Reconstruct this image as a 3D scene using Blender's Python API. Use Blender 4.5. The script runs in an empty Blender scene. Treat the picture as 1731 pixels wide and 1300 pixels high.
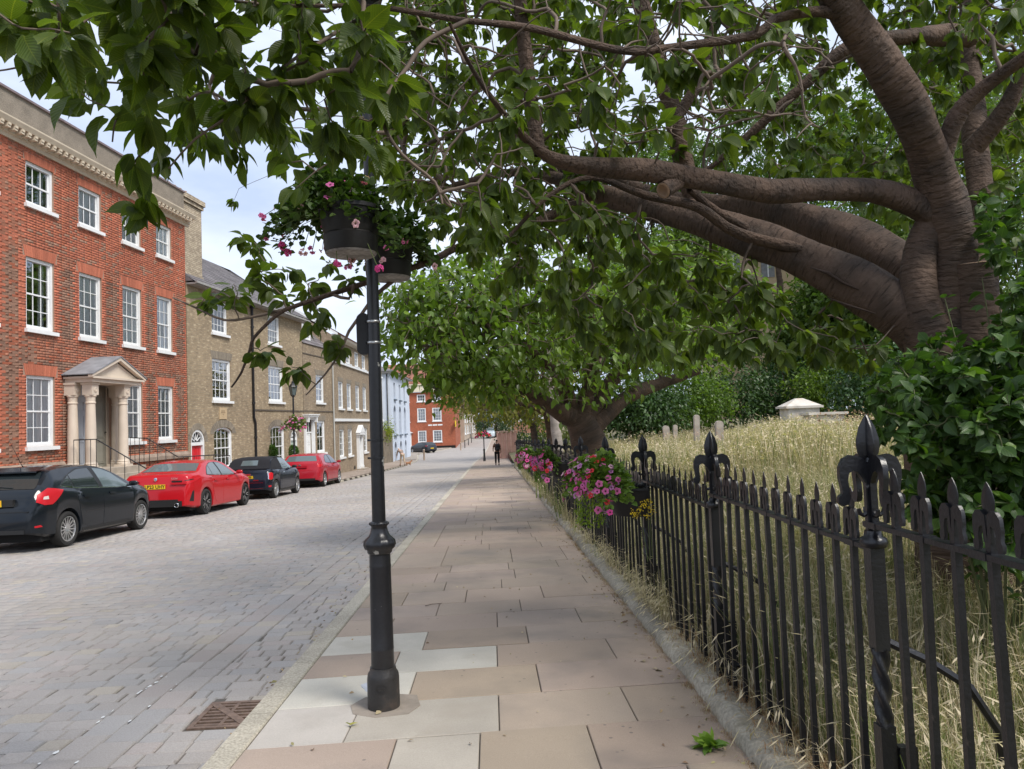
import bpy, bmesh, math, random
import numpy as np
from mathutils import Vector, Matrix, Quaternion

R = math.radians
rng = np.random.default_rng(7)
random.seed(7)
S = bpy.context.scene
COL = S.collection

# ------------------------------------------------------------------ camera
PITCH, ROLL, FPX, CAMZ = R(2.85), R(2.1), 1245.0, 1.5
PW, PH = 1731.0, 1300.0
F0 = np.array([0, math.cos(PITCH), math.sin(PITCH)])
U0 = np.array([0, -math.sin(PITCH), math.cos(PITCH)])
RX = math.cos(ROLL) * np.array([1.0, 0, 0]) - math.sin(ROLL) * U0
UX = math.sin(ROLL) * np.array([1.0, 0, 0]) + math.cos(ROLL) * U0
cam_d = bpy.data.cameras.new('camera')
cam = bpy.data.objects.new('camera', cam_d)
COL.objects.link(cam)
cam.matrix_world = Matrix(((RX[0], UX[0], -F0[0], 0), (RX[1], UX[1], -F0[1], 0), (RX[2], UX[2], -F0[2], CAMZ), (0, 0, 0, 1)))
cam_d.sensor_fit = 'HORIZONTAL'
cam_d.sensor_width = 36.0
cam_d.lens = 36.0 * FPX / PW
cam_d.clip_start = 0.05
cam_d.clip_end = 3000
S.camera = cam

def at(px, py, Y):
    """The world point at distance Y along the street that the photograph shows at pixel (px, py)."""
    d = F0 + RX * ((px - PW / 2) / FPX) - UX * ((py - PH / 2) / FPX)
    t = Y / d[1]
    return np.array([d[0] * t, Y, CAMZ + d[2] * t])

def px_of(P):
    v = np.asarray(P, float) - np.array([0, 0, CAMZ])
    k = v @ F0
    return PW / 2 + FPX * (v @ RX) / k, PH / 2 - FPX * (v @ UX) / k

# ------------------------------------------------------------------ sky, sun, exposure
SUN_EL, SUN_AZ = R(52), R(128)          # azimuth clockwise from the street direction (+Y)
w = bpy.data.worlds.new('World')
S.world = w
w.use_nodes = True
nt = w.node_tree
nt.nodes.clear()
N = nt.nodes.new
sky = N('ShaderNodeTexSky')
sky.sky_type = 'NISHITA'
sky.sun_disc = False
sky.sun_elevation = SUN_EL
sky.sun_rotation = SUN_AZ
sky.air_density = 1.0
sky.dust_density = 2.0
tc = N('ShaderNodeTexCoord')
mp = N('ShaderNodeMapping')
mp.inputs['Scale'].default_value = (1.0, 1.0, 2.6)
nz = N('ShaderNodeTexNoise')
nz.inputs['Scale'].default_value = 2.2
nz.inputs['Detail'].default_value = 7
nz.inputs['Roughness'].default_value = 0.55
rp = N('ShaderNodeValToRGB')
rp.color_ramp.elements[0].position = 0.36
rp.color_ramp.elements[0].color = (4.5, 5.4, 7.3, 1)
rp.color_ramp.elements[1].position = 0.66
rp.color_ramp.elements[1].color = (7.8, 8.35, 9.4, 1)
mx = N('ShaderNodeMix')
mx.data_type = 'RGBA'
mx.inputs[0].default_value = 0.92
bg = N('ShaderNodeBackground')
bg.inputs['Strength'].default_value = 0.10
out = N('ShaderNodeOutputWorld')
L = nt.links.new
L(tc.outputs['Generated'], mp.inputs['Vector'])
L(mp.outputs[0], nz.inputs['Vector'])
L(nz.outputs[0], rp.inputs[0])
L(sky.outputs[0], mx.inputs[6])
L(rp.outputs[0], mx.inputs[7])
L(mx.outputs[2], bg.inputs['Color'])
L(bg.outputs[0], out.inputs[0])
sl = bpy.data.lights.new('sun', 'SUN')
sl.energy = 2.6
sl.angle = R(20)
sl.color = (1.0, 0.95, 0.87)
so = bpy.data.objects.new('sun', sl)
COL.objects.link(so)
sd = Vector((math.sin(SUN_AZ) * math.cos(SUN_EL), math.cos(SUN_AZ) * math.cos(SUN_EL), math.sin(SUN_EL)))
so.rotation_euler = sd.to_track_quat('Z', 'Y').to_euler()
so.location = (0, 0, 30)
S.view_settings.view_transform = 'Standard'
S.view_settings.look = 'None'
S.view_settings.gamma = 1
S.view_settings.use_curve_mapping = False
S.view_settings.exposure = 0.55
S.cycles.max_bounces = 7
S.cycles.diffuse_bounces = 3
S.cycles.glossy_bounces = 3
S.cycles.transmission_bounces = 4
S.cycles.transparent_max_bounces = 10
S.cycles.use_denoising = True

# ------------------------------------------------------------------ materials
MATS = {}

def M(name, col, rough=0.65, var=0.0, vscale=6.0, var2=0.0, v2scale=40.0, bump=0.0, bscale=60.0, spec=0.4, metal=0.0, tint=False, rand=0.0, coat=0.0, hue=None, stretch=None, trans=0.0, world=False, spots=None):
    """Principled material: base colour x large noise x fine noise x per-piece tint, with fine bump."""
    if name in MATS:
        return MATS[name]
    m = bpy.data.materials.new(name)
    m.use_nodes = True
    t = m.node_tree
    b = t.nodes['Principled BSDF']
    b.inputs['Roughness'].default_value = rough
    b.inputs['Metallic'].default_value = metal
    b.inputs['Specular IOR Level'].default_value = spec
    b.inputs['Coat Weight'].default_value = coat
    b.inputs['Coat Roughness'].default_value = 0.10
    tcn = t.nodes.new('ShaderNodeTexCoord')
    vec = tcn.outputs['Object'] if not world else t.nodes.new('ShaderNodeNewGeometry').outputs['Position']
    if stretch:
        mpn = t.nodes.new('ShaderNodeMapping')
        mpn.inputs['Scale'].default_value = stretch
        t.links.new(vec, mpn.inputs[0])
        vec = mpn.outputs[0]
    rgb = t.nodes.new('ShaderNodeRGB')
    rgb.outputs[0].default_value = (*col, 1)
    cur = rgb.outputs[0]

    def mul(cur, sock):
        x = t.nodes.new('ShaderNodeMix')
        x.data_type = 'RGBA'
        x.blend_type = 'MULTIPLY'
        x.inputs[0].default_value = 1.0
        t.links.new(cur, x.inputs[6])
        t.links.new(sock, x.inputs[7])
        return x.outputs[2]

    def noise(scale, amt, detail=4):
        n = t.nodes.new('ShaderNodeTexNoise')
        n.inputs['Scale'].default_value = scale
        n.inputs['Detail'].default_value = detail
        t.links.new(vec, n.inputs['Vector'])
        r = t.nodes.new('ShaderNodeMapRange')
        r.inputs[1].default_value = 0.25
        r.inputs[2].default_value = 0.75
        r.inputs[3].default_value = 1 - amt
        r.inputs[4].default_value = 1 + amt
        t.links.new(n.outputs[0], r.inputs[0])
        return r.outputs[0]
    if var:
        cur = mul(cur, noise(vscale, var))
    if var2:
        cur = mul(cur, noise(v2scale, var2, 2))
    if hue:
        n = t.nodes.new('ShaderNodeTexNoise')
        n.inputs['Scale'].default_value = hue[1]
        n.inputs['Detail'].default_value = 5
        t.links.new(vec, n.inputs['Vector'])
        r = t.nodes.new('ShaderNodeMapRange')
        r.inputs[1].default_value = hue[2]
        r.inputs[2].default_value = hue[3]
        t.links.new(n.outputs[0], r.inputs[0])
        x = t.nodes.new('ShaderNodeMix')
        x.data_type = 'RGBA'
        t.links.new(r.outputs[0], x.inputs[0])
        t.links.new(cur, x.inputs[6])
        x.inputs[7].default_value = (*hue[0], 1)
        cur = x.outputs[2]
    if spots:
        vo = t.nodes.new('ShaderNodeTexVoronoi')
        vo.inputs['Scale'].default_value = spots[1]
        t.links.new(vec, vo.inputs['Vector'])
        r = t.nodes.new('ShaderNodeMapRange')
        r.inputs[1].default_value = spots[2]
        r.inputs[2].default_value = spots[2] * .7
        t.links.new(vo.outputs['Distance'], r.inputs[0])
        n = t.nodes.new('ShaderNodeTexNoise')
        n.inputs['Scale'].default_value = spots[1] * .13
        t.links.new(vec, n.inputs['Vector'])
        r2 = t.nodes.new('ShaderNodeMapRange')
        r2.inputs[1].default_value = .50
        r2.inputs[2].default_value = .58
        t.links.new(n.outputs[0], r2.inputs[0])
        mm = t.nodes.new('ShaderNodeMath')
        mm.operation = 'MULTIPLY'
        t.links.new(r.outputs[0], mm.inputs[0])
        t.links.new(r2.outputs[0], mm.inputs[1])
        x = t.nodes.new('ShaderNodeMix')
        x.data_type = 'RGBA'
        t.links.new(mm.outputs[0], x.inputs[0])
        t.links.new(cur, x.inputs[6])
        x.inputs[7].default_value = (*spots[0], 1)
        cur = x.outputs[2]
    if tint:
        a = t.nodes.new('ShaderNodeAttribute')
        a.attribute_name = 'tint'
        cur = mul(cur, a.outputs['Color'])
    if rand:
        oi = t.nodes.new('ShaderNodeObjectInfo')
        r = t.nodes.new('ShaderNodeMapRange')
        r.inputs[3].default_value = 1 - rand
        r.inputs[4].default_value = 1 + rand
        t.links.new(oi.outputs['Random'], r.inputs[0])
        cur = mul(cur, r.outputs[0])
    t.links.new(cur, b.inputs['Base Color'])
    if bump:
        n = t.nodes.new('ShaderNodeTexNoise')
        n.inputs['Scale'].default_value = bscale
        n.inputs['Detail'].default_value = 5
        t.links.new(vec, n.inputs['Vector'])
        bn = t.nodes.new('ShaderNodeBump')
        bn.inputs['Strength'].default_value = bump
        bn.inputs['Distance'].default_value = 0.01
        t.links.new(n.outputs[0], bn.inputs['Height'])
        t.links.new(bn.outputs[0], b.inputs['Normal'])
    if trans:
        tr = t.nodes.new('ShaderNodeBsdfTranslucent')
        t.links.new(mul(cur, _const(t, (1.25, 1.5, 0.55))), tr.inputs[0])
        ms = t.nodes.new('ShaderNodeMixShader')
        ms.inputs[0].default_value = trans
        t.links.new(b.outputs[0], ms.inputs[1])
        t.links.new(tr.outputs[0], ms.inputs[2])
        t.links.new(ms.outputs[0], t.nodes['Material Output'].inputs[0])
    MATS[name] = m
    return m

def _const(t, c):
    n = t.nodes.new('ShaderNodeRGB')
    n.outputs[0].default_value = (*c, 1)
    return n.outputs[0]

def glass_mat(name, tintc, refl=0.12, rough=0.02, see=0.5):
    """Window glass: part see-through, part mirror by Fresnel."""
    if name in MATS:
        return MATS[name]
    m = bpy.data.materials.new(name)
    m.use_nodes = True
    t = m.node_tree
    t.nodes.clear()
    o = t.nodes.new('ShaderNodeOutputMaterial')
    tr = t.nodes.new('ShaderNodeBsdfTransparent')
    tr.inputs[0].default_value = (*tintc, 1)
    gl = t.nodes.new('ShaderNodeBsdfGlossy')
    gl.inputs['Roughness'].default_value = rough
    fr = t.nodes.new('ShaderNodeFresnel')
    fr.inputs[0].default_value = 1.5
    ad = t.nodes.new('ShaderNodeMath')
    ad.operation = 'ADD'
    ad.use_clamp = True
    ad.inputs[1].default_value = refl
    ms = t.nodes.new('ShaderNodeMixShader')
    t.links.new(fr.outputs[0], ad.inputs[0])
    t.links.new(ad.outputs[0], ms.inputs[0])
    t.links.new(tr.outputs[0], ms.inputs[1])
    t.links.new(gl.outputs[0], ms.inputs[2])
    t.links.new(ms.outputs[0], o.inputs[0])
    MATS[name] = m
    return m

# ------------------------------------------------------------------ mesh helpers
class MB:
    """Collects boxes, tubes, lathes and panels; build() links them as ONE mesh object."""
    def __init__(s):
        s.v, s.f, s.t, s.sm = [], [], [], []

    def add(s, verts, faces, tint=None, smooth=False):
        k = len(s.v)
        s.v += [tuple(map(float, p)) for p in verts]
        s.f += [tuple(i + k for i in f) for f in faces]
        s.t += [tint or (1, 1, 1)] * len(faces)
        s.sm += [smooth] * len(faces)
        return s

    def box(s, lo, hi, tint=None, ax=None, org=(0, 0, 0)):
        x0, y0, z0 = lo
        x1, y1, z1 = hi
        p = np.array([(x0, y0, z0), (x1, y0, z0), (x1, y1, z0), (x0, y1, z0), (x0, y0, z1), (x1, y0, z1), (x1, y1, z1), (x0, y1, z1)], float)
        if ax is not None:
            p = p @ np.array(ax, float) + np.array(org, float)
        return s.add(p, [(3, 2, 1, 0), (4, 5, 6, 7), (0, 1, 5, 4), (1, 2, 6, 5), (2, 3, 7, 6), (3, 0, 4, 7)], tint)

    def cham(s, lo, hi, c, tint=None):
        """Box with its four top edges chamfered by c."""
        x0, y0, z0 = lo
        x1, y1, z1 = hi
        p = [(x0, y0, z0), (x1, y0, z0), (x1, y1, z0), (x0, y1, z0), (x0, y0, z1 - c), (x1, y0, z1 - c), (x1, y1, z1 - c), (x0, y1, z1 - c),
             (x0 + c, y0 + c, z1), (x1 - c, y0 + c, z1), (x1 - c, y1 - c, z1), (x0 + c, y1 - c, z1)]
        f = [(8, 9, 10, 11)]
        for a in range(4):
            b = (a + 1) % 4
            f += [(a, b, b + 4, a + 4), (a + 4, b + 4, b + 8, a + 8)]
        return s.add(p, f, tint)

    def tube(s, pts, rad, n=8, cap=True, tint=None, smooth=True):
        pts = np.asarray(pts, float)
        m = len(pts)
        rad = np.broadcast_to(np.asarray(rad, float), (m,))
        tan = np.gradient(pts, axis=0)
        tan /= np.linalg.norm(tan, axis=1)[:, None] + 1e-12
        ref = np.array([0, 0, 1.0]) if abs(tan[0][2]) < 0.9 else np.array([1.0, 0, 0])
        vs = []
        a = np.arange(n) * 2 * math.pi / n
        u = np.cross(tan[0], ref)
        u /= np.linalg.norm(u)
        for i in range(m):
            u = u - tan[i] * (u @ tan[i])
            u /= np.linalg.norm(u) + 1e-12
            w_ = np.cross(tan[i], u)
            vs.append(pts[i] + rad[i] * (np.cos(a)[:, None] * u + np.sin(a)[:, None] * w_))
        fs = []
        for i in range(m - 1):
            for j in range(n):
                k = (j + 1) % n
                fs.append((i * n + j, i * n + k, (i + 1) * n + k, (i + 1) * n + j))
        if cap:
            fs += [tuple(range(n - 1, -1, -1)), tuple((m - 1) * n + j for j in range(n))]
        return s.add(np.concatenate(vs), fs, tint, smooth)

    def lathe(s, prof, n=20, c=(0, 0, 0), tint=None, smooth=True, cap=True, lobes=None):
        """prof: list of (r, z); lobes: {index: (count, depth)} flutes a ring."""
        a = np.arange(n) * 2 * math.pi / n
        vs = []
        for i, (r, z) in enumerate(prof):
            rr = np.full(n, r)
            if lobes and i in lobes:
                k, d = lobes[i]
                rr = r * (1 - d * (0.5 - 0.5 * np.abs(np.sin(a * k / 2)) * 2).clip(0, 1))
            vs.append(np.stack([c[0] + rr * np.cos(a), c[1] + rr * np.sin(a), np.full(n, c[2] + z)], 1))
        fs = []
        for i in range(len(prof) - 1):
            for j in range(n):
                k = (j + 1) % n
                fs.append((i * n + j, i * n + k, (i + 1) * n + k, (i + 1) * n + j))
        if cap:
            fs += [tuple(range(n - 1, -1, -1)), tuple((len(prof) - 1) * n + j for j in range(n))]
        return s.add(np.concatenate(vs), fs, tint, smooth)

    def prism(s, poly, y0, y1, tint=None, axes='xz'):
        """Polygon in two axes extruded along the third."""
        n = len(poly)
        def P(a, b, y):
            return (a, y, b) if axes == 'xz' else ((y, a, b) if axes == 'yz' else (a, b, y))
        vs = [P(a, b, y0) for a, b in poly] + [P(a, b, y1) for a, b in poly]
        fs = [tuple(range(n)), tuple(range(2 * n - 1, n - 1, -1))]
        fs += [((i + 1) % n, i, i + n, (i + 1) % n + n) for i in range(n)]
        return s.add(vs, fs, tint)

    def mesh(s, name, m=None):
        me = bpy.data.meshes.new(name)
        me.from_pydata(s.v, [], s.f)
        if any(t != (1, 1, 1) for t in s.t):
            at_ = me.attributes.new('tint', 'FLOAT_COLOR', 'FACE')
            at_.data.foreach_set('color', np.concatenate([np.array(s.t, np.float32), np.ones((len(s.t), 1), np.float32)], 1).ravel())
        else:
            at_ = me.attributes.new('tint', 'FLOAT_COLOR', 'FACE')
            at_.data.foreach_set('color', np.ones(len(s.f) * 4, np.float32))
        if any(s.sm):
            me.polygons.foreach_set('use_smooth', np.array(s.sm, bool))
        if m:
            me.materials.append(m)
        return me

    def fixed(s, name, m=None, sharp=None):
        me = s.mesh(name, m)
        bm = bmesh.new()
        bm.from_mesh(me)
        bmesh.ops.recalc_face_normals(bm, faces=bm.faces)
        bm.to_mesh(me)
        bm.free()
        if sharp:
            me.set_sharp_from_angle(angle=R(sharp))
        return me

    def build(s, name, m, parent=None, off=None, sharp=None, loc=None, fix=True):
        if off is not None:
            o_ = np.array(off, float)
            s.v = [tuple(np.array(p) + o_) for p in s.v]
        me = s.fixed(name, m, sharp) if fix else s.mesh(name, m)
        return link(name, me, parent, loc)

def link(name, me, parent=None, loc=None, rot=None, scale=None):
    o = bpy.data.objects.new(name, me)
    COL.objects.link(o)
    if parent is not None:
        o.parent = parent
    if loc is not None:
        o.location = tuple(map(float, loc))
    if rot is not None:
        o.rotation_euler = rot
    if scale is not None:
        o.scale = scale if hasattr(scale, '__len__') else (scale,) * 3
    return o

def tag(o, label=None, cat=None, group=None, kind=None):
    if label: o['label'] = label
    if cat: o['category'] = cat
    if group: o['group'] = group
    if kind: o['kind'] = kind
    return o

def thing(name, label, cat, loc=(0, 0, 0), rotz=0.0, group=None):
    o = link(name, None, None, loc, (0, 0, rotz))
    return tag(o, label, cat, group)

def kids(o):
    return [c for c in COL.objects if c.parent is o]

def dup(root, loc=None, rotz=None, label=None, tree=None):
    """A copy of a thing with copies of its parts and sub-parts."""
    r = root.copy()
    COL.objects.link(r)
    if loc is not None: r.location = tuple(map(float, loc))
    if rotz is not None: r.rotation_euler = (0, 0, rotz)
    if label: r['label'] = label
    for ch in tree if tree is not None else root.children:
        c = ch.copy()
        COL.objects.link(c)
        c.parent = r
        for g in ch.children:
            d = g.copy()
            COL.objects.link(d)
            d.parent = c
    return r

def np_mesh(name, V, F_, tint=None, uv=None, mat=None, smooth=False):
    """Fast mesh from an (N,3) array and an (M,k) array of equal-sized faces; tint per vertex."""
    me = bpy.data.meshes.new(name)
    V = np.ascontiguousarray(V, np.float32)
    F_ = np.ascontiguousarray(F_, np.int32)
    m, k = F_.shape
    me.vertices.add(len(V))
    me.vertices.foreach_set('co', V.ravel())
    me.loops.add(m * k)
    me.loops.foreach_set('vertex_index', F_.ravel())
    me.polygons.add(m)
    me.polygons.foreach_set('loop_start', np.arange(0, m * k, k, dtype=np.int32))
    me.polygons.foreach_set('loop_total', np.full(m, k, np.int32))
    if smooth:
        me.polygons.foreach_set('use_smooth', np.ones(m, bool))
    if tint is not None:
        a = me.attributes.new('tint', 'FLOAT_COLOR', 'POINT')
        a.data.foreach_set('color', np.concatenate([tint, np.ones((len(tint), 1))], 1).astype(np.float32).ravel())
    if uv is not None:
        u = me.uv_layers.new(name='UVMap')
        u.data.foreach_set('uv', uv[F_.ravel()].astype(np.float32).ravel())
    me.update(calc_edges=True)
    if mat:
        me.materials.append(mat)
    return me

# ------------------------------------------------------------------ the lie of the land
_zy = np.array([-12, 0, 60, 72, 84, 96, 108, 122, 150, 200, 260, 400], float)
_zz = np.array([.348, 0, -1.74, -2.05, -2.22, -2.28, -2.24, -2.08, -1.62, -0.95, -0.35, .8])
def zs(Y):
    """Height of the right-hand pavement; the street falls away, levels out and climbs again."""
    return np.interp(Y, _zy, _zz)
def kerb_x(Y):
    return np.where(np.asarray(Y) < 62, -1.47 - .0315 * np.asarray(Y), -3.42 - .012 * (np.asarray(Y) - 62))
def plinth_x(Y):
    return 1.13 - .0262 * np.asarray(Y)
def fence_x(Y):
    return plinth_x(Y) + .16
def left_kerb_x(Y):
    return np.interp(Y, [-12, 33.2, 35.2, 48, 60, 72, 80, 95, 112, 140, 400], [-10.05, -10.0, -8.35, -8.62, -8.95, -9.6, -10.4, -12.4, -9.6, -9.2, -10.0])
# ================================================================== GROUND, ROAD, PAVEMENTS
KD = np.array([-.0315, 1.0])            # kerb direction in plan

def strip(name, ys, xa, xb, za, zb, m, kind='structure', parent=None, nx=1):
    """A sheet between two lines x = xa(Y), x = xb(Y)."""
    ys = np.asarray(ys, float)
    V, Fc = [], []
    for y in ys:
        for i in range(nx + 1):
            f = i / nx
            V.append((xa(y) * (1 - f) + xb(y) * f, y, za(y) * (1 - f) + zb(y) * f))
    n = nx + 1
    for j in range(len(ys) - 1):
        for i in range(nx):
            Fc.append((j * n + i, j * n + i + 1, (j + 1) * n + i + 1, (j + 1) * n + i))
    me = bpy.data.meshes.new(name)
    me.from_pydata([tuple(map(float, v)) for v in V], [], Fc)
    me.materials.append(m)
    o = link(name, me, parent)
    if kind: o['kind'] = kind
    return o

YS = np.concatenate([np.arange(-12, 60, 2.0), np.arange(60, 180, 3.0), np.arange(180, 401, 20)])

def yard_z(X, Y):
    """Churchyard ground: rises behind the railings towards the right."""
    d = np.asarray(X) - fence_x(Y)
    b = np.interp(Y, [-12, 0, 50, 80, 400], [.42, .07, -1.36, -1.5, 3])
    r = .15 * np.clip(d - .2, 0, 12) - .004 * np.clip(d - .2, 0, 12) ** 2
    return b + r + .05 * np.sin(X * 1.7 + Y * .6) * np.clip(d, 0, 1)

m_grass_ground = M('dry_turf', (.16, .13, .062), .9, var=.35, vscale=1.2, var2=.3, v2scale=25, bump=.5, bscale=40, hue=((.09, .10, .035), .5, .45, .7))
# far ground under everything
gx = np.concatenate([[-900, -400, -200, -120], np.arange(-80, 81, 8), [120, 200, 400, 900]])
gy = np.concatenate([[-300, -100, -40], np.arange(-12, 200, 8), [230, 260, 300, 400, 700, 1500]])
V = [(x, y, float(zs(min(y, 330)) if y > -12 else .35) - .45 + max(0, y - 400) * 0) for y in gy for x in gx]
n = len(gx)
Fc = [(j * n + i, j * n + i + 1, (j + 1) * n + i + 1, (j + 1) * n + i) for j in range(len(gy) - 1) for i in range(n - 1)]
me = bpy.data.meshes.new('ground')
me.from_pydata(V, [], Fc)
me.materials.append(m_grass_ground)
tag(link('ground', me), kind='structure')

# --- churchyard ground
ux = np.concatenate([np.linspace(0.0, 3, 13), np.linspace(3.5, 14, 22), np.linspace(15, 60, 16)])
uy = np.concatenate([np.arange(-6, 30, 1.0), np.arange(30, 90, 3.0)])
V = [(float(fence_x(y)) + u - .02, float(y), float(yard_z(fence_x(y) + u, y))) for y in uy for u in ux]
n = len(ux)
Fc = [(j * n + i, j * n + i + 1, (j + 1) * n + i + 1, (j + 1) * n + i) for j in range(len(uy) - 1) for i in range(n - 1)]
me = bpy.data.meshes.new('churchyard_ground')
me.from_pydata(V, [], Fc)
me.materials.append(m_grass_ground)
me.polygons.foreach_set('use_smooth', np.ones(len(Fc), bool))
tag(link('churchyard_ground', me), kind='structure')

# --- road: distant surface, joint bed and setts
def sett_far_mat():
    m = M('far_setts', (.335, .308, .285), .85, var=.12, vscale=.6, var2=.12, v2scale=14, bump=.3, bscale=8)
    t = m.node_tree
    b = t.nodes['Principled BSDF']
    src = b.inputs['Base Color'].links[0].from_socket
    br = t.nodes.new('ShaderNodeTexBrick')
    br.inputs['Scale'].default_value = 1.0
    br.inputs['Brick Width'].default_value = .2
    br.inputs['Row Height'].default_value = .165
    br.inputs['Mortar Size'].default_value = .006
    br.inputs['Color1'].default_value = (.95, .93, .94, 1)
    br.inputs['Color2'].default_value = (1.1, 1.1, 1.07, 1)
    br.inputs['Mortar'].default_value = (.7, .7, .7, 1)
    tcn = [x for x in t.nodes if x.type == 'TEX_COORD'][0]
    t.links.new(tcn.outputs['Object'], br.inputs['Vector'])
    x = t.nodes.new('ShaderNodeMix')
    x.data_type = 'RGBA'
    x.blend_type = 'MULTIPLY'
    x.inputs[0].default_value = 1
    t.links.new(src, x.inputs[6])
    t.links.new(br.outputs[0], x.inputs[7])
    t.links.new(x.outputs[2], b.inputs['Base Color'])
    return m

RZ = .085                                # kerb upstand
YN = 42.0                                # setts are laid one by one this far
road = strip('road', np.concatenate([np.arange(YN, 60, 2.0), YS[YS >= 60]]), left_kerb_x, kerb_x, lambda y: zs(y) - RZ, lambda y: zs(y) - RZ, sett_far_mat(), nx=4)
m_joint = M('joint_sand', (.125, .11, .095), .95, var=.3, vscale=8)
strip('joint_bed', np.concatenate([np.arange(-12, YN, 1.5), [YN]]), lambda y: float(left_kerb_x(y)), lambda y: float(kerb_x(y)), lambda y: zs(y) - RZ - .015, lambda y: zs(y) - RZ - .015, m_joint, None, road)
m_sett = M('sett_stone', (.335, .310, .285), .82, var=.13, vscale=.55, var2=.14, v2scale=120, bump=.3, bscale=150, tint=True, hue=((.335, .30, .255), .4, .48, .75), world=True, spots=((.22, .20, .185), 9, .16))
m_setts = m_sett

def sett_tint():
    u = rng.random()
    b = rng.normal(1.0, .034)
    if u < .07: return (b * 1.09, b * 1.05, b * .97)       # sandy
    if u < .2: return (b * 1.03, b * .98, b * .98)       # pinkish
    if u < .45: return (b * .94, b * .96, b * 1.0)        # blue grey
    return (b, b * .985, b * .99)

setts = []                               # (s centre, t centre, length across, depth along)
DR = (-.01, .37, 4.36, 4.82)             # drain: s0, s1, t0, t1
def lay_row(t0, t1, sa, sb):
    s = sa - rng.random() * .1
    while s < sb:
        ln = rng.choice([.125, .165, .21, .245], p=[.2, .35, .3, .15])
        a, b = max(s, sa), min(s + ln, sb)
        if b - a > .04: setts.append(((a + b) / 2, (t0 + t1) / 2, b - a, t1 - t0))
        s += ln
t = 2.2
while t < YN:
    d = rng.choice([.14, .15, .165])
    lay_row(t, t + d, .012, .56)
    t += d
for sa, sb in ((.56, .76), (.76, .95)):
    t = 2.2
    while t < YN:
        d = rng.choice([.2, .26, .32])
        setts.append(((sa + sb) / 2, t + d / 2, sb - sa, d))
        t += d
t = 2.2
while t < YN:
    d = rng.choice([.14, .15, .165])
    lay_row(t, t + d, .95, 9.2)
    t += d
A = np.array(setts)
# keep what lies on the road, out of the drain and near the frame
Pt = np.stack([kerb_x(A[:, 1]) - A[:, 0], A[:, 1] - .0315 * A[:, 0]], 1)
keep = (Pt[:, 0] > left_kerb_x(Pt[:, 1]) + .02) & (Pt[:, 1] > 2.4) & (Pt[:, 1] < YN)
for i in range(len(A)):                  # setts are cut round the drain
    s, t_, l, d = A[i]
    if s + l / 2 > DR[0] and s - l / 2 < DR[1] and t_ + d / 2 > DR[2] and t_ - d / 2 < DR[3]:
        if s + l / 2 > DR[1] + .03: A[i] = ((DR[1] + s + l / 2) / 2, t_, s + l / 2 - DR[1] - .002, d)
        elif t_ - d / 2 < DR[2] - .03: A[i] = (s, (DR[2] + t_ - d / 2) / 2, l, DR[2] - t_ + d / 2 - .002)
        elif t_ + d / 2 > DR[3] + .03: A[i] = (s, (DR[3] + t_ + d / 2) / 2, l, t_ + d / 2 - DR[3] - .002)
Pt = np.stack([kerb_x(A[:, 1]) - A[:, 0], A[:, 1] - .0315 * A[:, 0]], 1)
keep &= ~((A[:, 0] + A[:, 2] / 2 > DR[0]) & (A[:, 0] - A[:, 2] / 2 < DR[1]) & (A[:, 1] + A[:, 3] / 2 > DR[2]) & (A[:, 1] - A[:, 3] / 2 < DR[3]))
keep &= Pt[:, 0] / Pt[:, 1] > -.86
A, Pt = A[keep], Pt[keep]
pz = zs(Pt[:, 1]) - RZ
ppx = np.array([px_of((x, y, z)) for (x, y), z in zip(Pt, pz)])
inside = (ppx[:, 0] > 8) & (ppx[:, 1] < 1296)
order = np.argsort(np.where(inside, Pt[:, 1] ** 2 + Pt[:, 0] ** 2, 1e9))
near = set(order[:300].tolist())
rot = math.atan(.0315)
def sett_geo(l, d, c=.0085, h=.03):
    g, i_ = .003, .0
    x, y = l / 2 - g, d / 2 - g - .002
    return [(-x, -y, -h), (x, -y, -h), (x, y, -h), (-x, y, -h), (-x, -y, -c), (x, -y, -c), (x, y, -c), (-x, y, -c), (-x + c, -y + c, 0), (x - c, -y + c, 0), (x - c, y - c, 0), (-x + c, y - c, 0)]
SF = [(8, 9, 10, 11)] + [f for a in range(4) for b in [(a + 1) % 4] for f in [(a, b, b + 4, a + 4), (a + 4, b + 4, b + 8, a + 8)]]
meshes = {}
Vs, Ts = [], []
cs, sn = math.cos(rot), math.sin(rot)
for i in range(len(A)):
    l, d = A[i, 2], A[i, 3]
    dz = rng.normal(0, .0016)
    tx, ty = rng.normal(0, .006, 2)
    jx, jy, jr = rng.normal(0, .003), rng.normal(0, .003), rng.normal(0, .008)
    if i in near:
        key = (round(l / .02), round(d / .015), rng.integers(5))
        if key not in meshes:
            mb = MB().add(sett_geo(l, d), SF, sett_tint())
            meshes[key] = mb.mesh('paver', m_sett)
        o = link('paver', meshes[key], road, (Pt[i, 0], Pt[i, 1], pz[i] + dz), (tx, ty, rot + jr))
    else:
        g = np.array(sett_geo(l, d)[4:])
        c2, s2 = math.cos(rot + jr), math.sin(rot + jr)
        x = g[:, 0] * c2 - g[:, 1] * s2 + Pt[i, 0] + jx
        y = g[:, 0] * s2 + g[:, 1] * c2 + Pt[i, 1] + jy
        z = g[:, 2] + dz + zs(y) - RZ + g[:, 0] * tx + g[:, 1] * ty
        Vs.append(np.stack([x, y, z], 1))
        Ts.append(np.tile(sett_tint(), (8, 1)))
k = len(Vs)
f8 = np.array([(4, 5, 6, 7)] + [(a, (a + 1) % 4, (a + 1) % 4 + 4, a + 4) for a in range(4)])
me = np_mesh('paving', np.concatenate(Vs), (f8[None] + 8 * np.arange(k)[:, None, None]).reshape(-1, 4), np.concatenate(Ts), mat=m_sett)
tag(link('paving', me, road), kind='stuff')

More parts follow.
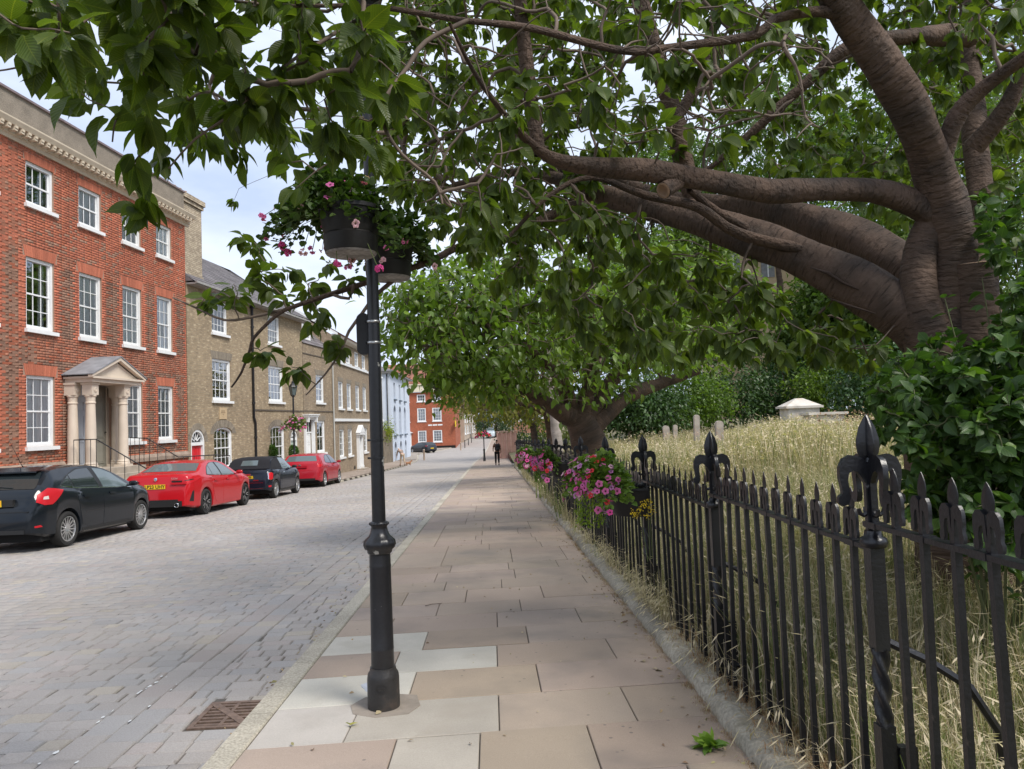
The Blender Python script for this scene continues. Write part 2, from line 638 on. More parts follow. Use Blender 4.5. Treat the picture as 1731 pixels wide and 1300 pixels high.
# --- right-hand pavement: bed, flagstones, kerb stones
m_bed = M('pavement_bed', (.10, .085, .07), .95, var=.3, vscale=9)
m_pave_far = M('far_flags', (.315, .248, .20), .85, var=.12, vscale=1.2, var2=.08, v2scale=12)
pave = strip('pavement', YS[YS >= 60], kerb_x, lambda y: float(plinth_x(y)) + .1, zs, zs, m_pave_far)
strip('pavement_bed', np.concatenate([np.arange(-12, 60, 2.0), [60]]), lambda y: float(kerb_x(y)) + .05, lambda y: float(plinth_x(y)) + .15, lambda y: zs(y) - .012, lambda y: zs(y) - .012, m_bed, None, pave)
m_flag = M('flag_brown', (.35, .275, .217), .82, var=.15, vscale=.8, var2=.13, v2scale=190, bump=.25, bscale=220, tint=True, hue=((.25, .205, .17), 1.6, .50, .72), world=True, spots=((.20, .165, .14), 11, .13))
m_flag_g = M('flag_grey', (.46, .43, .375), .85, var=.13, vscale=2.6, var2=.08, v2scale=120, bump=.2, bscale=200, tint=True, world=True, hue=((.40, .365, .31), 3.1, .56, .8))

def flag(s0, s1, t0, t1, mat_, tint):
    """A flagstone between s (metres from the kerb) and t (metres along it); rows run a little skew."""
    k2, g = .062, .003
    dz = rng.normal(0, .0018)
    out_ = []
    for (s, t_, i_, z) in [(s0, t0, 0, -.03), (s1, t0, 0, -.03), (s1, t1, 0, -.03), (s0, t1, 0, -.03), (s0, t0, 0, -.004), (s1, t0, 0, -.004), (s1, t1, 0, -.004), (s0, t1, 0, -.004), (s0, t0, 1, 0), (s1, t0, 1, 0), (s1, t1, 1, 0), (s0, t1, 1, 0)]:
        e = g + .004 * i_
        s_ = s + (e if s == s0 else -e)
        tt = t_ + (e if t_ == t0 else -e) + k2 * s_
        x = float(kerb_x(tt)) + s_
        y = tt + .0315 * s_
        out_.append((x, y, float(zs(y)) + z))
    c = np.mean(out_[8:], axis=0)
    mb = MB().add([tuple(np.array(p) - c) for p in out_], SF, tint)
    link('flagstone', mb.mesh('flagstone', mat_), pave, c + np.array([0, 0, dz]), (rng.normal(0, .0015), rng.normal(0, .0015), 0))

rows = [(2.68, 3.24, None), (3.24, 3.80, [(.17, .93, 0), (.93, 1.36, 2), (1.36, 1.92, 0), (1.92, 9, 0)]),
        (3.80, 4.36, [(.17, .655, 1), (.655, 1.46, 2), (1.46, 2.2, 0), (2.2, 9, 0)]),
        (4.36, 4.92, [(.17, .92, 1), (.92, 1.72, 0), (1.72, 9, 0)]),
        (4.92, 5.44, [(.17, .75, 0), (.75, 1.46, 1), (1.46, 2.28, 0), (2.28, 9, 0)]),
        (5.44, 5.97, [(.17, .91, 1), (.91, 1.7, 0), (1.7, 9, 0)])]
t = 5.97
while t < 60:
    d = rng.choice([.5, .54, .57, .6]) if t < 25 else .57
    rows.append((t, t + d, None))
    t += d
nflag = 0
flag_stuff = []
for (t0, t1, cells) in rows:
    wd = float(plinth_x(t0) - kerb_x(t0)) + .06
    if cells is None:
        cells, s = [], .17
        s2 = .17 + rng.choice([.4, .62, .76, .9])
        while s < wd:
            cells.append((s, s2, 0))
            s, s2 = s2, s2 + rng.choice([.6, .7, .76, .84, .9])
    for (s0, s1, kind_) in cells:
        s1 = min(s1, wd)
        if s1 - s0 < .08: continue
        b = rng.normal(1, .04)
        tn = (b, b * rng.normal(1, .012), b * rng.normal(1, .02))
        if kind_ == 2: tn = (.82 * b, .79 * b, .77 * b)
        if nflag < 297:
            flag(s0, s1, t0, t1, m_flag_g if kind_ else m_flag, tn)
            nflag += 1
        else:
            mb = MB()
            pts = []
            for (s, t_) in ((s0 + .006, t0 + .006), (s1 - .006, t0 + .006), (s1 - .006, t1 - .006), (s0 + .006, t1 - .006)):
                tt = t_ + .062 * s
                y = tt + .0315 * s
                pts.append((float(kerb_x(tt)) + s, y, float(zs(y))))
            flag_stuff.append((pts, tn))
mb = MB()
for pts, tn in flag_stuff:
    low = [(x, y, z - .014) for x, y, z in pts]
    mb.add(pts + low, [(0, 1, 2, 3)] + [(a + 4, (a + 1) % 4 + 4, (a + 1) % 4, a) for a in range(4)], tn)
tag(mb.build('flags', m_flag, pave, fix=False), kind='stuff')
# mortar patch round the lamp post
pp = (-.81, 4.357)
m_patch = M('mortar_patch', (.27, .23, .19), .9, var=.2, vscale=12, bump=.4, bscale=60)
a = np.linspace(0, 2 * math.pi, 17)[:-1]
pr = [(-.16, -.1), (-.02, -.17), (.16, -.13), (.21, .0), (.17, .16), (.0, .2), (-.14, .15), (-.2, .03)]
mb = MB().prism([(x + pp[0], y + pp[1]) for x, y in pr], float(zs(4.36)) - .004, float(zs(4.36)) + .005, axes='xy')
mb.build('mortar_patch', m_patch, pave)
# a grey smear on the slab beside the post
m_smear = M('grey_smear', (.36, .38, .43), .5, var=.2, vscale=15)
ctr = np.array([-.93, 4.72])
mb = MB().prism([(ctr[0] + .085 * math.cos(q) * (1 + .25 * math.sin(3 * q)), ctr[1] + .10 * math.sin(q)) for q in a], float(zs(4.72)) + .001, float(zs(4.72)) + .004, axes='xy')
mb.build('spill_mark', m_smear, pave)

m_kerb = M('kerb_granite', (.40, .365, .30), .85, var=.18, vscale=3, var2=.35, v2scale=75, bump=.4, bscale=120, tint=True)
m_kerbf = M('kerb_granite_far', (.40, .365, .30), .85, var=.18, vscale=3)
kerb = link('kerb', None)
kerb['kind'] = 'structure'
def kerb_run(parent, t0, t1, ln, xf, wd, up, side, name='kerb_stone'):
    t_ = t0
    while t_ < t1:
        l = ln * rng.uniform(.85, 1.15)
        ya, yb = t_ + .003, t_ + l - .003
        b = rng.normal(1, .05)
        vs = []
        for y in (ya, yb):
            x = float(xf(y))
            z = float(zs(y))
            pr_ = [(0, -up - .03), (.012, z * 0 - .016), (.028, .002), (wd - .01, .003), (wd, -.006), (wd, -up - .03)]
            vs += [(x + side * p, y, z + q) for p, q in pr_]
        k_ = 6
        fs = [(i, (i + 1) % k_, (i + 1) % k_ + k_, i + k_) for i in range(k_)] + [tuple(range(k_ - 1, -1, -1)), tuple(range(k_, 2 * k_))]
        MB().add(vs, fs, (b, b * .99, b * .97)).build(name, m_kerb, parent)
        t_ += l
kerb_run(kerb, 2.3, 62, .915, kerb_x, .165, RZ, 1)
strip('kerb_face', YS[YS >= 61], kerb_x, lambda y: float(kerb_x(y)) + .002, lambda y: zs(y) - RZ - .01, lambda y: zs(y) + .004, m_kerbf, None, kerb)
strip('kerb_edge', YS[YS >= 61], kerb_x, lambda y: float(kerb_x(y)) + .17, lambda y: zs(y) + .004, lambda y: zs(y) + .004, m_kerbf, None, kerb)

# --- left pavement and its kerb
m_pave_l = M('left_flags', (.34, .275, .225), .85, var=.14, vscale=.9, var2=.1, v2scale=12)
lp = strip('left_pavement', YS[(YS < 115)], lambda y: float(left_kerb_x(y)) - np.interp(y, [-12, 66, 72, 80, 115], [4, 4, 6, 18, 22]), lambda y: float(left_kerb_x(y)) - .1, lambda y: zs(y) + .02, lambda y: zs(y), m_pave_l)
lk = link('left_kerb', None)
lk['kind'] = 'structure'
kerb_run(lk, 10, 33, .9, lambda y: float(left_kerb_x(y)), .14, RZ, -1)
kerb_run(lk, 75, 113, 1.8, lambda y: float(left_kerb_x(y)), .14, RZ, -1)
kerb_run(lk, 33, 75, .9, lambda y: float(left_kerb_x(y)), .14, RZ, -1)
# flag joints on the left pavement, nearest the kerb build-out
mb = MB()
for y in np.arange(34, 62, .7):
    x1 = float(left_kerb_x(y)) - .16
    for j, xx in enumerate(np.arange(x1 - 2.6 + .3 * (int(y * 10) % 2), x1, .65)):
        b = rng.normal(1, .07)
        mb.add([(xx + .01, y + .01, zs(y) + .024), (xx + .63, y + .01, zs(y) + .024), (xx + .63, y + .69, zs(y + .7) + .024), (xx + .01, y + .69, zs(y + .7) + .024)], [(0, 1, 2, 3)], (b, b, b))
tag(mb.build('flags', M('left_flag', (.33, .265, .215), .85, var=.1, tint=True), lp, fix=False), kind='stuff')
# right-hand pavement beyond and verge on the far side street
m_asph = M('side_street', (.30, .26, .22), .9, var=.15, vscale=.6)
ss = strip('side_street', np.arange(76, 113, 3.0), lambda y: -60.0, lambda y: float(left_kerb_x(y)) - .15, lambda y: zs(y) + .05, lambda y: zs(y) + .03, m_asph)

# --- drain grating in the gutter
dr = thing('drain_grate', 'rusty iron drain grating with diagonal bar set in the gutter by the kerb', 'drain grate', (float(kerb_x(4.59)) - .18, 4.585, float(zs(4.59)) - RZ), rot)
m_rust = M('rusty_iron', (.20, .135, .10), .6, var=.35, vscale=14, var2=.2, v2scale=70, bump=.3, metal=.35)
m_black = M('dark_void', (.012, .011, .01), .9)
dxx, dyy = .18, .205
MB().box((-dxx - .012, -dyy - .012, -.05), (dxx + .012, dyy + .012, -.028)).build('pit', m_black, dr)
fr = MB()
for lo, hi in (((-dxx, -dyy, -.03), (dxx, -dyy + .03, .002)), ((-dxx, dyy - .03, -.03), (dxx, dyy, .002)), ((-dxx, -dyy + .03, -.03), (-dxx + .03, dyy - .03, .002)), ((dxx - .03, -dyy + .03, -.03), (dxx, dyy - .03, .002))):
    fr.box(lo, hi)
fr.build('frame', m_rust, dr)
fr = MB()
ang = math.atan2(2 * dyy, -2 * dxx)
ca, sa = math.cos(ang), math.sin(ang)
fr.box((-.235, -.024, -.03), (.235, .024, .0035), ax=[(ca, sa, 0), (-sa, ca, 0), (0, 0, 1)])
fr.box((-.011, -dyy + .03, -.03), (.011, dyy - .03, .0005))
fr.build('cross_bar', m_rust, dr)
for j in range(7):
    y = -dyy + .055 + j * .05
    MB().box((-dxx + .03, y - .011, -.028), (dxx - .03, y + .011, -.001)).build('slat', m_rust, dr)
# ================================================================== FOLIAGE HELPERS
def leaf_template(kind):
    """Leaf blade, length 1 along +y, width along x, face up +z: (verts, quads, uv)."""
    if kind == 'big':                       # serrate cherry leaf, folded along the midrib, drip tip
        ys_ = [0, .10, .24, .42, .60, .76, .88, 1.0]
        hw = [.01, .15, .245, .275, .245, .165, .065, .0]
    elif kind == 'mid':
        ys_ = [0, .25, .55, .8, 1.0]
        hw = [.015, .22, .24, .13, 0]
    elif kind == 'round':
        ys_ = [0, .2, .55, .85, 1.0]
        hw = [.1, .36, .46, .3, .05]
    else:                                   # small: two quads
        ys_ = [0, .45, 1.0]
        hw = [.03, .27, .0]
    V, U = [], []
    for y, h in zip(ys_, hw):
        z = -.30 * y * y + .06 * y
        for x in (-h, 0, h):
            V.append((x, y, z + .30 * abs(x)))
            U.append((.5 + x * 1.8, y))
    F_ = []
    for i in range(len(ys_) - 1):
        for j in range(2):
            F_.append((i * 3 + j, i * 3 + j + 1, i * 3 + j + 4, i * 3 + j + 3))
    return np.array(V), np.array(F_), np.array(U)

def unit(v):
    return v / (np.linalg.norm(v, axis=-1, keepdims=True) + 1e-9)

def leaf_frames(d, up, roll):
    y = unit(d)
    x = unit(np.cross(y, up))
    z = np.cross(x, y)
    c, s = np.cos(roll)[:, None], np.sin(roll)[:, None]
    return x * c + z * s, y, z * c - x * s

def leaf_cloud(name, P, D, size, tint, kind, mat, parent=None, off=None, stuff=True, roll=None, wide=1.0):
    """One mesh of many leaves: base points P, directions D, sizes, per-leaf tints."""
    T, F_, U = leaf_template(kind)
    n, k = len(P), len(T)
    up = np.tile([0, 0, 1.0], (n, 1)) + rng.normal(0, .35, (n, 3))
    x, y, z = leaf_frames(D, up, rng.normal(0, .45, n) if roll is None else roll)
    size = np.asarray(size)[:, None, None]
    bend = (1 + rng.normal(0, .5, n))[:, None, None]
    V = P[:, None, :] + size * (T[None, :, 0:1] * x[:, None, :] * wide + T[None, :, 1:2] * y[:, None, :] + T[None, :, 2:3] * bend * z[:, None, :])
    if off is not None: V = V + np.array(off)
    Fa = (F_[None] + k * np.arange(n)[:, None, None]).reshape(-1, 4)
    me = np_mesh(name, V.reshape(-1, 3), Fa, np.repeat(tint, k, axis=0), np.tile(U, (n, 1)), mat, smooth=True)
    o = link(name, me, parent)
    if stuff: o['kind'] = 'stuff'
    return o

def leaf_tints(n, base=(1, 1, 1), spread=.16, yellow=.12):
    b = rng.normal(1, spread, n).clip(.45, 1.7)
    yv = rng.random(n) * yellow
    t_ = np.stack([b * (1 + yv * 2.2), b * (1 + yv * .9), b * (1 - yv)], 1)
    return t_ * np.array(base)

def leaf_mat(name, col, trans=.35, rough=.42, veins=False, spec=.45, tr=(1.25, 1.5, .55)):
    if name in MATS: return MATS[name]
    m = bpy.data.materials.new(name)
    m.use_nodes = True
    t = m.node_tree
    b = t.nodes['Principled BSDF']
    b.inputs['Roughness'].default_value = rough
    b.inputs['Specular IOR Level'].default_value = spec
    a = t.nodes.new('ShaderNodeAttribute')
    a.attribute_name = 'tint'
    def mul(s1, s2=None, c=None):
        x = t.nodes.new('ShaderNodeMix')
        x.data_type = 'RGBA'
        x.blend_type = 'MULTIPLY'
        x.inputs[0].default_value = 1
        t.links.new(s1, x.inputs[6])
        if s2 is not None: t.links.new(s2, x.inputs[7])
        else: x.inputs[7].default_value = (*c, 1)
        return x.outputs[2]
    cur = mul(a.outputs['Color'], None, col)
    if veins:
        uv = t.nodes.new('ShaderNodeUVMap')
        sx = t.nodes.new('ShaderNodeSeparateXYZ')
        t.links.new(uv.outputs[0], sx.inputs[0])
        def mth(op, a_, b_=None, c_=None):
            n_ = t.nodes.new('ShaderNodeMath')
            n_.operation = op
            for i_, v_ in enumerate((a_, b_, c_)):
                if v_ is None: continue
                if isinstance(v_, (int, float)): n_.inputs[i_].default_value = v_
                else: t.links.new(v_, n_.inputs[i_])
            return n_.outputs[0]
        ax = mth('ABSOLUTE', mth('SUBTRACT', sx.outputs[0], .5))
        f = mth('MULTIPLY', mth('SUBTRACT', sx.outputs[1], mth('MULTIPLY', ax, .62)), 11.0)
        tri = mth('ABSOLUTE', mth('SUBTRACT', mth('FRACT', f), .5))
        side = mth('GREATER_THAN', tri, .44)
        mid = mth('LESS_THAN', ax, .018)
        vein = mth('MAXIMUM', mth('MULTIPLY', side, .45), mid)
        x = t.nodes.new('ShaderNodeMix')
        x.data_type = 'RGBA'
        t.links.new(vein, x.inputs[0])
        t.links.new(cur, x.inputs[6])
        t.links.new(mul(cur, None, (1.9, 1.55, 1.5)), x.inputs[7])
        cur = x.outputs[2]
        bn = t.nodes.new('ShaderNodeBump')
        bn.inputs['Strength'].default_value = .35
        bn.inputs['Distance'].default_value = .004
        bn.invert = True
        t.links.new(mth('MULTIPLY', tri, 2.0), bn.inputs['Height'])
        t.links.new(bn.outputs[0], b.inputs['Normal'])
    t.links.new(cur, b.inputs['Base Color'])
    trn = t.nodes.new('ShaderNodeBsdfTranslucent')
    t.links.new(mul(cur, None, tr), trn.inputs[0])
    ms = t.nodes.new('ShaderNodeMixShader')
    ms.inputs[0].default_value = trans
    t.links.new(b.outputs[0], ms.inputs[1])
    t.links.new(trn.outputs[0], ms.inputs[2])
    t.links.new(ms.outputs[0], t.nodes['Material Output'].inputs[0])
    MATS[name] = m
    return m

def rand_dirs(n):
    return unit(rng.normal(0, 1, (n, 3)))

# ================================================================== PLINTH AND RAILINGS
m_plinth = M('plinth_stone', (.325, .295, .240), .92, var=.28, vscale=4, var2=.28, v2scale=45, bump=.8, bscale=70, tint=True, hue=((.20, .17, .11), 5, .52, .8))
plinth = thing('stone_plinth', 'weathered low stone coping under the black railings along the pavement', 'plinth', (0, 0, 0))
def plinth_stone(y0, y1):
    prof = [(-.01, -.05), (-.002, .02), (.012, .055), (.045, .078), (.10, .088), (.16, .085), (.22, .075), (.30, .05), (.34, -.04)]
    ny = max(3, int((y1 - y0) / .07))
    yy = np.linspace(y0 + .006, y1 - .006, ny)
    dxs, dzs = rng.normal(0, .006), rng.normal(0, .006)
    vs = []
    for j, y in enumerate(yy):
        e = .012 * (j in (0, ny - 1))
        for i, (a, b) in enumerate(prof):
            q = rng.normal(0, .0045, 2)
            vs.append((float(plinth_x(y)) + a + dxs + q[0] + e * (i < 3), y, float(zs(y)) + b + dzs + q[1] - e * (0 < i < 8)))
    k = len(prof)
    fs = [(j * k + i, j * k + i + 1, (j + 1) * k + i + 1, (j + 1) * k + i) for j in range(ny - 1) for i in range(k - 1)]
    fs += [tuple(range(k)), tuple(range((ny - 1) * k + k - 1, (ny - 1) * k - 1, -1))]
    b = rng.normal(1, .07)
    mb = MB().add(vs, fs, (b, b, b * .98), True)
    mb.build('coping_stone', m_plinth, plinth, sharp=50)
y = .4
while y < 50:
    l = rng.uniform(1.0, 1.5)
    plinth_stone(y, y + l)
    y += l

m_iron = M('black_iron', (.010, .010, .012), .36, var=.3, vscale=9, var2=.3, v2scale=90, bump=.16, bscale=90, spec=.45, hue=((.07, .055, .05), 16, .70, .80))
m_iron2 = M('black_iron_post', (.009, .009, .011), .32, var=.3, vscale=9, bump=.15, bscale=80, spec=.5, hue=((.12, .12, .12), 34, .70, .76))
fence = thing('iron_railings', 'black iron railings with spear pickets and fleur de lys posts along the churchyard', 'railings', (0, 0, 0))
PY = [.72, 2.56, 4.42, 6.45, 8.65, 11.1, 13.5] + [13.5 + 2.05 * i for i in range(1, 16)]
PT = [1.56, 1.48, 1.40, 1.34, 1.286, 1.24, 1.165]
while len(PT) < len(PY): PT.append(PT[-1] - .052)
fang = math.atan(.0262)
def wing(mb, x0, scale, z0, th, ang_):
    o_ = [(.008, .0), (.035, .02), (.068, .026), (.094, .013), (.108, -.016), (.109, -.052), (.102, -.088), (.101, -.106), (.115, -.117), (.117, -.136), (.101, -.149), (.081, -.143), (.074, -.122), (.076, -.092), (.080, -.060), (.074, -.036), (.060, -.028), (.044, -.034), (.030, -.056), (.012, -.088)]
    k = MB().prism([(x0 + a * scale, z0 + b * scale) for a, b in o_], -th / 2, th / 2)
    c, s = math.cos(ang_), math.sin(ang_)
    mb.add([(x * c - y * s, x * s + y * c, z) for x, y, z in k.v], k.f)
def blade(mb, z0, z1, hw, th, ang_):
    h = z1 - z0
    o_ = [(0, 1), (.30, .90), (.70, .72), (.97, .48), (1, .36), (.92, .20), (.62, .03), (.45, 0)]
    pts = [(hw * a, z0 + h * b) for a, b in o_] + [(-hw * a, z0 + h * b) for a, b in o_[:0:-1]]
    n = len(pts)
    vs = [(x, -th / 2 * .25, z) for x, z in pts] + [(x, th / 2 * .25, z) for x, z in pts] + [(0, -th, z0 + h * .4), (0, th, z0 + h * .4), (0, -th * .6, z0), (0, th * .6, z0)]
    fs = []
    for i in range(n):
        j = (i + 1) % n
        fs += [(i, j, 2 * n), (j + n, i + n, 2 * n + 1), (i, i + n, j + n, j)]
    c, s = math.cos(ang_), math.sin(ang_)
    mb.add([(x * c - y * s, x * s + y * c, z) for x, y, z in vs], fs)
# post meshes (top at local z = 0)
mb = MB()
for z0, z1, h in ((-1.52, -1.055, .0255), (-.805, -.44, .0245)):
    mb.box((-h, -h, z0), (h, h, z1))
n_ = 34                                   # barley twist
vs, q = [], 18
for i in range(n_ + 1):
    z = -1.02 + .18 * i / n_ - .0
    z = -1.06 + .26 * i / n_
    for j in range(q):
        a_ = j / q * 2 * math.pi
        r_ = .0235 + .008 * math.cos(3 * a_ + i / n_ * 16)
        vs.append((r_ * math.cos(a_), r_ * math.sin(a_), z))
mb.add(vs, [(i * q + j, i * q + (j + 1) % q, (i + 1) * q + (j + 1) % q, (i + 1) * q + j) for i in range(n_) for j in range(q)], None, True)
mb.lathe([(.028, -.46), (.042, -.455), (.046, -.44), (.042, -.425), (.03, -.42), (.027, -.40)], 12)
mb.lathe([(.034, -1.54), (.05, -1.53), (.05, -1.49), (.034, -1.47)], 4)
post_me = mb.fixed('post', m_iron2, 70)
mb = MB()
blade(mb, -.165, 0, .041, .020, fang)
blade(mb, -.165, 0, .041, .020, fang + math.pi / 2)
for k in range(4):
    wing(mb, 0, 1.0, -.165, .019, k * math.pi / 2)
    c, s = math.cos(k * math.pi / 2), math.sin(k * math.pi / 2)
    mb.box((-.009, -.009, 0), (.009, .009, 1), ax=[(1, 0, 0), (0, 1, 0), (0, 0, .30)], org=(.011 * c, .011 * s, -.46))
    mb.tube([(.01 * c, .01 * s, -.335), (.03 * c, .03 * s, -.348), (.042 * c, .042 * s, -.34), (.045 * c, .045 * s, -.325)], [.008, .008, .009, .007], 6)
mb.lathe([(.012, -.17), (.02, -.165), (.014, -.15)], 8)
fin_me = mb.fixed('fleur_finial', m_iron2, 40)
# picket and head (rail at local z = 0)
mb = MB()
h = .0106
mb.box((-h, -h, -1.12), (h, h, .055))
mb.add([(-h, -h, .055), (h, -h, .055), (h, h, .055), (-h, h, .055), (0, 0, .09)], [(0, 1, 4), (1, 2, 4), (2, 3, 4), (3, 0, 4)])
pick_me = mb.fixed('picket', m_iron)
mb = MB()
blade(mb, .112, .198, .024, .009, math.pi / 2)
o_ = [(.004, .112), (.016, .124), (.030, .122), (.040, .106), (.042, .075), (.039, .048), (.044, .036), (.041, .018), (.03, .016), (.025, .03), (.027, .055), (.022, .078), (.012, .084), (.011, .04), (.0, .04)]
for sgn in (1, -1):
    k = MB().prism([(sgn * a * 1.22, b) for a, b in o_], -.0055, .0055)
    mb.add([(-y_ - .006, x_, z_) for x_, y_, z_ in k.v], k.f)
head_me = mb.fixed('spear_head', m_iron, 40)
brace_mb = MB()
brace_mb.tube([(0, 0, -.78), (.12, -.02, -.84), (.25, -.03, -.93), (.34, -.03, -1.08), (.37, -.03, -1.5)], .016, 6)
brace_mb.box((.0, -.035, -1.36), (.06, .0, -1.12))
brace_mb.tube([(.02, -.02, -1.36), (.3, -.12, -1.44), (.5, -.2, -1.5)], .014, 6)
brace_me = brace_mb.fixed('stay', m_iron2, 40)
npick = 0
for i, (y, zt) in enumerate(zip(PY, PT)):
    x = float(fence_x(y))
    p_ = link('post', post_me, fence, (x, y, zt), (0, 0, fang))
    link('fleur_finial', fin_me, p_, (0, 0, 0))
    if i < 8: link('stay', brace_me, fence, (x + .03, y, zt), (0, 0, fang))
    if i + 1 < len(PY):
        y2 = PY[i + 1]
        zr = zt - .46 + (-.002 if i == 1 else 0)
        x2 = float(fence_x(y2))
        dv = unit(np.array([x2 - x, y2 - y, 0]))
        nv = np.array([dv[1], -dv[0], 0])
        ln = math.hypot(x2 - x, y2 - y)
        mb = MB()
        ax = [dv, nv, (0, 0, 1)]
        mb.box((.0, -.02, -.008), (ln + .03, .02, .008), ax=ax, org=(x, y, zr))
        for f in np.arange(.14, ln, .28):        # lapped joints
            mb.box((f - .035, -.022, -.011), (f + .035, .022, .011), ax=ax, org=(x, y, zr))
        mb.build('rail', m_iron, fence)
        npk = 11 if i == 0 else (12 if i < 4 else 13)
        if i > 9: npk = 10
        for j in range(npk):
            f = (j + 1) / (npk + 1) * ln
            if npick >= 230: break
            P = np.array([x, y, zr]) + dv * f
            o = link('picket', pick_me, fence, P + np.array([0, 0, rng.normal(0, .004)]), (rng.normal(0, .006), rng.normal(0, .008), fang))
            link('spear_head', head_me, o, (0, 0, 0), (0, 0, rng.normal(0, .06)))
            npick += 1

# ================================================================== LAMP POST
m_lamp = M('lamp_paint', (.014, .014, .016), .33, var=.25, vscale=6, var2=.2, v2scale=60, bump=.12, bscale=50, spec=.5, hue=((.36, .35, .32), 6, .645, .652))
m_lampbase = M('lamp_base_paint', (.026, .024, .023), .48, var=.35, vscale=8, bump=.3, bscale=60, hue=((.085, .062, .048), 9, .55, .75))
LX, LY = -.81, 4.357
lamp = thing('lamp_post', 'tall black lamp post with chipped paint standing beside the kerb in the foreground', 'lamp post', (LX, LY, float(zs(LY))))
zl = lambda z: z - float(zs(LY))          # world height to height above the pavement
MB().lathe([(.092, -.01), (.093, .02), (.092, .17), (.088, .195), (.077, .212), (.074, .232)], 28).build('base', m_lampbase, lamp, sharp=50)
bd = MB()
for k in range(24):                        # oval foundry badge, a raised ring
    a0, a1 = k / 24 * 2 * math.pi, (k + 1) / 24 * 2 * math.pi
    ps = []
    for a_, rr in ((a0, 1), (a1, 1), (a1, .8), (a0, .8)):
        th = -math.pi / 2 + .06 + .42 * rr * math.cos(a_)
        ps.append((.0945 * math.cos(th), .0945 * math.sin(th), .13 + .026 * rr * math.sin(a_)))
    bd.add(ps, [(0, 1, 2, 3)])
for k in range(6):
    th = -math.pi / 2 + .06 - .2 + k * .08
    bd.box((-.003, -.001, -.010), (.003, .001, .010), ax=[(-math.sin(th), math.cos(th), 0), (math.cos(th), math.sin(th), 0), (0, 0, 1)], org=(.0945 * math.cos(th), .0945 * math.sin(th), .13))
bd.build('badge', m_lampbase, lamp)
MB().lathe([(.067, .23), (.0655, .33), (.0668, .335), (.0655, .34), (.0635, .60), (.062, .80), (.0635, .81), (.062, .82), (.061, .885)], 28).build('lower_shaft', m_lamp, lamp, sharp=60)
MB().lathe([(.062, .88), (.072, .89), (.074, .905), (.088, .915), (.095, .935), (.092, .958), (.078, .972), (.062, .985), (.052, 1.005), (.048, 1.025), (.046, 1.04), (.052, 1.046), (.055, 1.056), (.05, 1.066), (.042, 1.07)], 48, lobes={3: (12, .10), 4: (12, .13), 5: (12, .13), 6: (12, .08)}).build('collar', m_lamp, lamp, sharp=60)
bb = MB()
for k in range(18):
    a_ = k / 18 * 2 * math.pi
    bb.lathe([(.001, -.008), (.007, -.003), (.007, .003), (.001, .008)], 6, (.053 * math.cos(a_), .053 * math.sin(a_), 1.056))
bb.build('bead_ring', m_lamp, lamp)
MB().lathe([(.040, 1.06), (.0385, 1.4), (.036, 2.4), (.034, 3.0), (.030, 4.2)], 20).build('upper_shaft', m_lamp, lamp, sharp=60)
for z in (1.44, 1.545):
    MB().lathe([(.038, z - .006), (.043, z - .005), (.043, z + .005), (.038, z + .006)], 18).box((-.055, -.01, z - .006), (-.03, .01, z + .006)).build('band', m_lamp, lamp, sharp=50)
lt = MB()                                  # lantern, above the picture
lt.lathe([(.03, 4.15), (.06, 4.2), (.12, 4.22)], 4).lathe([(.12, 4.22), (.21, 4.62)], 4, cap=False).lathe([(.235, 4.62), (.2, 4.68), (.1, 4.8), (.03, 4.88), (.015, 4.98)], 4)
lt.build('lantern', m_lamp, lamp, sharp=30)
m_steel = M('steel_clip', (.55, .55, .54), .35, metal=.9, var=.2)
# bracket for the two baskets, fore and aft along the street
br = MB()
zb = 2.66 + .13
br.tube([(-.03, -.36, zb), (-.005, -.2, zb + .02), (0, 0, zb + .03), (.008, .2, zb + .02), (.02, .38, zb)], .014, 6)
br.build('basket_bracket', m_lamp, lamp, sharp=50)

# sign seen from behind, clamped to the post
sg = thing('sign_plate', 'small black rounded sign seen from behind, clamped to the near lamp post', 'sign', (LX - .062, LY + .005, float(zs(LY)) + zl(2.05)))
hw_, hh_ = .04, .125
ol = []
for k in range(24):
    a_ = k / 24 * 2 * math.pi
    cx = 0
    cz = (hh_ - hw_) * (1 if math.sin(a_) >= 0 else -1)
    ol.append((cx + hw_ * math.cos(a_), cz + hw_ * math.sin(a_)))
MB().prism(ol, -.012, .03).build('plate', M('sign_black', (.012, .012, .013), .45, var=.2), sg, sharp=40)
for z in (-.055, .07):
    MB().box((.015, -.012, z - .006), (.07, -.004, z + .006)).lathe([(.0395, z - .007), (.0415, z - .007), (.0415, z + .007), (.0395, z + .007)], 16, (.062, -.005, 0)).box((.055, -.052, z - .005), (.075, -.042, z + .005)).build('clamp', m_steel, sg)

# ------------------------------------------------------------------ hanging baskets and their plants
m_bowl = M('black_plastic', (.016, .015, .015), .45, var=.2, vscale=8, bump=.15, bscale=40, spec=.4)
m_bowlu = M('bowl_underside', (.30, .28, .26), .8, var=.45, vscale=9, var2=.3, v2scale=40)
m_pet_leaf = leaf_mat('basket_leaf', (.075, .135, .03), .3, .55)
m_flower = M('petal', (1, 1, 1), .6, tint=True, spec=.25, trans=.25)
m_stem = M('green_stem', (.12, .16, .05), .7)

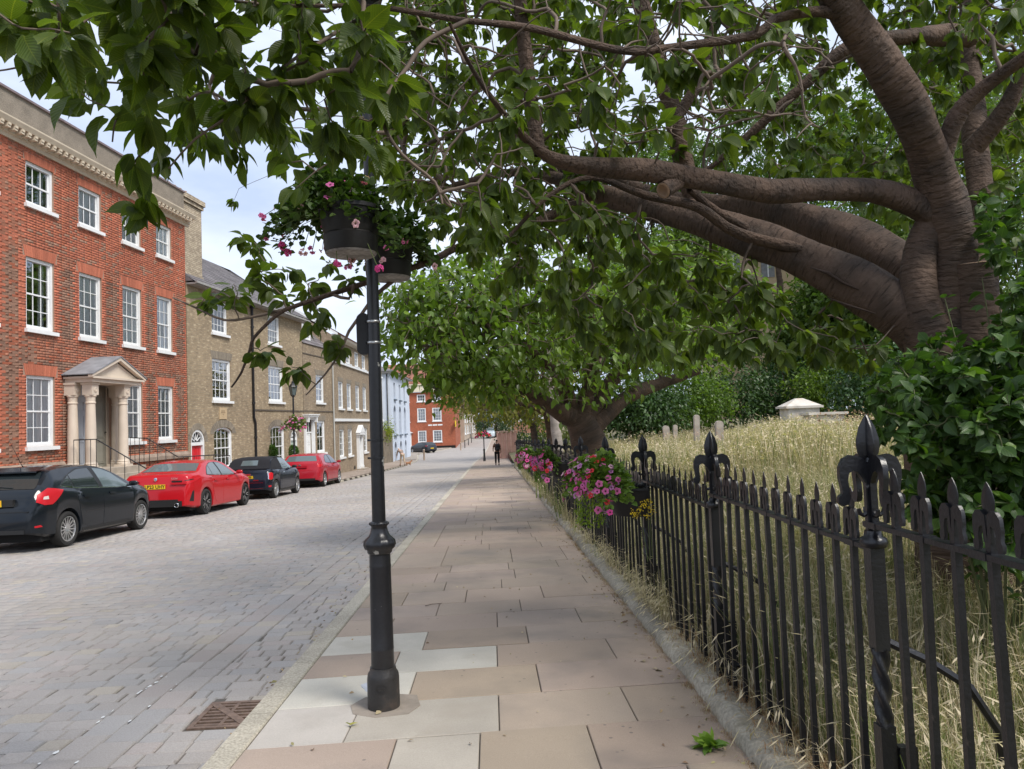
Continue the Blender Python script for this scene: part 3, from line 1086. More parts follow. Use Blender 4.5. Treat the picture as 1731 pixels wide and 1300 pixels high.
def flower_mesh(name, col, throat, pet=5, depth=.35, lob=.12, dark=None):
    """A petunia-like flower of diameter 1: a flared funnel with a notched rim."""
    n = pet * 4
    mb = MB()
    rings = [(.06, -.32 - depth * .2), (.13, -.06), (.34, .03), (.5, .0)]
    vs = []
    for i, (r, z) in enumerate(rings):
        for j in range(n):
            a_ = j / n * 2 * math.pi
            k = 1 - (lob * (1 - abs(math.sin(pet * a_ / 2))) * 2 if i >= 2 else 0)
            vs.append((r * k * math.cos(a_), r * k * math.sin(a_), z + (.05 * math.sin(pet * a_) if i == 3 else 0)))
    for i in range(3):
        t_ = throat if i < 1 else (col if i == 2 else tuple(.5 * (a + b) for a, b in zip(col, dark or col)))
        mb.add(vs[i * n:(i + 2) * n], [(j, (j + 1) % n, n + (j + 1) % n, n + j) for j in range(n)], t_, True)
    return mb.mesh(name, m_flower)

PINK, HOT, RED, LILAC, WHITE, PALE = (.78, .18, .45), (.80, .09, .36), (.75, .05, .06), (.62, .25, .55), (.85, .84, .70), (.85, .50, .62)
fl_me = {k: flower_mesh('flower', c, tuple(.35 * x for x in c), dark=tuple(.8 * x for x in c)) for k, c in dict(pink=PINK, hot=HOT, red=RED, lilac=LILAC, white=WHITE, pale=PALE).items()}

def plant_mass(name, label, cat, C0, rad, nleaf, nfl, colours, size, lsize=.035, droop=0.5, group=None, face=None, leafbase=(1, 1, 1), trail=0, trail_tint=(2.2, 1.9, .6), kind='round', low=-.35):
    """Bedding plant spilling out of a pot: leaves, stems and single flowers."""
    C0 = np.array(C0, float)
    t_ = thing(name, label, cat, C0, 0, group)
    rad = np.array(rad)
    d = rand_dirs(nleaf)
    d[:, 2] = np.where(d[:, 2] < low, -d[:, 2], d[:, 2])
    rr = rng.random(nleaf) ** .4
    P = d * rad * rr[:, None] * (1 + .18 * np.sin(7 * d[:, :1] + 5 * d[:, 1:2] + C0[1]))
    P[:, 2] -= droop * (np.hypot(P[:, 0], P[:, 1]) ** 2) / max(rad[0], .01)
    D = unit(d + rng.normal(0, .6, (nleaf, 3)))
    leaf_cloud('foliage', P, D, rng.uniform(.6, 1.3, nleaf) * lsize, leaf_tints(nleaf, leafbase, .22, .2), kind, m_pet_leaf, t_)
    mb = MB()
    for i in range(0, nleaf, max(1, nleaf // 60)):
        a_, b_ = np.array([0, 0, -.05]), P[i]
        mid = (a_ + b_) / 2 + np.array([0, 0, .05])
        mb.tube([a_, mid, b_], [.004, .003, .0015], 4, False)
    mb.build('stems', m_stem, t_)
    for i in range(nfl):
        d1 = rand_dirs(1)[0]
        if face is not None: d1 = unit(d1 + np.array(face) * 1.1)
        if d1[2] < low: d1[2] = -d1[2]
        p = d1 * rad * rng.uniform(.92, 1.12) * (1 + .18 * math.sin(7 * d1[0] + 5 * d1[1] + C0[1]))
        p[2] -= droop * (math.hypot(p[0], p[1]) ** 2) / max(rad[0], .01)
        c = colours[rng.integers(len(colours))]
        nd = Vector(unit(d1 + rng.normal(0, .3, 3) + (np.array(face) * .5 if face is not None else 0)))
        o = link('flower', fl_me[c], t_, p, None, size * rng.uniform(.75, 1.2))
        o.rotation_euler = nd.to_track_quat('Z', 'Y').to_euler()
    if trail:
        n = trail
        a_ = rng.random(n) * 2 * math.pi
        q_ = rng.random(n)
        base = np.array(face if face is not None else (0, 0, 0)) * rad * .55
        P = np.stack([base[0] + rad[0] * .35 * np.cos(a_), base[1] + rad[1] * .4 * np.sin(a_), -.08 - q_ * rad[2] * 1.5], 1) + rng.normal(0, .015, (n, 3))
        D = unit(np.tile([0, 0, -1.0], (n, 1)) + rng.normal(0, .8, (n, 3)))
        leaf_cloud('trailing_leaves', P, D, rng.uniform(.7, 1.3, n) * lsize * .6, leaf_tints(n, trail_tint, .2, .1), 'small', m_pet_leaf, t_)
    return t_

def bowl(x, y, z0, r, label):
    t_ = thing('hanging_basket', label, 'hanging basket', (x, y, z0), 0, 'black bowls on the near lamp post')
    MB().lathe([(r * .60, .012), (r * .80, .012), (r * .84, .03), (r * .87, .10), (r * .88, .107), (r * .84, .115), (r * .86, .125), (r * .99, .235), (r * 1.03, .24), (r * 1.03, .262), (r * .97, .262), (r * .93, .22), (.02, .22)], 40).build('bowl', m_bowl, t_, sharp=40)
    MB().lathe([(r * .3, .004), (r * .78, .0045), (r * .82, .014), (r * .3, .02)], 40).build('base_dish', m_bowlu, t_, sharp=40)
    return t_
zb0 = 2.445
bowl(-.862, 4.03, zb0, .172, 'black plastic bowl basket hanging in front of the lamp post shaft')
bowl(-.775, 4.74, zb0, .172, 'black plastic bowl basket hanging behind the lamp post shaft')
plant_mass('basket_plant', 'trailing pink and white geraniums spilling left from the front bowl on the lamp post', 'flowers', (-.965, 4.06, zb0 + .285), (.36, .25, .22), 2100, 14, ['pink', 'pale', 'pink'], .045, .04, .62, 'trailing plants in the lamp post bowls', leafbase=(.6, .66, .62), low=-.12)
plant_mass('basket_plant', 'leafy pink geraniums growing in the rear bowl on the lamp post', 'flowers', (-.74, 4.76, zb0 + .27), (.27, .27, .2), 1300, 9, ['pink', 'pale', 'white'], .05, .04, .6, 'trailing plants in the lamp post bowls', leafbase=(.6, .66, .62), low=-.05)
# flower heads on long stalks round the front bowl
def truss(parent, P, r, col, n=9):
    for k in range(n):
        d = rand_dirs(1)[0]
        o = link('flower', fl_me[col], parent, np.array(P) + d * r * rng.uniform(.4, 1), None, .026 * rng.uniform(.8, 1.3))
        o.rotation_euler = Vector(unit(d + np.array([0, -.5, -.1]))).to_track_quat('Z', 'Y').to_euler()
gp = [o for o in COL.objects if o.name == 'basket_plant'][0]
tr_px = [(444, 366, 'pink'), (470, 352, 'pale'), (450, 398, 'pink'), (478, 415, 'hot'), (486, 428, 'hot'), (512, 425, 'pale'), (528, 424, 'pink'), (545, 422, 'pink'), (570, 445, 'hot'), (590, 452, 'pink'), (596, 440, 'pale'), (560, 335, 'pale'), (593, 378, 'pink'), (548, 385, 'pink'), (640, 455, 'hot'), (645, 440, 'pale'), (683, 407, 'pink'), (505, 350, 'pale')]
stalk = MB()
for i, (a, b, c) in enumerate(tr_px):
    P = at(a, b, 4.02 + .12 * math.sin(i * 2.1)) - np.array(gp.location)
    truss(gp, P, .024, c, 7 if c == 'hot' or i in (0, 10) else 3)
    s0 = P * np.array([.35, .5, .2])
    stalk.tube([s0, (s0 + P) / 2 + np.array([0, 0, .06]), P], .0022, 4, False)
stalk.build('flower_stalks', m_stem, gp)
for (a, b) in ((516, 318), (522, 305), (528, 330), (512, 335), (548, 335), (552, 322), (545, 345), (663, 340), (508, 322), (535, 318)):
    truss(gp, at(a, b, 3.98) - np.array(gp.location), .03, 'white', 4)

# ------------------------------------------------------------------ troughs of petunias on the railings
def trough(y, label, sz=1.0):
    x = float(fence_x(y)) - .15
    z = float(np.interp(y, PY, PT)) - .46 - .20
    t_ = thing('planter_trough', label, 'planter', (x, y, z), fang, 'black troughs hung on the railings')
    mb = MB()
    n = 14
    prof = [(.80, 0), (.86, .03), (.97, .16), (1.0, .21), (1.04, .215), (1.04, .23), (.96, .23), (.9, .18)]
    vs = []
    for r, z_ in prof:
        for j in range(n + 1):                 # half-round front, flat back against the bars
            a_ = math.pi / 2 + math.pi * j / n
            vs.append((.08 + .30 * r * math.cos(a_) * sz, .23 * r * math.sin(a_) * sz, z_))
    k = n + 1
    fs = [(i * k + j, i * k + (j + 1) % k, (i + 1) * k + (j + 1) % k, (i + 1) * k + j) for i in range(len(prof) - 1) for j in range(k)]
    fs += [tuple(range(k - 1, -1, -1)), tuple((len(prof) - 1) * k + j for j in range(k))]
    mb.add(vs, fs, None, True)
    mb.build('pot', m_bowl, t_, sharp=40)
    hk = MB()
    for s in (-.12, .12):
        hk.tube([(.06, s, .1), (.07, s, .23), (.15, s, .245), (.17, s, .19)], .006, 5)
    hk.build('hook', m_iron, t_)
    return np.array([x, y, z])
c = trough(6.2, 'black half round trough hung on the railings, nearest the camera')
plant_mass('petunia_plant', 'pink and red petunias with yellow trailing creeper in the nearest railing trough', 'flowers', c + np.array([-.30, -.12, .33]), (.27, .34, .19), 2400, 95, ['pink', 'pink', 'lilac', 'red', 'hot', 'pale', 'pink', 'pink'], .056, .040, .35, 'petunias in the railing troughs', face=(-.6, -.7, .3), trail=600, leafbase=(1.5, 1.5, 1.1))
c = trough(12.6, 'black half round trough hung on the railings, second from the camera')
plant_mass('petunia_plant', 'bright pink petunias with red ones below in the second railing trough', 'flowers', c + np.array([-.30, -.08, .31]), (.26, .32, .18), 1500, 66, ['hot', 'pink', 'pink', 'hot', 'pink', 'lilac', 'red'], .085, .045, .5, 'petunias in the railing troughs', face=(-.6, -.8, .1), trail=800, trail_tint=(1.3, 1.35, .6))
c = trough(18.5, 'black half round trough hung on the railings, third from the camera')
plant_mass('petunia_plant', 'pale pink petunias in the third railing trough, farthest along', 'flowers', c + np.array([-.36, -.1, .30]), (.27, .36, .18), 1100, 52, ['pink', 'pale', 'hot', 'lilac', 'red', 'pink'], .09, .05, .5, 'petunias in the railing troughs', face=(-.6, -.8, .1), trail=700, trail_tint=(1.3, 1.35, .6))
# yellow goldenrod growing through the bars
t_ = thing('goldenrod', 'yellow flowering weed poking through the railings beside the nearest trough', 'weed', at(1093, 905, 5.75))
base = np.array(t_.location)
P, mb = [], MB()
for gi, (a, b) in enumerate(((1080, 862), (1070, 868), (1090, 850), (1097, 847), (1100, 858), (1075, 870), (1103, 864), (1086, 856), (1094, 872))):
    q = at(a, b, 5.62) - base
    if gi % 3 == 0: mb.tube([(.01 * gi, .02 * gi, -.2), q * .6, q], [.003, .002, .0015], 4, False)
    P.append(q + rng.normal(0, .013, (26, 3)))
P = np.concatenate(P)
leaf_cloud('blossom', P, rand_dirs(len(P)), rng.uniform(.009, .016, len(P)), np.tile([.85, .60, .03], (len(P), 1)) * rng.uniform(.8, 1.1, (len(P), 1)), 'small', m_flower, t_)
mb.build('stems', m_stem, t_)
# ================================================================== BUILDINGS ON THE LEFT
m_white = M('white_paint', (.78, .79, .79), .45, var=.05, vscale=5)
m_sash = M('sash_paint', (.74, .745, .73), .45, var=.06, vscale=5)
m_cream = M('cream_stone', (.62, .52, .41), .8, var=.12, vscale=3, var2=.08, v2scale=30, bump=.2, bscale=40)
m_glass = glass_mat('window_glass', (.84, .87, .89), .34)
m_glass_c = glass_mat('window_glass_clear', (.93, .95, .96), .07)
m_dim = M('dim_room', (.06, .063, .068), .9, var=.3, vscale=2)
m_curt = M('net_curtain', (.84, .85, .85), .9, var=.16, vscale=3, stretch=(9, 1, .4), rand=.22)
m_blind = M('blind', (.62, .63, .64), .9, var=.25, vscale=2.5, stretch=(6, 1, .5), rand=.4)
m_lead = M('lead_grey', (.23, .235, .25), .6, var=.25, vscale=4, bump=.2, bscale=15)
m_slate = M('slate', (.155, .145, .15), .75, tint=True, var=.2, vscale=2, bump=.3, bscale=20)
m_tile = M('clay_tile', (.24, .13, .095), .85, tint=True, var=.25, vscale=1.2, bump=.4, bscale=15)
m_ironr = M('rail_iron', (.02, .02, .022), .5)

class Facade:
    """A building whose street front runs from p0 to p1 in plan: local x along it, y into the house, z = world height."""
    def __init__(s, name, label, p0, p1, cat='house', group=None):
        s.p0, s.p1 = np.array(p0, float), np.array(p1, float)
        d = s.p1 - s.p0
        s.len = float(np.linalg.norm(d))
        s.t = thing(name, label, cat, (*p0, 0), math.atan2(d[1], d[0]), group)

    def wall(s, name, m, u0, u1, z0, z1, holes=(), y=0.0, depth=.14, thick=.3, parent=None):
        us = sorted({u0, u1} | {h[0] for h in holes} | {h[1] for h in holes})
        zs_ = sorted({z0, z1} | {h[2] for h in holes} | {h[3] for h in holes})
        us = [u for u in us if u0 <= u <= u1]
        zs_ = [z for z in zs_ if z0 <= z <= z1]
        mb = MB()
        for a, b in zip(us, us[1:]):
            for c, d in zip(zs_, zs_[1:]):
                if any(h[0] <= a + 1e-6 and b <= h[1] + 1e-6 and h[2] <= c + 1e-6 and d <= h[3] + 1e-6 for h in holes):
                    continue
                mb.add([(a, y, c), (b, y, c), (b, y, d), (a, y, d)], [(0, 1, 2, 3)])
        for h in holes:
            a, b, c, d = h[:4]
            q = [(a, c), (b, c), (b, d), (a, d)]
            for i in range(4):
                (x1, z1_), (x2, z2_) = q[i], q[(i + 1) % 4]
                mb.add([(x1, y, z1_), (x2, y, z2_), (x2, y + depth, z2_), (x1, y + depth, z1_)], [(3, 2, 1, 0)])
        mb.add([(u1, y, z0), (u1, y + 8, z0), (u1, y + 8, z1), (u1, y, z1)], [(0, 1, 2, 3)])
        mb.add([(u0, y, z0), (u0, y + 8, z0), (u0, y + 8, z1), (u0, y, z1)], [(3, 2, 1, 0)])
        mb.add([(u0, y + 8, z0), (u1, y + 8, z0), (u1, y + 8, z1), (u0, y + 8, z1)], [(3, 2, 1, 0)])
        return mb.build(name, m, parent or s.t, fix=False)

    def part(s, name, mb, m, parent=None, sharp=None):
        return mb.build(name, m, parent or s.t, sharp=sharp)

    def window(s, u0, u1, z0, z1, cols=3, rows=2, y=.05, fw=.085, sill=True, curtain=None, panes=True, arch=0.0, m=None, bar=.022, name='window', lower_rows=None, sill_h=.1, fan=False):
        """Sash window: box frame with meeting rail; sub-parts sill, glazing_bar, pane, curtain."""
        m = m or m_white
        lr = lower_rows or rows
        zt = z1 - arch                      # springing of an arched head
        f = MB()
        f.box((u0, y, z0), (u0 + fw, y + .11, zt)).box((u1 - fw, y, z0), (u1, y + .11, zt))
        f.box((u0 + fw, y + .001, z0), (u1 - fw, y + .11, z0 + fw * .9))
        if arch:
            n = 10
            uc, hw = (u0 + u1) / 2, (u1 - u0) / 2
            P = lambda k, r: (uc - (hw - r) * math.cos(math.pi * k / n), zt + max(0, arch - r) * math.sin(math.pi * k / n))
            for k in range(n):
                f.prism([P(k, 0), P(k + 1, 0), P(k + 1, fw), P(k, fw)], y, y + .11)
        else:
            f.box((u0 + fw, y + .001, z1 - fw), (u1 - fw, y + .11, z1))
        a, b, c, d = u0 + fw, u1 - fw, z0 + fw * .9, (z1 - fw)
        zm = c + (d - c) * (lr / (rows + lr))
        f.box((a, y + .035, zm - .022), (b, y + .085, zm + .022))
        f.box((a, y + .05, c), (a + .035, y + .08, d - arch * .3)).box((b - .035, y + .05, c), (b, y + .08, d - arch * .3))
        f.box((a + .035, y + .05, c), (b - .035, y + .08, c + .05))
        w_ = f.build(name, m, s.t)
        g = MB()
        pw = (b - a) / cols
        for k in range(1, cols):
            g.box((a + k * pw - bar / 2, y + .052, c), (a + k * pw + bar / 2, y + .074, d - (.02 if not arch else arch * .15)))
        hz = []
        for k in range(1, lr): hz.append(c + (zm - c) * k / lr)
        for k in range(1, rows): hz.append(zm + (d - zm) * k / rows)
        for z in hz: g.box((a, y + .0535, z - bar / 2), (b, y + .0725, z + bar / 2))
        g.build('glazing_bar', m, w_)
        edges_z = [c] + [z for z in hz if z < zm] + [zm] + [z for z in hz if z > zm] + [d + (0 if not arch else fw)]
        cu = curtain if curtain is not None else rng.choice(['net', 'blind', 'half'])
        mg = m_glass_c if cu in ('net', 'blind') else m_glass
        if panes:
            key = {}
            for i in range(cols):
                for j in range(len(edges_z) - 1):
                    zz0, zz1 = edges_z[j], edges_z[j + 1]
                    kk = round((zz1 - zz0) * 200)
                    if kk not in key:
                        key[kk] = MB().add([(-pw / 2, 0, -(zz1 - zz0) / 2), (pw / 2, 0, -(zz1 - zz0) / 2), (pw / 2, 0, (zz1 - zz0) / 2), (-pw / 2, 0, (zz1 - zz0) / 2)], [(0, 1, 2, 3)]).mesh('pane', mg)
                    link('pane', key[kk], w_, (a + (i + .5) * pw, y + .063, (zz0 + zz1) / 2), (rng.normal(0, .006), 0, rng.normal(0, .006)))
        else:
            MB().add([(a, y + .063, c), (b, y + .063, c), (b, y + .063, d + arch * .2), (a, y + .063, d + arch * .2)], [(0, 1, 2, 3)]).build('pane', mg, w_, fix=False)
        if cu in ('net', 'blind'):
            MB().add([(a, y + .085, c), (b, y + .085, c), (b, y + .085, d + arch), (a, y + .085, d + arch)], [(0, 1, 2, 3)]).build('curtain', m_curt if cu == 'net' else m_blind, w_, fix=False)
        else:
            if cu == 'half':
                q = (b - a) * .28
                MB().add([(a, y + .2, c), (a + q, y + .2, c), (a + q * .8, y + .2, d), (a, y + .2, d), (b - q, y + .2, c), (b, y + .2, c), (b, y + .2, d), (b - q * .8, y + .2, d)], [(0, 1, 2, 3), (4, 5, 6, 7)]).build('curtain', m_curt, w_, fix=False)
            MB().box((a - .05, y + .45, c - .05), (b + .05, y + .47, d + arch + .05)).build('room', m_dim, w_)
        if sill:
            MB().box((u0 - .07, -.09, z0 - sill_h), (u1 + .09, .13, z0 - .001)).build('sill', m, w_)
        return w_

# ------------------------------------------------------------------ the red brick town house
Rs, R1 = (-13.3285, 14.515), (-12.29, 27.84)
red = Facade('brick_townhouse', 'red brick three storey town house with pedimented double porch, on the left', Rs, R1)
m_mortar = M('mortar', (.34, .225, .165), .95, var=.15, vscale=4)
m_brick = M('brick', (1, 1, 1), .88, tint=True, world=True, stretch=(1, 1, .45), var=.17, vscale=1.1, var2=.16, v2scale=60, bump=.3, bscale=60)
cols_u = [(2.92, 4.0), (5.08, 6.16), (7.23, 8.28), (9.36, 10.42), (11.37, 12.36)]
W2 = [(a, b, 7.86, 9.05) for a, b in cols_u]
W1 = [(a, b, 4.46, 6.42) for a, b in cols_u]
W0 = [(a, b, 1.28, 3.21) for i, (a, b) in enumerate(cols_u) if i != 2]
DH = (6.92, 8.78, .55, 3.08)
BS = [(9.7, 10.5, -.45, .42), (11.5, 12.35, -.45, .42)]
holes = W2 + W1 + W0 + [DH] + BS
LU = 13.33
ZT = 9.40
red.wall('wall', m_mortar, 0.0, LU, -.9, ZT, holes)
ORANGE, DARKB, MIDR = np.array([.405, .128, .073]), np.array([.225, .125, .085]), np.array([.40, .125, .066])
def brick_col(u, z, near):
    r = rng.random()
    b = rng.normal(1, .10)
    if near: c = ORANGE * rng.normal(1.06, .07)
    elif z > 6.55 + .15 * math.sin(u * 3):
        c = ORANGE * .98 if r < .66 else (MIDR if r < .86 else DARKB * 1.35)
    elif .85 < z:
        c = DARKB * 1.08 if r < .62 else (DARKB * .82 if r < .78 else MIDR * .72)
        if 3.6 < z < 4.3 or 6.35 < z: c = c * .55 + MIDR * .45
    else:
        c = MIDR if r < .5 else (DARKB * 1.4 if r < .8 else ORANGE)
    return tuple(c * b)
bricks = []
ch, j = .075, 0
z = -.62
while z < ZT - .02:
    j += 1
    u = 2.5 + (.055 if j % 2 else .165)
    k = 0
    while u < LU:
        l = .225 if (k + j) % 2 else .112
        segs = [(max(u, 2.5), min(u + l, LU))]
        for h in holes + [(a - .12, b + .12, zt_ - .001, zt_ + .31) for a, b, _, zt_ in W2[:0] + W1 + W0] + [(a - .08, b + .08, zt_ - .001, zt_ + .23) for a, b, _, zt_ in W2]:
            if z + ch > h[2] + .02 and z < h[3] - .02:
                segs = [q for a, b in segs for q in ((a, min(b, h[0])), (max(a, h[1]), b)) if q[1] - q[0] > .025]
        for a, b in segs:
            near = any(h[2] - .25 < z < h[3] + .1 and (0 < h[0] - (a + b) / 2 < .25 or 0 < (a + b) / 2 - h[1] < .25) for h in W1 + W0) or a > LU - .26
            bricks.append((a, b, z, near))
        u += l
        k += 1
    z += ch
# the 300 that show largest: nearest the left edge of the picture, clear of window heads
cen = np.array([((a + b) / 2, z) for a, b, z, _ in bricks])
vis = (cen[:, 0] > 4.22) & (cen[:, 1] > .85) & (cen[:, 1] < 9.3)
sz = np.array([b - a for a, b, _, _ in bricks])
score = np.where(vis & (sz > .2), cen[:, 0] + .12 * np.abs(cen[:, 1] - 2.0), 99)
nearb = set(np.argsort(score)[:292].tolist())
bm_cache = {}
Vs, Ts = [], []
for i, (a, b, z, nr) in enumerate(bricks):
    e = .0045
    pr_ = .006 + rng.normal(0, .0018)
    c = brick_col((a + b) / 2, z, nr)
    q = [(a + e, -pr_, z + e), (b - e, -pr_, z + e), (b - e, -pr_, z + ch - e), (a + e, -pr_, z + ch - e), (a + e, .004, z + e), (b - e, .004, z + e), (b - e, .004, z + ch - e), (a + e, .004, z + ch - e)]
    if i in nearb:
        kk = (round((b - a) * 100), int(nr), 0 if z > 6.55 else 1, rng.integers(8))
        ce = np.array([(a + b) / 2, 0, z + ch / 2])
        if kk not in bm_cache:
            bm_cache[kk] = MB().add([tuple(np.array(p) - ce) for p in q], [(0, 1, 2, 3), (1, 0, 4, 5), (2, 1, 5, 6), (3, 2, 6, 7), (0, 3, 7, 4)], c).mesh('brick', m_brick)
        link('brick', bm_cache[kk], red.t, ce)
    else:
        Vs.append(q)
        Ts.append(np.tile(c, (8, 1)))
k = len(Vs)
f5 = np.array([(0, 1, 2, 3), (1, 0, 4, 5), (2, 1, 5, 6), (3, 2, 6, 7), (0, 3, 7, 4)])
me = np_mesh('brickwork', np.array(Vs).reshape(-1, 3), (f5[None] + 8 * np.arange(k)[:, None, None]).reshape(-1, 4), np.concatenate(Ts), mat=m_brick)
tag(link('brickwork', me, red.t), kind='stuff')
# gauged flat arches over the windows
def flat_arch(F, u0, u1, z0, h, spread, mat_, col, n=None, name='arch'):
    mb = MB()
    n = n or max(7, int((u1 - u0) / .075))
    for i in range(n):
        g = .0035
        f0, f1 = i / n, (i + 1) / n
        bl, br = u0 + (u1 - u0) * f0 + g, u0 + (u1 - u0) * f1 - g
        tl, tr = u0 - spread + (u1 - u0 + 2 * spread) * f0 + g, u0 - spread + (u1 - u0 + 2 * spread) * f1 - g
        b = rng.normal(1, .09)
        mb.prism([(bl, z0 + .002), (br, z0 + .002), (tr, z0 + h), (tl, z0 + h)], -.009, .01, tuple(np.array(col) * b))
    return F.part(name, mb, mat_)
for (a, b, c, d) in W1 + W0: flat_arch(red, a - .04, b + .04, d, .30, .08, m_brick, ORANGE * 1.12)
for (a, b, c, d) in W2: flat_arch(red, a - .03, b + .03, d, .22, .05, m_brick, ORANGE * 1.05)
cur2 = ['half', 'half', 'blind', 'net', 'net']
cur1 = ['half', 'half', 'net', 'net', 'net']
cur0 = ['net', 'net', 'blind', 'blind']
for (q, cu) in zip(W2, cur2): red.window(*q, 3, 1, curtain=cu, m=m_white if q[0] < 9 else m_sash)
for (q, cu) in zip(W1, cur1): red.window(*q, 3, 2, curtain=cu, m=m_white if q[0] < 6 else m_sash)
for (q, cu) in zip(W0, cur0): red.window(*q, 3, 2, curtain=cu, m=m_white if q[0] < 6 else m_sash)
m_plain = M('worn_stone', (.30, .23, .18), .9, var=.3, vscale=3, var2=.2, v2scale=20, bump=.5, bscale=25)
mb = MB()
for (a, b) in ((0, 6.5), (8.95, LU)): mb.prism([(-.10, .60), (-.10, .72), (-.03, .83), (.01, .83), (.01, .60)], a, b, axes='yz')
red.part('plinth_course', mb, m_plain)
for (a, b, c, d) in BS:
    red.window(a, b, c, d, 3, 1, y=.06, fw=.07, sill=False, curtain='none', panes=False, m=m_sash)
    flat_arch(red, a - .03, b + .03, d, .16, .03, m_brick, MIDR)
# cornice, modillions, parapet
m_corn = M('cornice_stone', (.55, .47, .36), .8, var=.15, vscale=2, bump=.2, bscale=30)
m_pebble = M('pebbledash', (.24, .205, .165), .95, var=.2, vscale=3, var2=.4, v2scale=45, bump=.9, bscale=60)
mb = MB()
prof = [(.0, 9.40), (-.05, 9.40), (-.06, 9.50), (-.10, 9.52), (-.12, 9.66), (-.30, 9.68), (-.33, 9.74), (-.36, 9.80), (-.36, 9.84), (.0, 9.90)]
mb.prism(prof, 0, LU + .22, axes='yz')
red.part('cornice', mb, m_corn)
mod_me = MB().box((-.055, -.19, 0), (.055, .0, .12)).box((-.05, -.21, .06), (.05, -.19, .12)).mesh('modillion', m_corn)
u = 3.9
while u < LU + .1:
    link('modillion', mod_me, red.t, (u, -.105, 9.55))
    u += .24
mb = MB().box((0, .02, 9.88), (LU, .35, 10.70))
red.part('parapet', mb, m_pebble)
red.part('coping', MB().box((0, -.04, 10.70), (LU + .05, .40, 10.76)), M('coping_purple', (.20, .16, .17), .8, var=.2))
mb = MB().prism([(.35, 10.2), (3.5, 11.4), (7.8, 10.2)], 0, LU, axes='yz')
red.part('roof', mb, m_slate)
mb = MB()
mb.lathe([(.11, 0), (.12, .1), (.10, .35), (.13, .37), (.13, .42), (.09, .43)], 12, (LU - .5, 1.1, 10.76))
red.part('chimney_pot', mb, M('chimney_pot', (.55, .36, .22), .85))
# porch: two doors behind columns under a pediment
m_ps = M('porch_paint', (.62, .53, .43), .6, var=.08, vscale=3, bump=.1)
def column(u, y, z0, z1, base=True):
    h = z1 - z0
    mb = MB()
    mb.box((u - .19, y - .19, z0 - .55), (u + .19, y + .19, z0))
    mb.lathe([(.19, 0), (.19, .05), (.165, .07), (.175, .10), (.15, .13), (.145, .16), (.142, h * .45), (.122, h - .62), (.14, h - .60), (.14, h - .57), (.122, h - .55), (.13, h - .42), (.155, h - .40), (.155, h - .36)], 20, (u, y, z0))
    mb.box((u - .15, y - .15, z1 - .36), (u + .15, y + .15, z1 - .06)).box((u - .18, y - .18, z1 - .06), (u + .18, y + .18, z1))
    c_ = red.part('column', mb, m_ps, sharp=40)
    mb = MB()                               # rosette on the block and a ring of leaves below it
    mb.lathe([(.07, 0), (.075, .012), (.05, .02), (.045, .01), (.015, .012), (.01, .024)], 12)
    mb.v = [(u + x, y - .152 - z_, z1 - .21 + y_) for x, y_, z_ in mb.v]
    red.part('rosette', mb, m_ps, c_, sharp=40)
for u_, y_ in ((6.68, -.16), (8.72, -.16), (6.80, -.62), (8.34, -.62)):
    column(u_, y_, .62, 3.06)
mb = MB().box((6.55, -.86, 3.065), (8.95, -.02, 3.17)).box((6.48, -.93, 3.17), (9.02, -.022, 3.23))
red.part('entablature', mb, m_ps)
mb = MB().prism([(6.62, 3.231), (8.88, 3.231), (7.75, 3.72)], -.80, -.03)
red.part('tympanum', mb, m_ps)
mb = MB()
for sgn in (1, -1):
    mb.prism([(7.75 + sgn * 1.32, 3.20), (7.75 + sgn * 1.32, 3.27), (7.75, 3.86), (7.75, 3.76)], -.94, -.80 + .0)
red.part('raking_cornice', mb, m_ps)
mb = MB()
for sgn in (1, -1):
    mb.prism([(7.75 + sgn * 1.34, 3.272), (7.75 + sgn * 1.34, 3.30), (7.75, 3.90), (7.75, 3.862)], -.96, -.01)
red.part('porch_roof', mb, m_lead)
m_door = M('door_greygreen', (.265, .255, .215), .5, var=.06)
m_door2 = M('door_bluegrey', (.40, .42, .45), .5, var=.05)
red.part('door_surround', MB().box((6.92, .12, .55), (7.02, .3, 3.08)).box((7.74, .12, .55), (7.92, .3, 3.08)).box((8.68, .12, .55), (8.78, .3, 3.08)), m_ps)
def panel_door(F, u0, u1, z0, z1, y, m, rowsd, colsd=1, name='door'):
    d_ = F.part(name, MB().box((u0, y, z0), (u1, y + .06, z1)), m)
    w_ = (u1 - u0)
    z = z0 + .1
    tot = sum(rowsd)
    for r_ in rowsd:
        hh = (z1 - z0 - .1 - .09 * len(rowsd)) * r_ / tot
        for c in range(colsd):
            a = u0 + .12 + c * (w_ - .15) / colsd
            b = u0 + .03 + (c + 1) * (w_ - .15) / colsd
            mb = MB()
            for lo, hi in (((a, y - .018, z), (b, y, z + .03)), ((a, y - .018, z + hh - .03), (b, y, z + hh)), ((a, y - .018, z + .03), (a + .03, y, z + hh - .03)), ((b - .03, y - .018, z + .03), (b, y, z + hh - .03))):
                mb.box(lo, hi)
            mb.box((a + .055, y - .008, z + .055), (b - .055, y, z + hh - .055))
            F.part('panel', mb, m, d_)
        z += hh + .09
    return d_
d1 = panel_door(red, 7.92, 8.68, .56, 3.05, .16, m_door, [1.2, 1.2, .55, .5])
d2 = panel_door(red, 7.02, 7.74, .56, 3.05, .16, m_door2, [1.2, 1.2, .55, .5])
red.part('handle', MB().lathe([(.0, 0), (.03, .01), (.03, .03), (.0, .04)], 10, (8.6, .12, 1.6)), m_ironr, d1)
m_step = M('step_stone', (.36, .31, .25), .9, var=.25, vscale=3, bump=.4, bscale=25)
red.part('landing', MB().box((6.45, -.95, -.8), (9.0, .3, .555)), m_step)
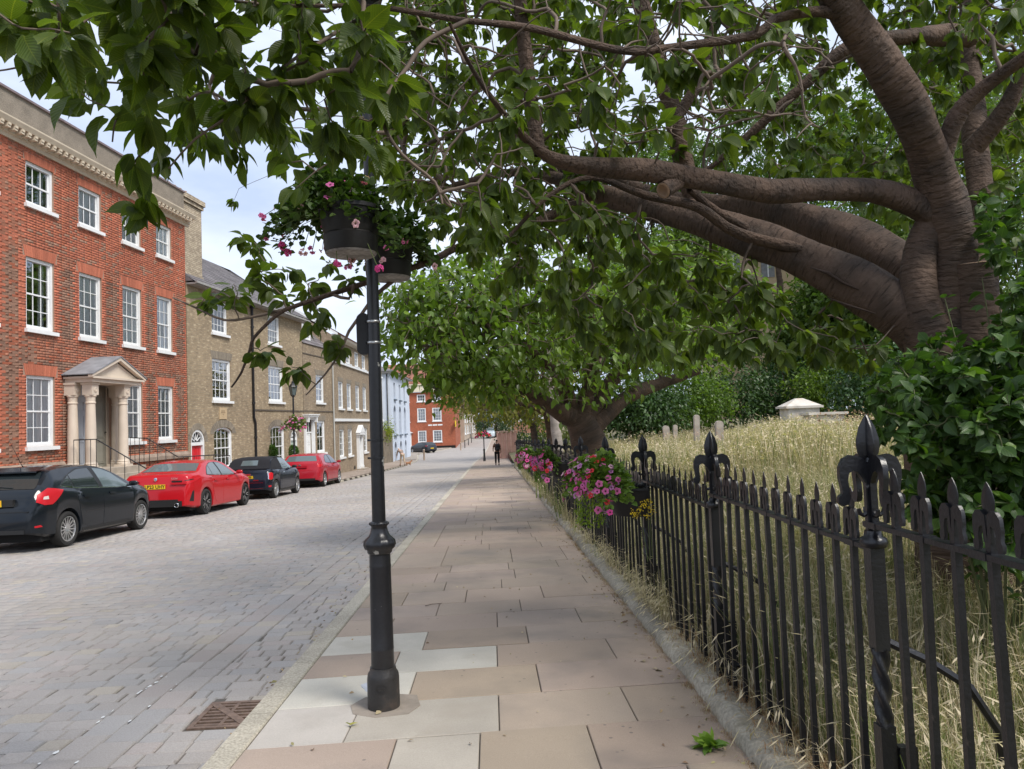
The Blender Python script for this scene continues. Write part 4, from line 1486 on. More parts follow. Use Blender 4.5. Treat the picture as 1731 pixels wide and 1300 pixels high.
for k in range(6):
    red.part('step', MB().box((7.1, -.95 - .29 * (k + 1), -.85), (8.9 + .04 * k, -.95 - .29 * k - .001, .555 - .185 * (k + 1))), m_step)
def handrail(pts, posts):
    mb = MB().tube(pts, .017, 6)
    P = np.array(pts)
    for f in np.linspace(0, 1, posts):
        i = f * (len(P) - 1)
        k = min(int(i), len(P) - 2)
        q = P[k] + (P[k + 1] - P[k]) * (i - k)
        mb.tube([q, (q[0], q[1], q[2] - .85)], .010, 5)
    red.part('handrail', mb, m_ironr)
handrail([(6.45, -.35, 1.42), (6.55, -.95, 1.42), (6.6, -2.6, .42)], 9)
handrail([(8.98, -.45, 1.42), (9.0, -1.0, 1.38), (9.2, -1.9, .75), (11.6, -1.95, .70), (13.2, -1.7, .6)], 16)

# ------------------------------------------------------------------ yellow-grey brick houses
def stock_brick(name, c1, c2, c3, mort):
    """Stock brick as a brick texture with patchy colour: courses too fine at this distance to build singly."""
    m = M(name, (1, 1, 1), .9, var=.16, vscale=.55, var2=.14, v2scale=3.5)
    t = m.node_tree
    b = t.nodes['Principled BSDF']
    src = b.inputs['Base Color'].links[0].from_socket
    tcn = [x for x in t.nodes if x.type == 'TEX_COORD'][0]
    sx = t.nodes.new('ShaderNodeSeparateXYZ')
    t.links.new(tcn.outputs['Object'], sx.inputs[0])
    cb = t.nodes.new('ShaderNodeCombineXYZ')
    ad = t.nodes.new('ShaderNodeMath')
    ad.operation = 'ADD'
    t.links.new(sx.outputs[0], ad.inputs[0])
    t.links.new(sx.outputs[1], ad.inputs[1])
    t.links.new(ad.outputs[0], cb.inputs[0])
    t.links.new(sx.outputs[2], cb.inputs[1])
    br = t.nodes.new('ShaderNodeTexBrick')
    br.inputs['Scale'].default_value = 1.0
    br.inputs['Brick Width'].default_value = .215
    br.inputs['Row Height'].default_value = .075
    br.inputs['Mortar Size'].default_value = .0075
    br.inputs['Bias'].default_value = -.1
    br.inputs['Color1'].default_value = (*c1, 1)
    br.inputs['Color2'].default_value = (*c2, 1)
    br.inputs['Mortar'].default_value = (*mort, 1)
    t.links.new(cb.outputs[0], br.inputs['Vector'])
    wn = t.nodes.new('ShaderNodeTexNoise')
    wn.inputs['Scale'].default_value = 9.0
    wn.inputs['Detail'].default_value = 2
    mpn = t.nodes.new('ShaderNodeMapping')
    mpn.inputs['Scale'].default_value = (.45, 1.4, 1)
    t.links.new(cb.outputs[0], mpn.inputs[0])
    t.links.new(mpn.outputs[0], wn.inputs['Vector'])
    mr = t.nodes.new('ShaderNodeMapRange')
    mr.inputs[1].default_value = .55
    mr.inputs[2].default_value = .72
    t.links.new(wn.outputs[0], mr.inputs[0])
    x0 = t.nodes.new('ShaderNodeMix')
    x0.data_type = 'RGBA'
    t.links.new(mr.outputs[0], x0.inputs[0])
    t.links.new(br.outputs[0], x0.inputs[6])
    x0.inputs[7].default_value = (*c3, 1)
    x = t.nodes.new('ShaderNodeMix')
    x.data_type = 'RGBA'
    x.blend_type = 'MULTIPLY'
    x.inputs[0].default_value = 1
    t.links.new(src, x.inputs[6])
    t.links.new(x0.outputs[2], x.inputs[7])
    t.links.new(x.outputs[2], b.inputs['Base Color'])
    bn = t.nodes.new('ShaderNodeBump')
    bn.inputs['Strength'].default_value = .5
    bn.inputs['Distance'].default_value = .012
    t.links.new(br.outputs['Fac'], bn.inputs['Height'])
    bn.invert = True
    t.links.new(bn.outputs[0], b.inputs['Normal'])
    return m
m_stock = stock_brick('stock_brick', (.335, .255, .160), (.25, .19, .122), (.50, .41, .28), (.29, .24, .175))
m_stock2 = stock_brick('stock_brick_b', (.30, .225, .148), (.225, .168, .115), (.43, .35, .245), (.26, .215, .16))
m_gaultarch = M('grey_arch', (.235, .20, .155), .9, tint=True, var=.15, vscale=5)
G0 = np.array((-12.29, 27.84))
gd = np.array([.096, 1.0]) / np.linalg.norm([.096, 1.0])
GA = Facade('grey_brick_house', 'tall yellow grey brick house with red arched door and big pale chimney', G0, G0 + gd * 11.6)
a2 = [(1.93, 3.26, 5.56, 6.93), (7.28, 8.66, 5.66, 7.04)]
a1 = [(1.90, 3.48, 2.78, 4.50), (7.24, 8.95, 2.86, 4.60)]
a0 = [(1.96, 3.52, -.02, 1.70), (7.34, 9.02, -.30, 1.70)]
rd = (.20, 1.22, -1.0, 1.63)
fd = (9.75, 10.65, -1.0, 1.45)
ZE = 7.30
GA.wall('wall', m_stock, 0.02, 11.55, -1.4, ZE, a2 + a1 + a0 + [rd, fd])
AG = (1, 1, 1)
for q in a2 + a1: flat_arch(GA, q[0] - .05, q[1] + .05, q[3], .32, .10, m_gaultarch, AG)
def seg_spandrel(F, u0, u1, z1, arch, m):
    n = 8
    uc, hw = (u0 + u1) / 2, (u1 - u0) / 2
    for sgn in (-1, 1):
        pts = [(uc + sgn * hw * math.cos(math.pi / 2 * k / n), z1 - arch + arch * math.sin(math.pi / 2 * k / n)) for k in range(n + 1)]
        pts += [(uc + sgn * hw, z1 + .002)] if True else []
        F.part('spandrel', MB().prism(pts, -.003, .14), m)
def arch_ring(F, u0, u1, z1, arch, h, m, n=15):
    uc, hw = (u0 + u1) / 2, (u1 - u0) / 2
    mb = MB()
    for k in range(n):
        t0, t1 = math.pi * (k + .04) / n, math.pi * (k + .96) / n
        P = lambda t_, e: (uc - (hw + e) * math.cos(t_), z1 - arch + (arch + e) * math.sin(t_))
        b = rng.normal(1, .1)
        mb.prism([P(t0, .0), P(t1, .0), P(t1, h), P(t0, h)], -.010, .005, (b, b, b))
    F.part('arch', mb, m)
for q in a0:
    seg_spandrel(GA, q[0], q[1], q[3], .28, m_stock)
    arch_ring(GA, q[0], q[1], q[3], .28, .3, m_gaultarch, 19)
    GA.window(*q, 4, 2, curtain='none', arch=.28, panes=True, sill_h=.12)
for i, q in enumerate(a1): GA.window(*q, 4, 2, curtain='half' if i == 0 else 'none', fw=.10)
for i, q in enumerate(a2): GA.window(*q, 4, 2, curtain='blind', fw=.09, panes=False)
# red arched door with a fanlight
def fan_door(F, u0, u1, z0, z1, m, doorcol, arch):
    seg_spandrel(F, u0, u1, z1, arch, m)
    arch_ring(F, u0, u1, z1, arch, .24, m_gaultarch)
    uc, hw = (u0 + u1) / 2, (u1 - u0) / 2
    zt = z1 - arch
    n = 12
    f = MB()
    f.box((u0, .02, z0), (u0 + .09, .2, zt)).box((u1 - .09, .02, z0), (u1, .2, zt)).box((u0 + .09, .03, zt - .12), (u1 - .09, .19, zt))
    P = lambda k, r: (uc - (hw - r) * math.cos(math.pi * k / n), zt + (arch - r) * math.sin(math.pi * k / n))
    for k in range(n): f.prism([P(k, 0), P(k + 1, 0), P(k + 1, .09), P(k, .09)], .02, .16)
    for k in range(1, 6):
        a_ = math.pi * k / 6
        e = np.array([-math.cos(a_), 0, math.sin(a_)])
        f.box((.10, -.012, -.014), (arch - .08, .012, .014), ax=[e, (0, 1, 0), (e[2], 0, -e[0])], org=(uc, .1, zt))
    fr_ = F.part('door_frame', f, m_white)
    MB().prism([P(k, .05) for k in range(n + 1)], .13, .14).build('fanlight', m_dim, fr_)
    return panel_door(F, u0 + .09, u1 - .09, z0, zt - .12, .12, doorcol, [1, .6, 1], 2)
m_reddoor = M('red_door', (.62, .025, .035), .35, coat=.3)
fan_door(GA, *rd[:2], rd[2], rd[3], m_stock, m_reddoor, .5)
fan_door(GA, *fd[:2], fd[2], fd[3], m_stock, M('pale_door', (.55, .62, .57), .4), .4)
m_band = M('sooty_band', (.11, .09, .07), .9, var=.3)
GA.part('string_course', MB().box((5.6, -.035, 2.41), (11.55, .02, 2.47)), m_band)
m_tab = M('stone_tablet', (.48, .36, .22), .9, var=.12)
tb = GA.part('tablet', MB().box((2.40, -.03, 2.02), (3.02, .01, 2.50)), m_tab)
mb = MB()
for k, (w_, z) in enumerate(((.36, 2.36), (.40, 2.29), (.12, 2.21))):
    for i in range(int(w_ / .055)):
        mb.box((2.71 - w_ / 2 + i * .055, -.036, z - .018), (2.71 - w_ / 2 + i * .055 + .035, -.0305, z + .018))
GA.part('inscription', mb, M('cut_letters', (.26, .19, .12), .9), tb)
dp = MB()
pts = [(5.47, -.07, ZE - .05), (5.47, -.07, 2.1), (5.62, -.07, 1.85), (5.62, -.07, -1.0)]
dp.tube(pts, .055, 8)
for z in (6.2, 4.4, 2.75, 1.2, -.3): dp.lathe([(.075, z - .05), (.075, z + .05)], 8, (5.47 if z > 2 else 5.62, -.07, 0))
dp.box((5.36, -.17, ZE - .25), (5.58, -.0, ZE - .02))
GA.part('drainpipe', dp, m_ironr, sharp=40)

def tiled_roof(F, name, A, B, C_, D_, nrow, ncol, m, rowname='slate', single=False, th=.02, base=(1, 1, 1), var=.12):
    """Roof slope A-B (eave) to D-C (ridge) laid with courses of lapped tiles."""
    A, B, C_, D_ = [np.array(p, float) for p in (A, B, C_, D_)]
    nrm = unit(np.cross(B - A, D_ - A))
    mb = MB()
    mb.add([A, B, C_, D_], [(0, 1, 2, 3)], base)
    for j in range(nrow):
        f0, f1 = j / nrow, min(1, (j + 1.25) / nrow)
        e0, e1 = A + (D_ - A) * f0, B + (C_ - B) * f0
        g0, g1 = A + (D_ - A) * f1, B + (C_ - B) * f1
        for i in range(ncol):
            h0, h1 = (i + .5 * (j % 2)) / ncol + .0008, min(1, (i + 1 + .5 * (j % 2)) / ncol - .0008)
            if h0 >= 1: continue
            lift = nrm * th * rng.uniform(.8, 1.3)
            b = rng.normal(1, var)
            p0, p1 = e0 + (e1 - e0) * h0 + lift, e0 + (e1 - e0) * h1 + lift
            p2, p3 = g0 + (g1 - g0) * h1 + nrm * .004, g0 + (g1 - g0) * h0 + nrm * .004
            mb.add([p0, p1, p2, p3, p0 - lift, p1 - lift], [(0, 1, 2, 3), (4, 5, 1, 0)], (base[0] * b, base[1] * b * rng.normal(1, .02), base[2] * b))
    o = mb.build(name, m, F.t, fix=False)
    o['kind'] = 'stuff'
    return o
rf = GA.part('roof', MB().add([(0, 4, 10.3), (11.7, 4, 10.3), (11.7, 8.3, 7.3), (0, 8.3, 7.3), (11.62, -.3, 7.3), (0.0, -.3, 7.3)], [(0, 1, 2, 3), (4, 1, 2), (5, 0, 3)]), m_slate)
tiled_roof(GA, 'slates', (0.0, -.38, 7.26), (11.75, -.38, 7.36), (10.2, 4.0, 10.3), (0.0, 4.0, 10.3), 18, 40, m_slate, base=(1.0, .97, .95))
GA.part('eaves_board', MB().box((0.03, -.36, 7.18), (11.7, .05, 7.25)).box((0.03, -.44, 7.22), (11.72, -.362, 7.30)), M('eaves_grey', (.30, .29, .28), .6, var=.2))
m_stock3 = stock_brick('chimney_brick', (.52, .43, .31), (.36, .29, .21), (.62, .53, .40), (.19, .155, .12))
mb = MB().box((.06, .25, 7.2), (1.70, 1.5, 10.5)).box((.0, .18, 10.5), (1.76, 1.57, 10.65)).box((-.04, .12, 10.651), (1.80, 1.6, 10.85)).box((.03, .21, 7.6), (1.73, 1.53, 7.75))
chm = GA.part('chimney', mb, m_stock3)
for k in range(4): GA.part('chimney_pot', MB().lathe([(.12, 0), (.13, .08), (.10, .4), (.13, .42), (.09, .43)], 10, (.25 + .4 * k, .85, 10.85)), MATS['chimney_pot'], chm)

GB = Facade('grey_brick_house', 'lower yellow grey brick house with dormer window and white door surround', G0 + gd * 11.62, G0 + gd * 16.27)
b1 = (1.86, 3.16, 2.95, 4.53)
b0 = (1.88, 3.18, .12, 1.93)
bd_ = (-.02, 1.22, -1.05, 2.02)
GB.wall('wall', m_stock2, 0.0, 4.62, -1.6, 6.12, [b1, b0, (.08, 1.16, -1.05, 1.98)])
flat_arch(GB, b1[0] - .05, b1[1] + .05, b1[3], .28, .08, m_gaultarch, AG)
flat_arch(GB, b0[0] - .05, b0[1] + .05, b0[3], .28, .08, m_gaultarch, AG)
GB.window(*b1, 2, 2, curtain='none', fw=.10)
GB.window(*b0, 2, 1, curtain='half', fw=.11, sill_h=.16)
mb = MB().box((-.08, -.10, -1.1), (.10, .05, 1.98)).box((1.14, -.10, -1.1), (1.32, .05, 1.98)).box((-.08, -.12, 1.98), (1.32, .05, 2.12)).box((-.18, -.30, 2.121), (1.42, .04, 2.22)).box((-.22, -.36, 2.221), (1.46, .03, 2.27))
for s_ in (-.06, 1.16): mb.box((s_, -.28, 1.85), (s_ + .14, -.101, 2.12))
GB.part('door_surround', mb, m_white)
dd = panel_door(GB, .10, 1.14, -1.05, 1.25, .1, m_white, [1, 1, .5], 2)
GB.part('handle', MB().box((.9, .04, -.1), (.96, .09, .05)), m_ironr, dd)
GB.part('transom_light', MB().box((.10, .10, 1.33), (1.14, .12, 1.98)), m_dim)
GB.part('transom_bar', MB().box((.10, .06, 1.25), (1.14, .14, 1.33)).box((.42, .07, 1.33), (.46, .099, 1.98)).box((.78, .07, 1.33), (.82, .099, 1.98)), m_white)
GB.part('string_course', MB().box((-.05, -.035, 2.43), (4.62, .02, 2.49)).box((0, -.03, 5.55), (4.62, .02, 5.60)), m_band)
tiled_roof(GB, 'slates', (0.0, -.05, 6.12), (4.62, -.05, 6.12), (4.62, 3.8, 9.4), (0.0, 3.8, 9.4), 16, 18, m_slate, base=(1.05, 1, .98))
GB.part('roof', MB().add([(0, 3.8, 9.4), (4.62, 3.8, 9.4), (4.62, 8, 6.1), (0, 8, 6.1)], [(0, 1, 2, 3)]), m_slate)
dm = MB().prism([(.45, 6.3), (1.95, 6.3), (1.95, 7.35), (.45, 7.35)], .35, 1.7).prism([(.35, 7.352), (2.05, 7.352), (1.2, 7.50)], .25, 2.0)
GB.part('dormer', dm, m_lead)
GB.window(.62, 1.80, 6.42, 7.25, 3, 2, y=.22, curtain='none', panes=False, sill=False)
GB.part('drainpipe', MB().tube([(4.56, -.06, 6.0), (4.56, -.06, -1.3)], .045, 8).box((4.46, -.15, 5.85), (4.66, -.005, 6.08)), M('grey_pipe', (.45, .45, .42), .5), sharp=40)

# ------------------------------------------------------------------ brown brick terrace with the white string courses
K0 = G0 + gd * 16.30
K1 = np.array([-10.95, 66.0])
GK = Facade('brown_brick_house', 'brown brick Georgian house with white string courses and tiled roof', K0, K0 + unit(K1 - K0) * 17.6)
ku = [1.42, 3.86, 6.62, 9.2, 11.75, 14.3]
kt = [(u, u + 1.35, 5.68, 6.72) for u in ku]
kf = [(u, u + 1.35, 2.68, 4.38) for u in ku]
kg = [(u, u + 1.35, -.36, 1.37) for i, u in enumerate(ku) if i != 2]
kd = (6.75, 7.85, -1.35, .95)
GK.wall('wall', m_stock2, .0, 17.6, -2.2, 7.05, kt + kf + kg + [kd])
for q in kt: GK.window(*q, 3, 2, y=.04, curtain='blind', panes=False, m=m_white, sill_h=.06)
for q in kf + kg:
    GK.window(*q, 3, 2, y=.04, curtain='net', panes=False, m=m_white, bar=.03)
    flat_arch(GK, q[0] - .04, q[1] + .04, q[3], .26, .07, m_gaultarch, AG, 14)
GK.part('string_course', MB().box((.02, -.10, 1.88), (17.6, .02, 2.05)).box((.02, -.10, 5.47), (17.6, .02, 5.60)), m_white)
GK.part('eaves_cornice', MB().prism([(0, 6.9), (-.10, 6.9), (-.14, 6.98), (-.30, 7.0), (-.36, 7.12), (0, 7.16)], .0, 17.6, axes='yz'), M('eaves_cream', (.55, .51, .44), .7))
tiled_roof(GK, 'tiles', (.0, -.32, 7.14), (17.6, -.32, 7.14), (17.6, 4.2, 9.9), (.0, 4.2, 9.9), 24, 48, m_tile, base=(.9, .95, 1), var=.16)
GK.part('roof', MB().add([(0, 4.2, 9.9), (17.6, 4.2, 9.9), (17.6, 8, 7.2), (0, 8, 7.2)], [(0, 1, 2, 3)]), m_tile)
mb = MB().prism([(0.0, 6.2), (0, 7.1), (4.2, 9.88), (8, 7.1), (8, 6.2)], -.02, .0 - .001, axes='yz')
GK.part('gable', mb, m_stock2)
GK.part('verge_board', MB().prism([(-.36, 7.05), (-.36, 7.20), (4.2, 9.99), (4.2, 9.86)], -.07, .03, axes='yz'), m_white)
mb = MB()
for s_ in (6.55, 7.80): mb.box((s_, -.18, -1.5), (s_ + .22, .04, .95)).box((s_ - .03, -.21, -1.5), (s_ + .25, .05, -1.2)).box((s_ - .03, -.21, .80), (s_ + .25, .05, .951))
mb.box((6.45, -.30, .952), (8.12, .05, 1.10)).prism([(6.40, 1.101), (8.17, 1.101), (7.285, 1.62)], -.32, .04)
GK.part('door_surround', mb, m_white)
panel_door(GK, 6.77, 7.80, -1.35, .93, .08, m_white, [1, 1, .5], 2)
GK.part('step', MB().box((6.5, -.5, -2.0), (8.1, .0, -1.36)), m_step)
mb = MB()
for u in (5.9, 8.5): mb.lathe([(.22, 0), (.22, .01)], 14, (0, 0, 0)); 
mb = MB()
for u in (5.75, 8.45):
    mb.prism([(u + .24 * math.cos(math.pi * k / 8), -1.32 + .24 * math.sin(math.pi * k / 8)) for k in range(9)], -.012, -.004)
GK.part('cellar_opening', mb, m_black)
GK.part('aerial', MB().tube([(11.0, 4.2, 9.9), (11.0, 4.2, 11.6)], .02, 4).tube([(10.5, 4.2, 11.5), (11.5, 4.2, 11.5)], .012, 4), M('aerial_metal', (.5, .5, .5), .4, metal=.6))
mb = MB().box((8.2, 3.6, 9.5), (9.4, 4.6, 10.9))

# garden wall with ivy, then the pale blue house
gw = thing('garden_wall', 'old stone garden wall between the brown house and the pale blue house', 'wall', (-11.9, 61.2, 0))
MB().box((-.4, 0, -2.4), (.0, 11.2, 1.1)).build('wall', M('rubble_wall', (.20, .165, .12), .95, var=.35, vscale=1.2, var2=.3, v2scale=6, bump=.6, bscale=8), gw)
iv = thing('ivy', 'yellow green ivy heaped on top of the old garden wall', 'ivy', (-11.9, 69.3, .9))
P = rng.normal(0, 1, (900, 3)) * np.array([.28, 1.1, .45])
leaf_cloud('foliage', P, rand_dirs(900), rng.uniform(.12, .22, 900), leaf_tints(900, (1.9, 1.5, .6), .25, .3), 'small', m_pet_leaf, iv)
m_blue = M('pale_blue_render', (.64, .70, .79), .75, var=.05, vscale=1.0)
m_bluep = M('blue_grey_front', (.56, .62, .71), .75, var=.06, vscale=1.0)
PB = Facade('pale_blue_house', 'pale blue rendered three storey house with tall narrow arched windows', (-11.95, 72.2), (-12.35, 88.0))
bw, bl = [], []
for u in (2.3, 6.4, 10.5):
    bw.append((u, u + 1.3, 4.2, 5.85))
for u in (1.9, 6.1, 10.3):
    bl.append((u, u + 1.7, .55, 3.55))
blg = [(u, u + 1.7, -2.2, -.15) for u in (1.9, 6.1, 10.3)]
PB.wall('wall', m_bluep, 0, 15.8, -2.7, 6.7, bw + bl + blg, depth=.3)
PB.part('end_wall', MB().box((-.03, -.02, -2.7), (-.001, 8.0, 6.7)), m_blue)
m_slatew = M('blue_dark_pane', (.10, .13, .18), .3)
for q in bw + bl + blg:
    w_ = PB.part('window', MB().box((q[0], .2, q[2]), (q[1], .24, q[3])), m_slatew)
    f_ = MB().box((q[0] + .75 * (q[1] - q[0]) / 1.5 - .04, .15, q[2]), (q[0] + .75 * (q[1] - q[0]) / 1.5 + .04, .199, q[3])).box((q[0], .15, (q[2] + q[3]) / 2 - .04), (q[1], .198, (q[2] + q[3]) / 2 + .04))
    PB.part('frame', f_, m_bluep, w_)
    PB.part('sill', MB().box((q[0] - .12, -.18, q[2] - .16), (q[1] + .12, .1, q[2] - .01)), M('dark_sill', (.12, .15, .19), .7), w_)
for q in bl + blg: seg_spandrel(PB, q[0], q[1], q[3] + .001, .7, m_bluep)
PB.part('eaves', MB().box((-.35, -.45, 6.7), (16.1, 8.4, 6.85)), M('slate_eave', (.26, .255, .25), .7))
PB.part('roof', MB().add([(-.4, -.5, 6.86), (16.2, -.5, 6.86), (16.2, 8.5, 6.86), (-.4, 8.5, 6.86), (3.5, 4, 8.6), (12, 4, 8.6)], [(0, 1, 5, 4), (1, 2, 5), (2, 3, 4, 5), (3, 0, 4)]), m_slate)
PB.part('drainpipe', MB().tube([(-.10, .3, 6.6), (-.10, .3, -2.4)], .05, 6), m_ironr)

# ------------------------------------------------------------------ red brick house closing the side street
m_redfar = stock_brick('far_red_brick', (.37, .10, .05), (.29, .08, .042), (.40, .13, .07), (.33, .15, .09))
FR = Facade('far_brick_house', 'distant red brick house with white sash windows facing the camera across the side street', (-20.5, 113.0), (-9.0, 113.4))
cols = [(-17.2, -15.85), (-14.7, -13.4), (-12.4, -11.0)]
h3 = [(a + 20.5, b + 20.5, 5.0, 6.1) for a, b in cols]
h2 = [(a + 20.5, b + 20.5, 1.95, 4.0) for a, b in cols]
h1 = [(a + 20.5, b + 20.5, -1.25, .55) for a, b in cols[1:]]
fdr = (2.7, 4.4, -2.05, .1)
FR.wall('wall', m_redfar, 0, 11.5, -2.6, 6.45, h3 + h2 + h1 + [fdr])
for q in h3: FR.window(*q, 3, 1, y=.02, fw=.13, curtain='none', panes=False, bar=.05, m=m_white)
for q in h2 + h1: FR.window(*q, 3, 2, y=.02, fw=.13, curtain='net', panes=False, bar=.04, m=m_white)
FR.part('cornice', MB().box((-.2, -.35, 6.5), (11.7, .2, 7.55)).box((-.3, -.5, 7.55), (11.8, .2, 7.7)), M('far_cream', (.70, .64, .50), .7))
FR.part('wall_foot', MB().box((0, -.05, -2.6), (11.5, -.001, -1.85)), m_black)
FR.part('porch', MB().box((2.3, -.5, -2.2), (2.65, .0, .25)).box((4.45, -.5, -2.2), (4.8, .0, .25)).prism([(2.0, .252), (5.1, .252), (3.55, 1.0)], -.7, .0), m_white)
FR.part('door', MB().box((2.7, .1, -2.05), (4.4, .2, .1)), M('far_door', (.35, .36, .38), .5))
tiled_roof(FR, 'tiles', (-.3, -.3, 7.7), (11.8, -.3, 7.7), (10.5, 4.5, 11.2), (.5, 4.5, 11.2), 20, 30, m_tile, base=(1.05, .85, .8), var=.2)
FR.part('street_wall', MB().box((11.501, 0, -2.6), (11.56, 20, 6.4)), m_redfar)
FR.part('lettering', MB().box((7.4, -.02, 1.25), (8.0, -.001, 1.45)).box((8.1, -.02, 1.25), (8.8, -.001, 1.45)).box((8.9, -.02, 1.25), (9.6, -.001, 1.45)), m_white)
FR.part('wall_sign', MB().box((11.56, -.8, 1.0), (11.7, .3, 1.9)), M('yellow_sign', (.80, .55, .03), .5))
# shops up the hill beyond it
SH = Facade('shop_row', 'row of old shop fronts climbing the hill beyond the far red house', (-8.95, 133.5), (-8.6, 171.0))
shw = [(u, u + 2.6, 1.6, 3.4) for u in (2, 8, 14, 22, 29)] 
shg = [(u, u + 3.6, -.6, 1.0) for u in (1.5, 7.5, 14, 22, 29)]
SH.wall('wall', M('rough_render', (.40, .33, .26), .9, var=.2, vscale=.6), 0, 37.5, -3, 4.6, shw + shg)
for q in shw: SH.window(*q, 2, 2, y=.03, fw=.14, curtain='none', panes=False, bar=.06)
for q in shg: SH.window(*q, 3, 1, y=.03, fw=.16, curtain='none', panes=False, bar=.08)
SH.part('roof', MB().prism([(-.4, 4.6), (4, 7.5), (8.2, 4.6)], 0, 37.5, axes='yz'), m_tile)
# houses behind, glimpsed at the very end of the street
for i, (x, y, h, lab, col) in enumerate(((-24, 215, 9, 'pale house among the trees at the far top of the street', (.5, .42, .34)), (6, 190, 8, 'brick house behind the street trees at the end of the right pavement', (.33, .17, .11)))):
    hs = thing('distant_house', lab, 'house', (x, y, float(zs(y))))
    MB().box((-6, -4, -1), (6, 4, h * .65)).build('wall', M('dist%d' % i, col, .9, var=.2, vscale=.5), hs)
    MB().prism([(-4.4, h * .65), (0, h), (4.4, h * .65)], -6.3, 6.3, axes='yz').build('roof', m_tile, hs)
    for k in range(4): MB().box((-4.8 + 2.6 * k, -4.06, h * .3), (-3.6 + 2.6 * k, -4.001, h * .3 + 1.5)).build('window', m_white, hs)
# red-brown boarded wall on the right pavement's far end
bwall = thing('boarded_wall', 'pinkish brick wall with ribs at the far end of the right pavement', 'wall', (-1.62, 70, float(zs(70))), .03)
m_pinkb = M('pink_boards', (.60, .37, .29), .85, var=.12, vscale=2, rand=.12)
MB().box((-.02, -.02, -.2), (1.9, .24, 2.45)).build('wall', m_pinkb, bwall)
for k in range(5): MB().box((.0 + k * .42, -.16, -.2), (.14 + k * .42, -.021, 2.52)).build('pier', m_pinkb, bwall)
MB().box((-.1, -.2, 2.53), (2.0, .3, 2.60)).build('coping', m_pinkb, bwall)
# church wall seen through the leaves
chw = thing('church', 'tan stone church wall with grey louvred window glimpsed through the foliage', 'church', (17.6, 62, 2.0), 0)
MB().box((0, 0, -1), (9, 6, 15.6)).build('wall', M('church_stone', (.52, .40, .26), .9, var=.15, vscale=.7), chw)
MB().prism([(-.2, 15.62), (3, 18), (6.2, 15.62)], -.3, 9.3, axes='yz').build('roof', m_lead, chw)
for u in (1.0, 3.9, 6.8):
    w_ = MB().prism([(u, 10.9), (u + 1.1, 10.9), (u + 1.1, 13.2), (u + .55, 14.0), (u, 13.2)], -.06, -.001).build('window', m_lead, chw)
    MB().box((u + .5, -.1, 10.9), (u + .6, -.061, 13.7)).build('mullion', m_white, w_)
# ================================================================== PARKED CARS
def paint(name, col, flake=0.0):
    return M(name, col, .45, spec=.06, coat=.75)
m_carglass = M('car_glass', (.020, .026, .028), .03, spec=.9)
m_carglass2 = M('car_glass_pale', (.10, .13, .135), .04, spec=.9)
m_tyre = M('tyre', (.022, .021, .020), .85, bump=.2, bscale=40)
m_alloy = M('alloy', (.58, .58, .58), .28, metal=.85)
m_dalloy = M('alloy_dark', (.03, .03, .032), .4, metal=.5)
m_trim = M('black_trim', (.014, .014, .014), .5)
m_chrome = M('chrome', (.75, .75, .76), .12, metal=1.0)
m_under = M('car_underside', (.008, .008, .008), .9)
m_tail = M('tail_lamp_red', (.50, .012, .02), .35, spec=.3, coat=.15)
m_clear = M('lamp_clear', (.62, .56, .52), .3, coat=.15)
m_yplate = M('plate_yellow', (.80, .52, .02), .45)
m_plettr = M('plate_black', (.015, .015, .015), .5)

def text_obj(name, body, size, mat, parent, loc, rot, align='CENTER', extrude=.0015, offset=.0):
    cu = bpy.data.curves.new(name, 'FONT')
    cu.body = body
    cu.size = size
    cu.align_x = align
    cu.align_y = 'CENTER'
    cu.extrude = extrude
    cu.offset = offset
    cu.materials.append(mat)
    o = bpy.data.objects.new(name, cu)
    COL.objects.link(o)
    bpy.context.view_layer.update()
    me = bpy.data.meshes.new_from_object(o.evaluated_get(bpy.context.evaluated_depsgraph_get()))
    me.name = name
    bpy.data.objects.remove(o)
    return link(name, me, parent, loc, rot)

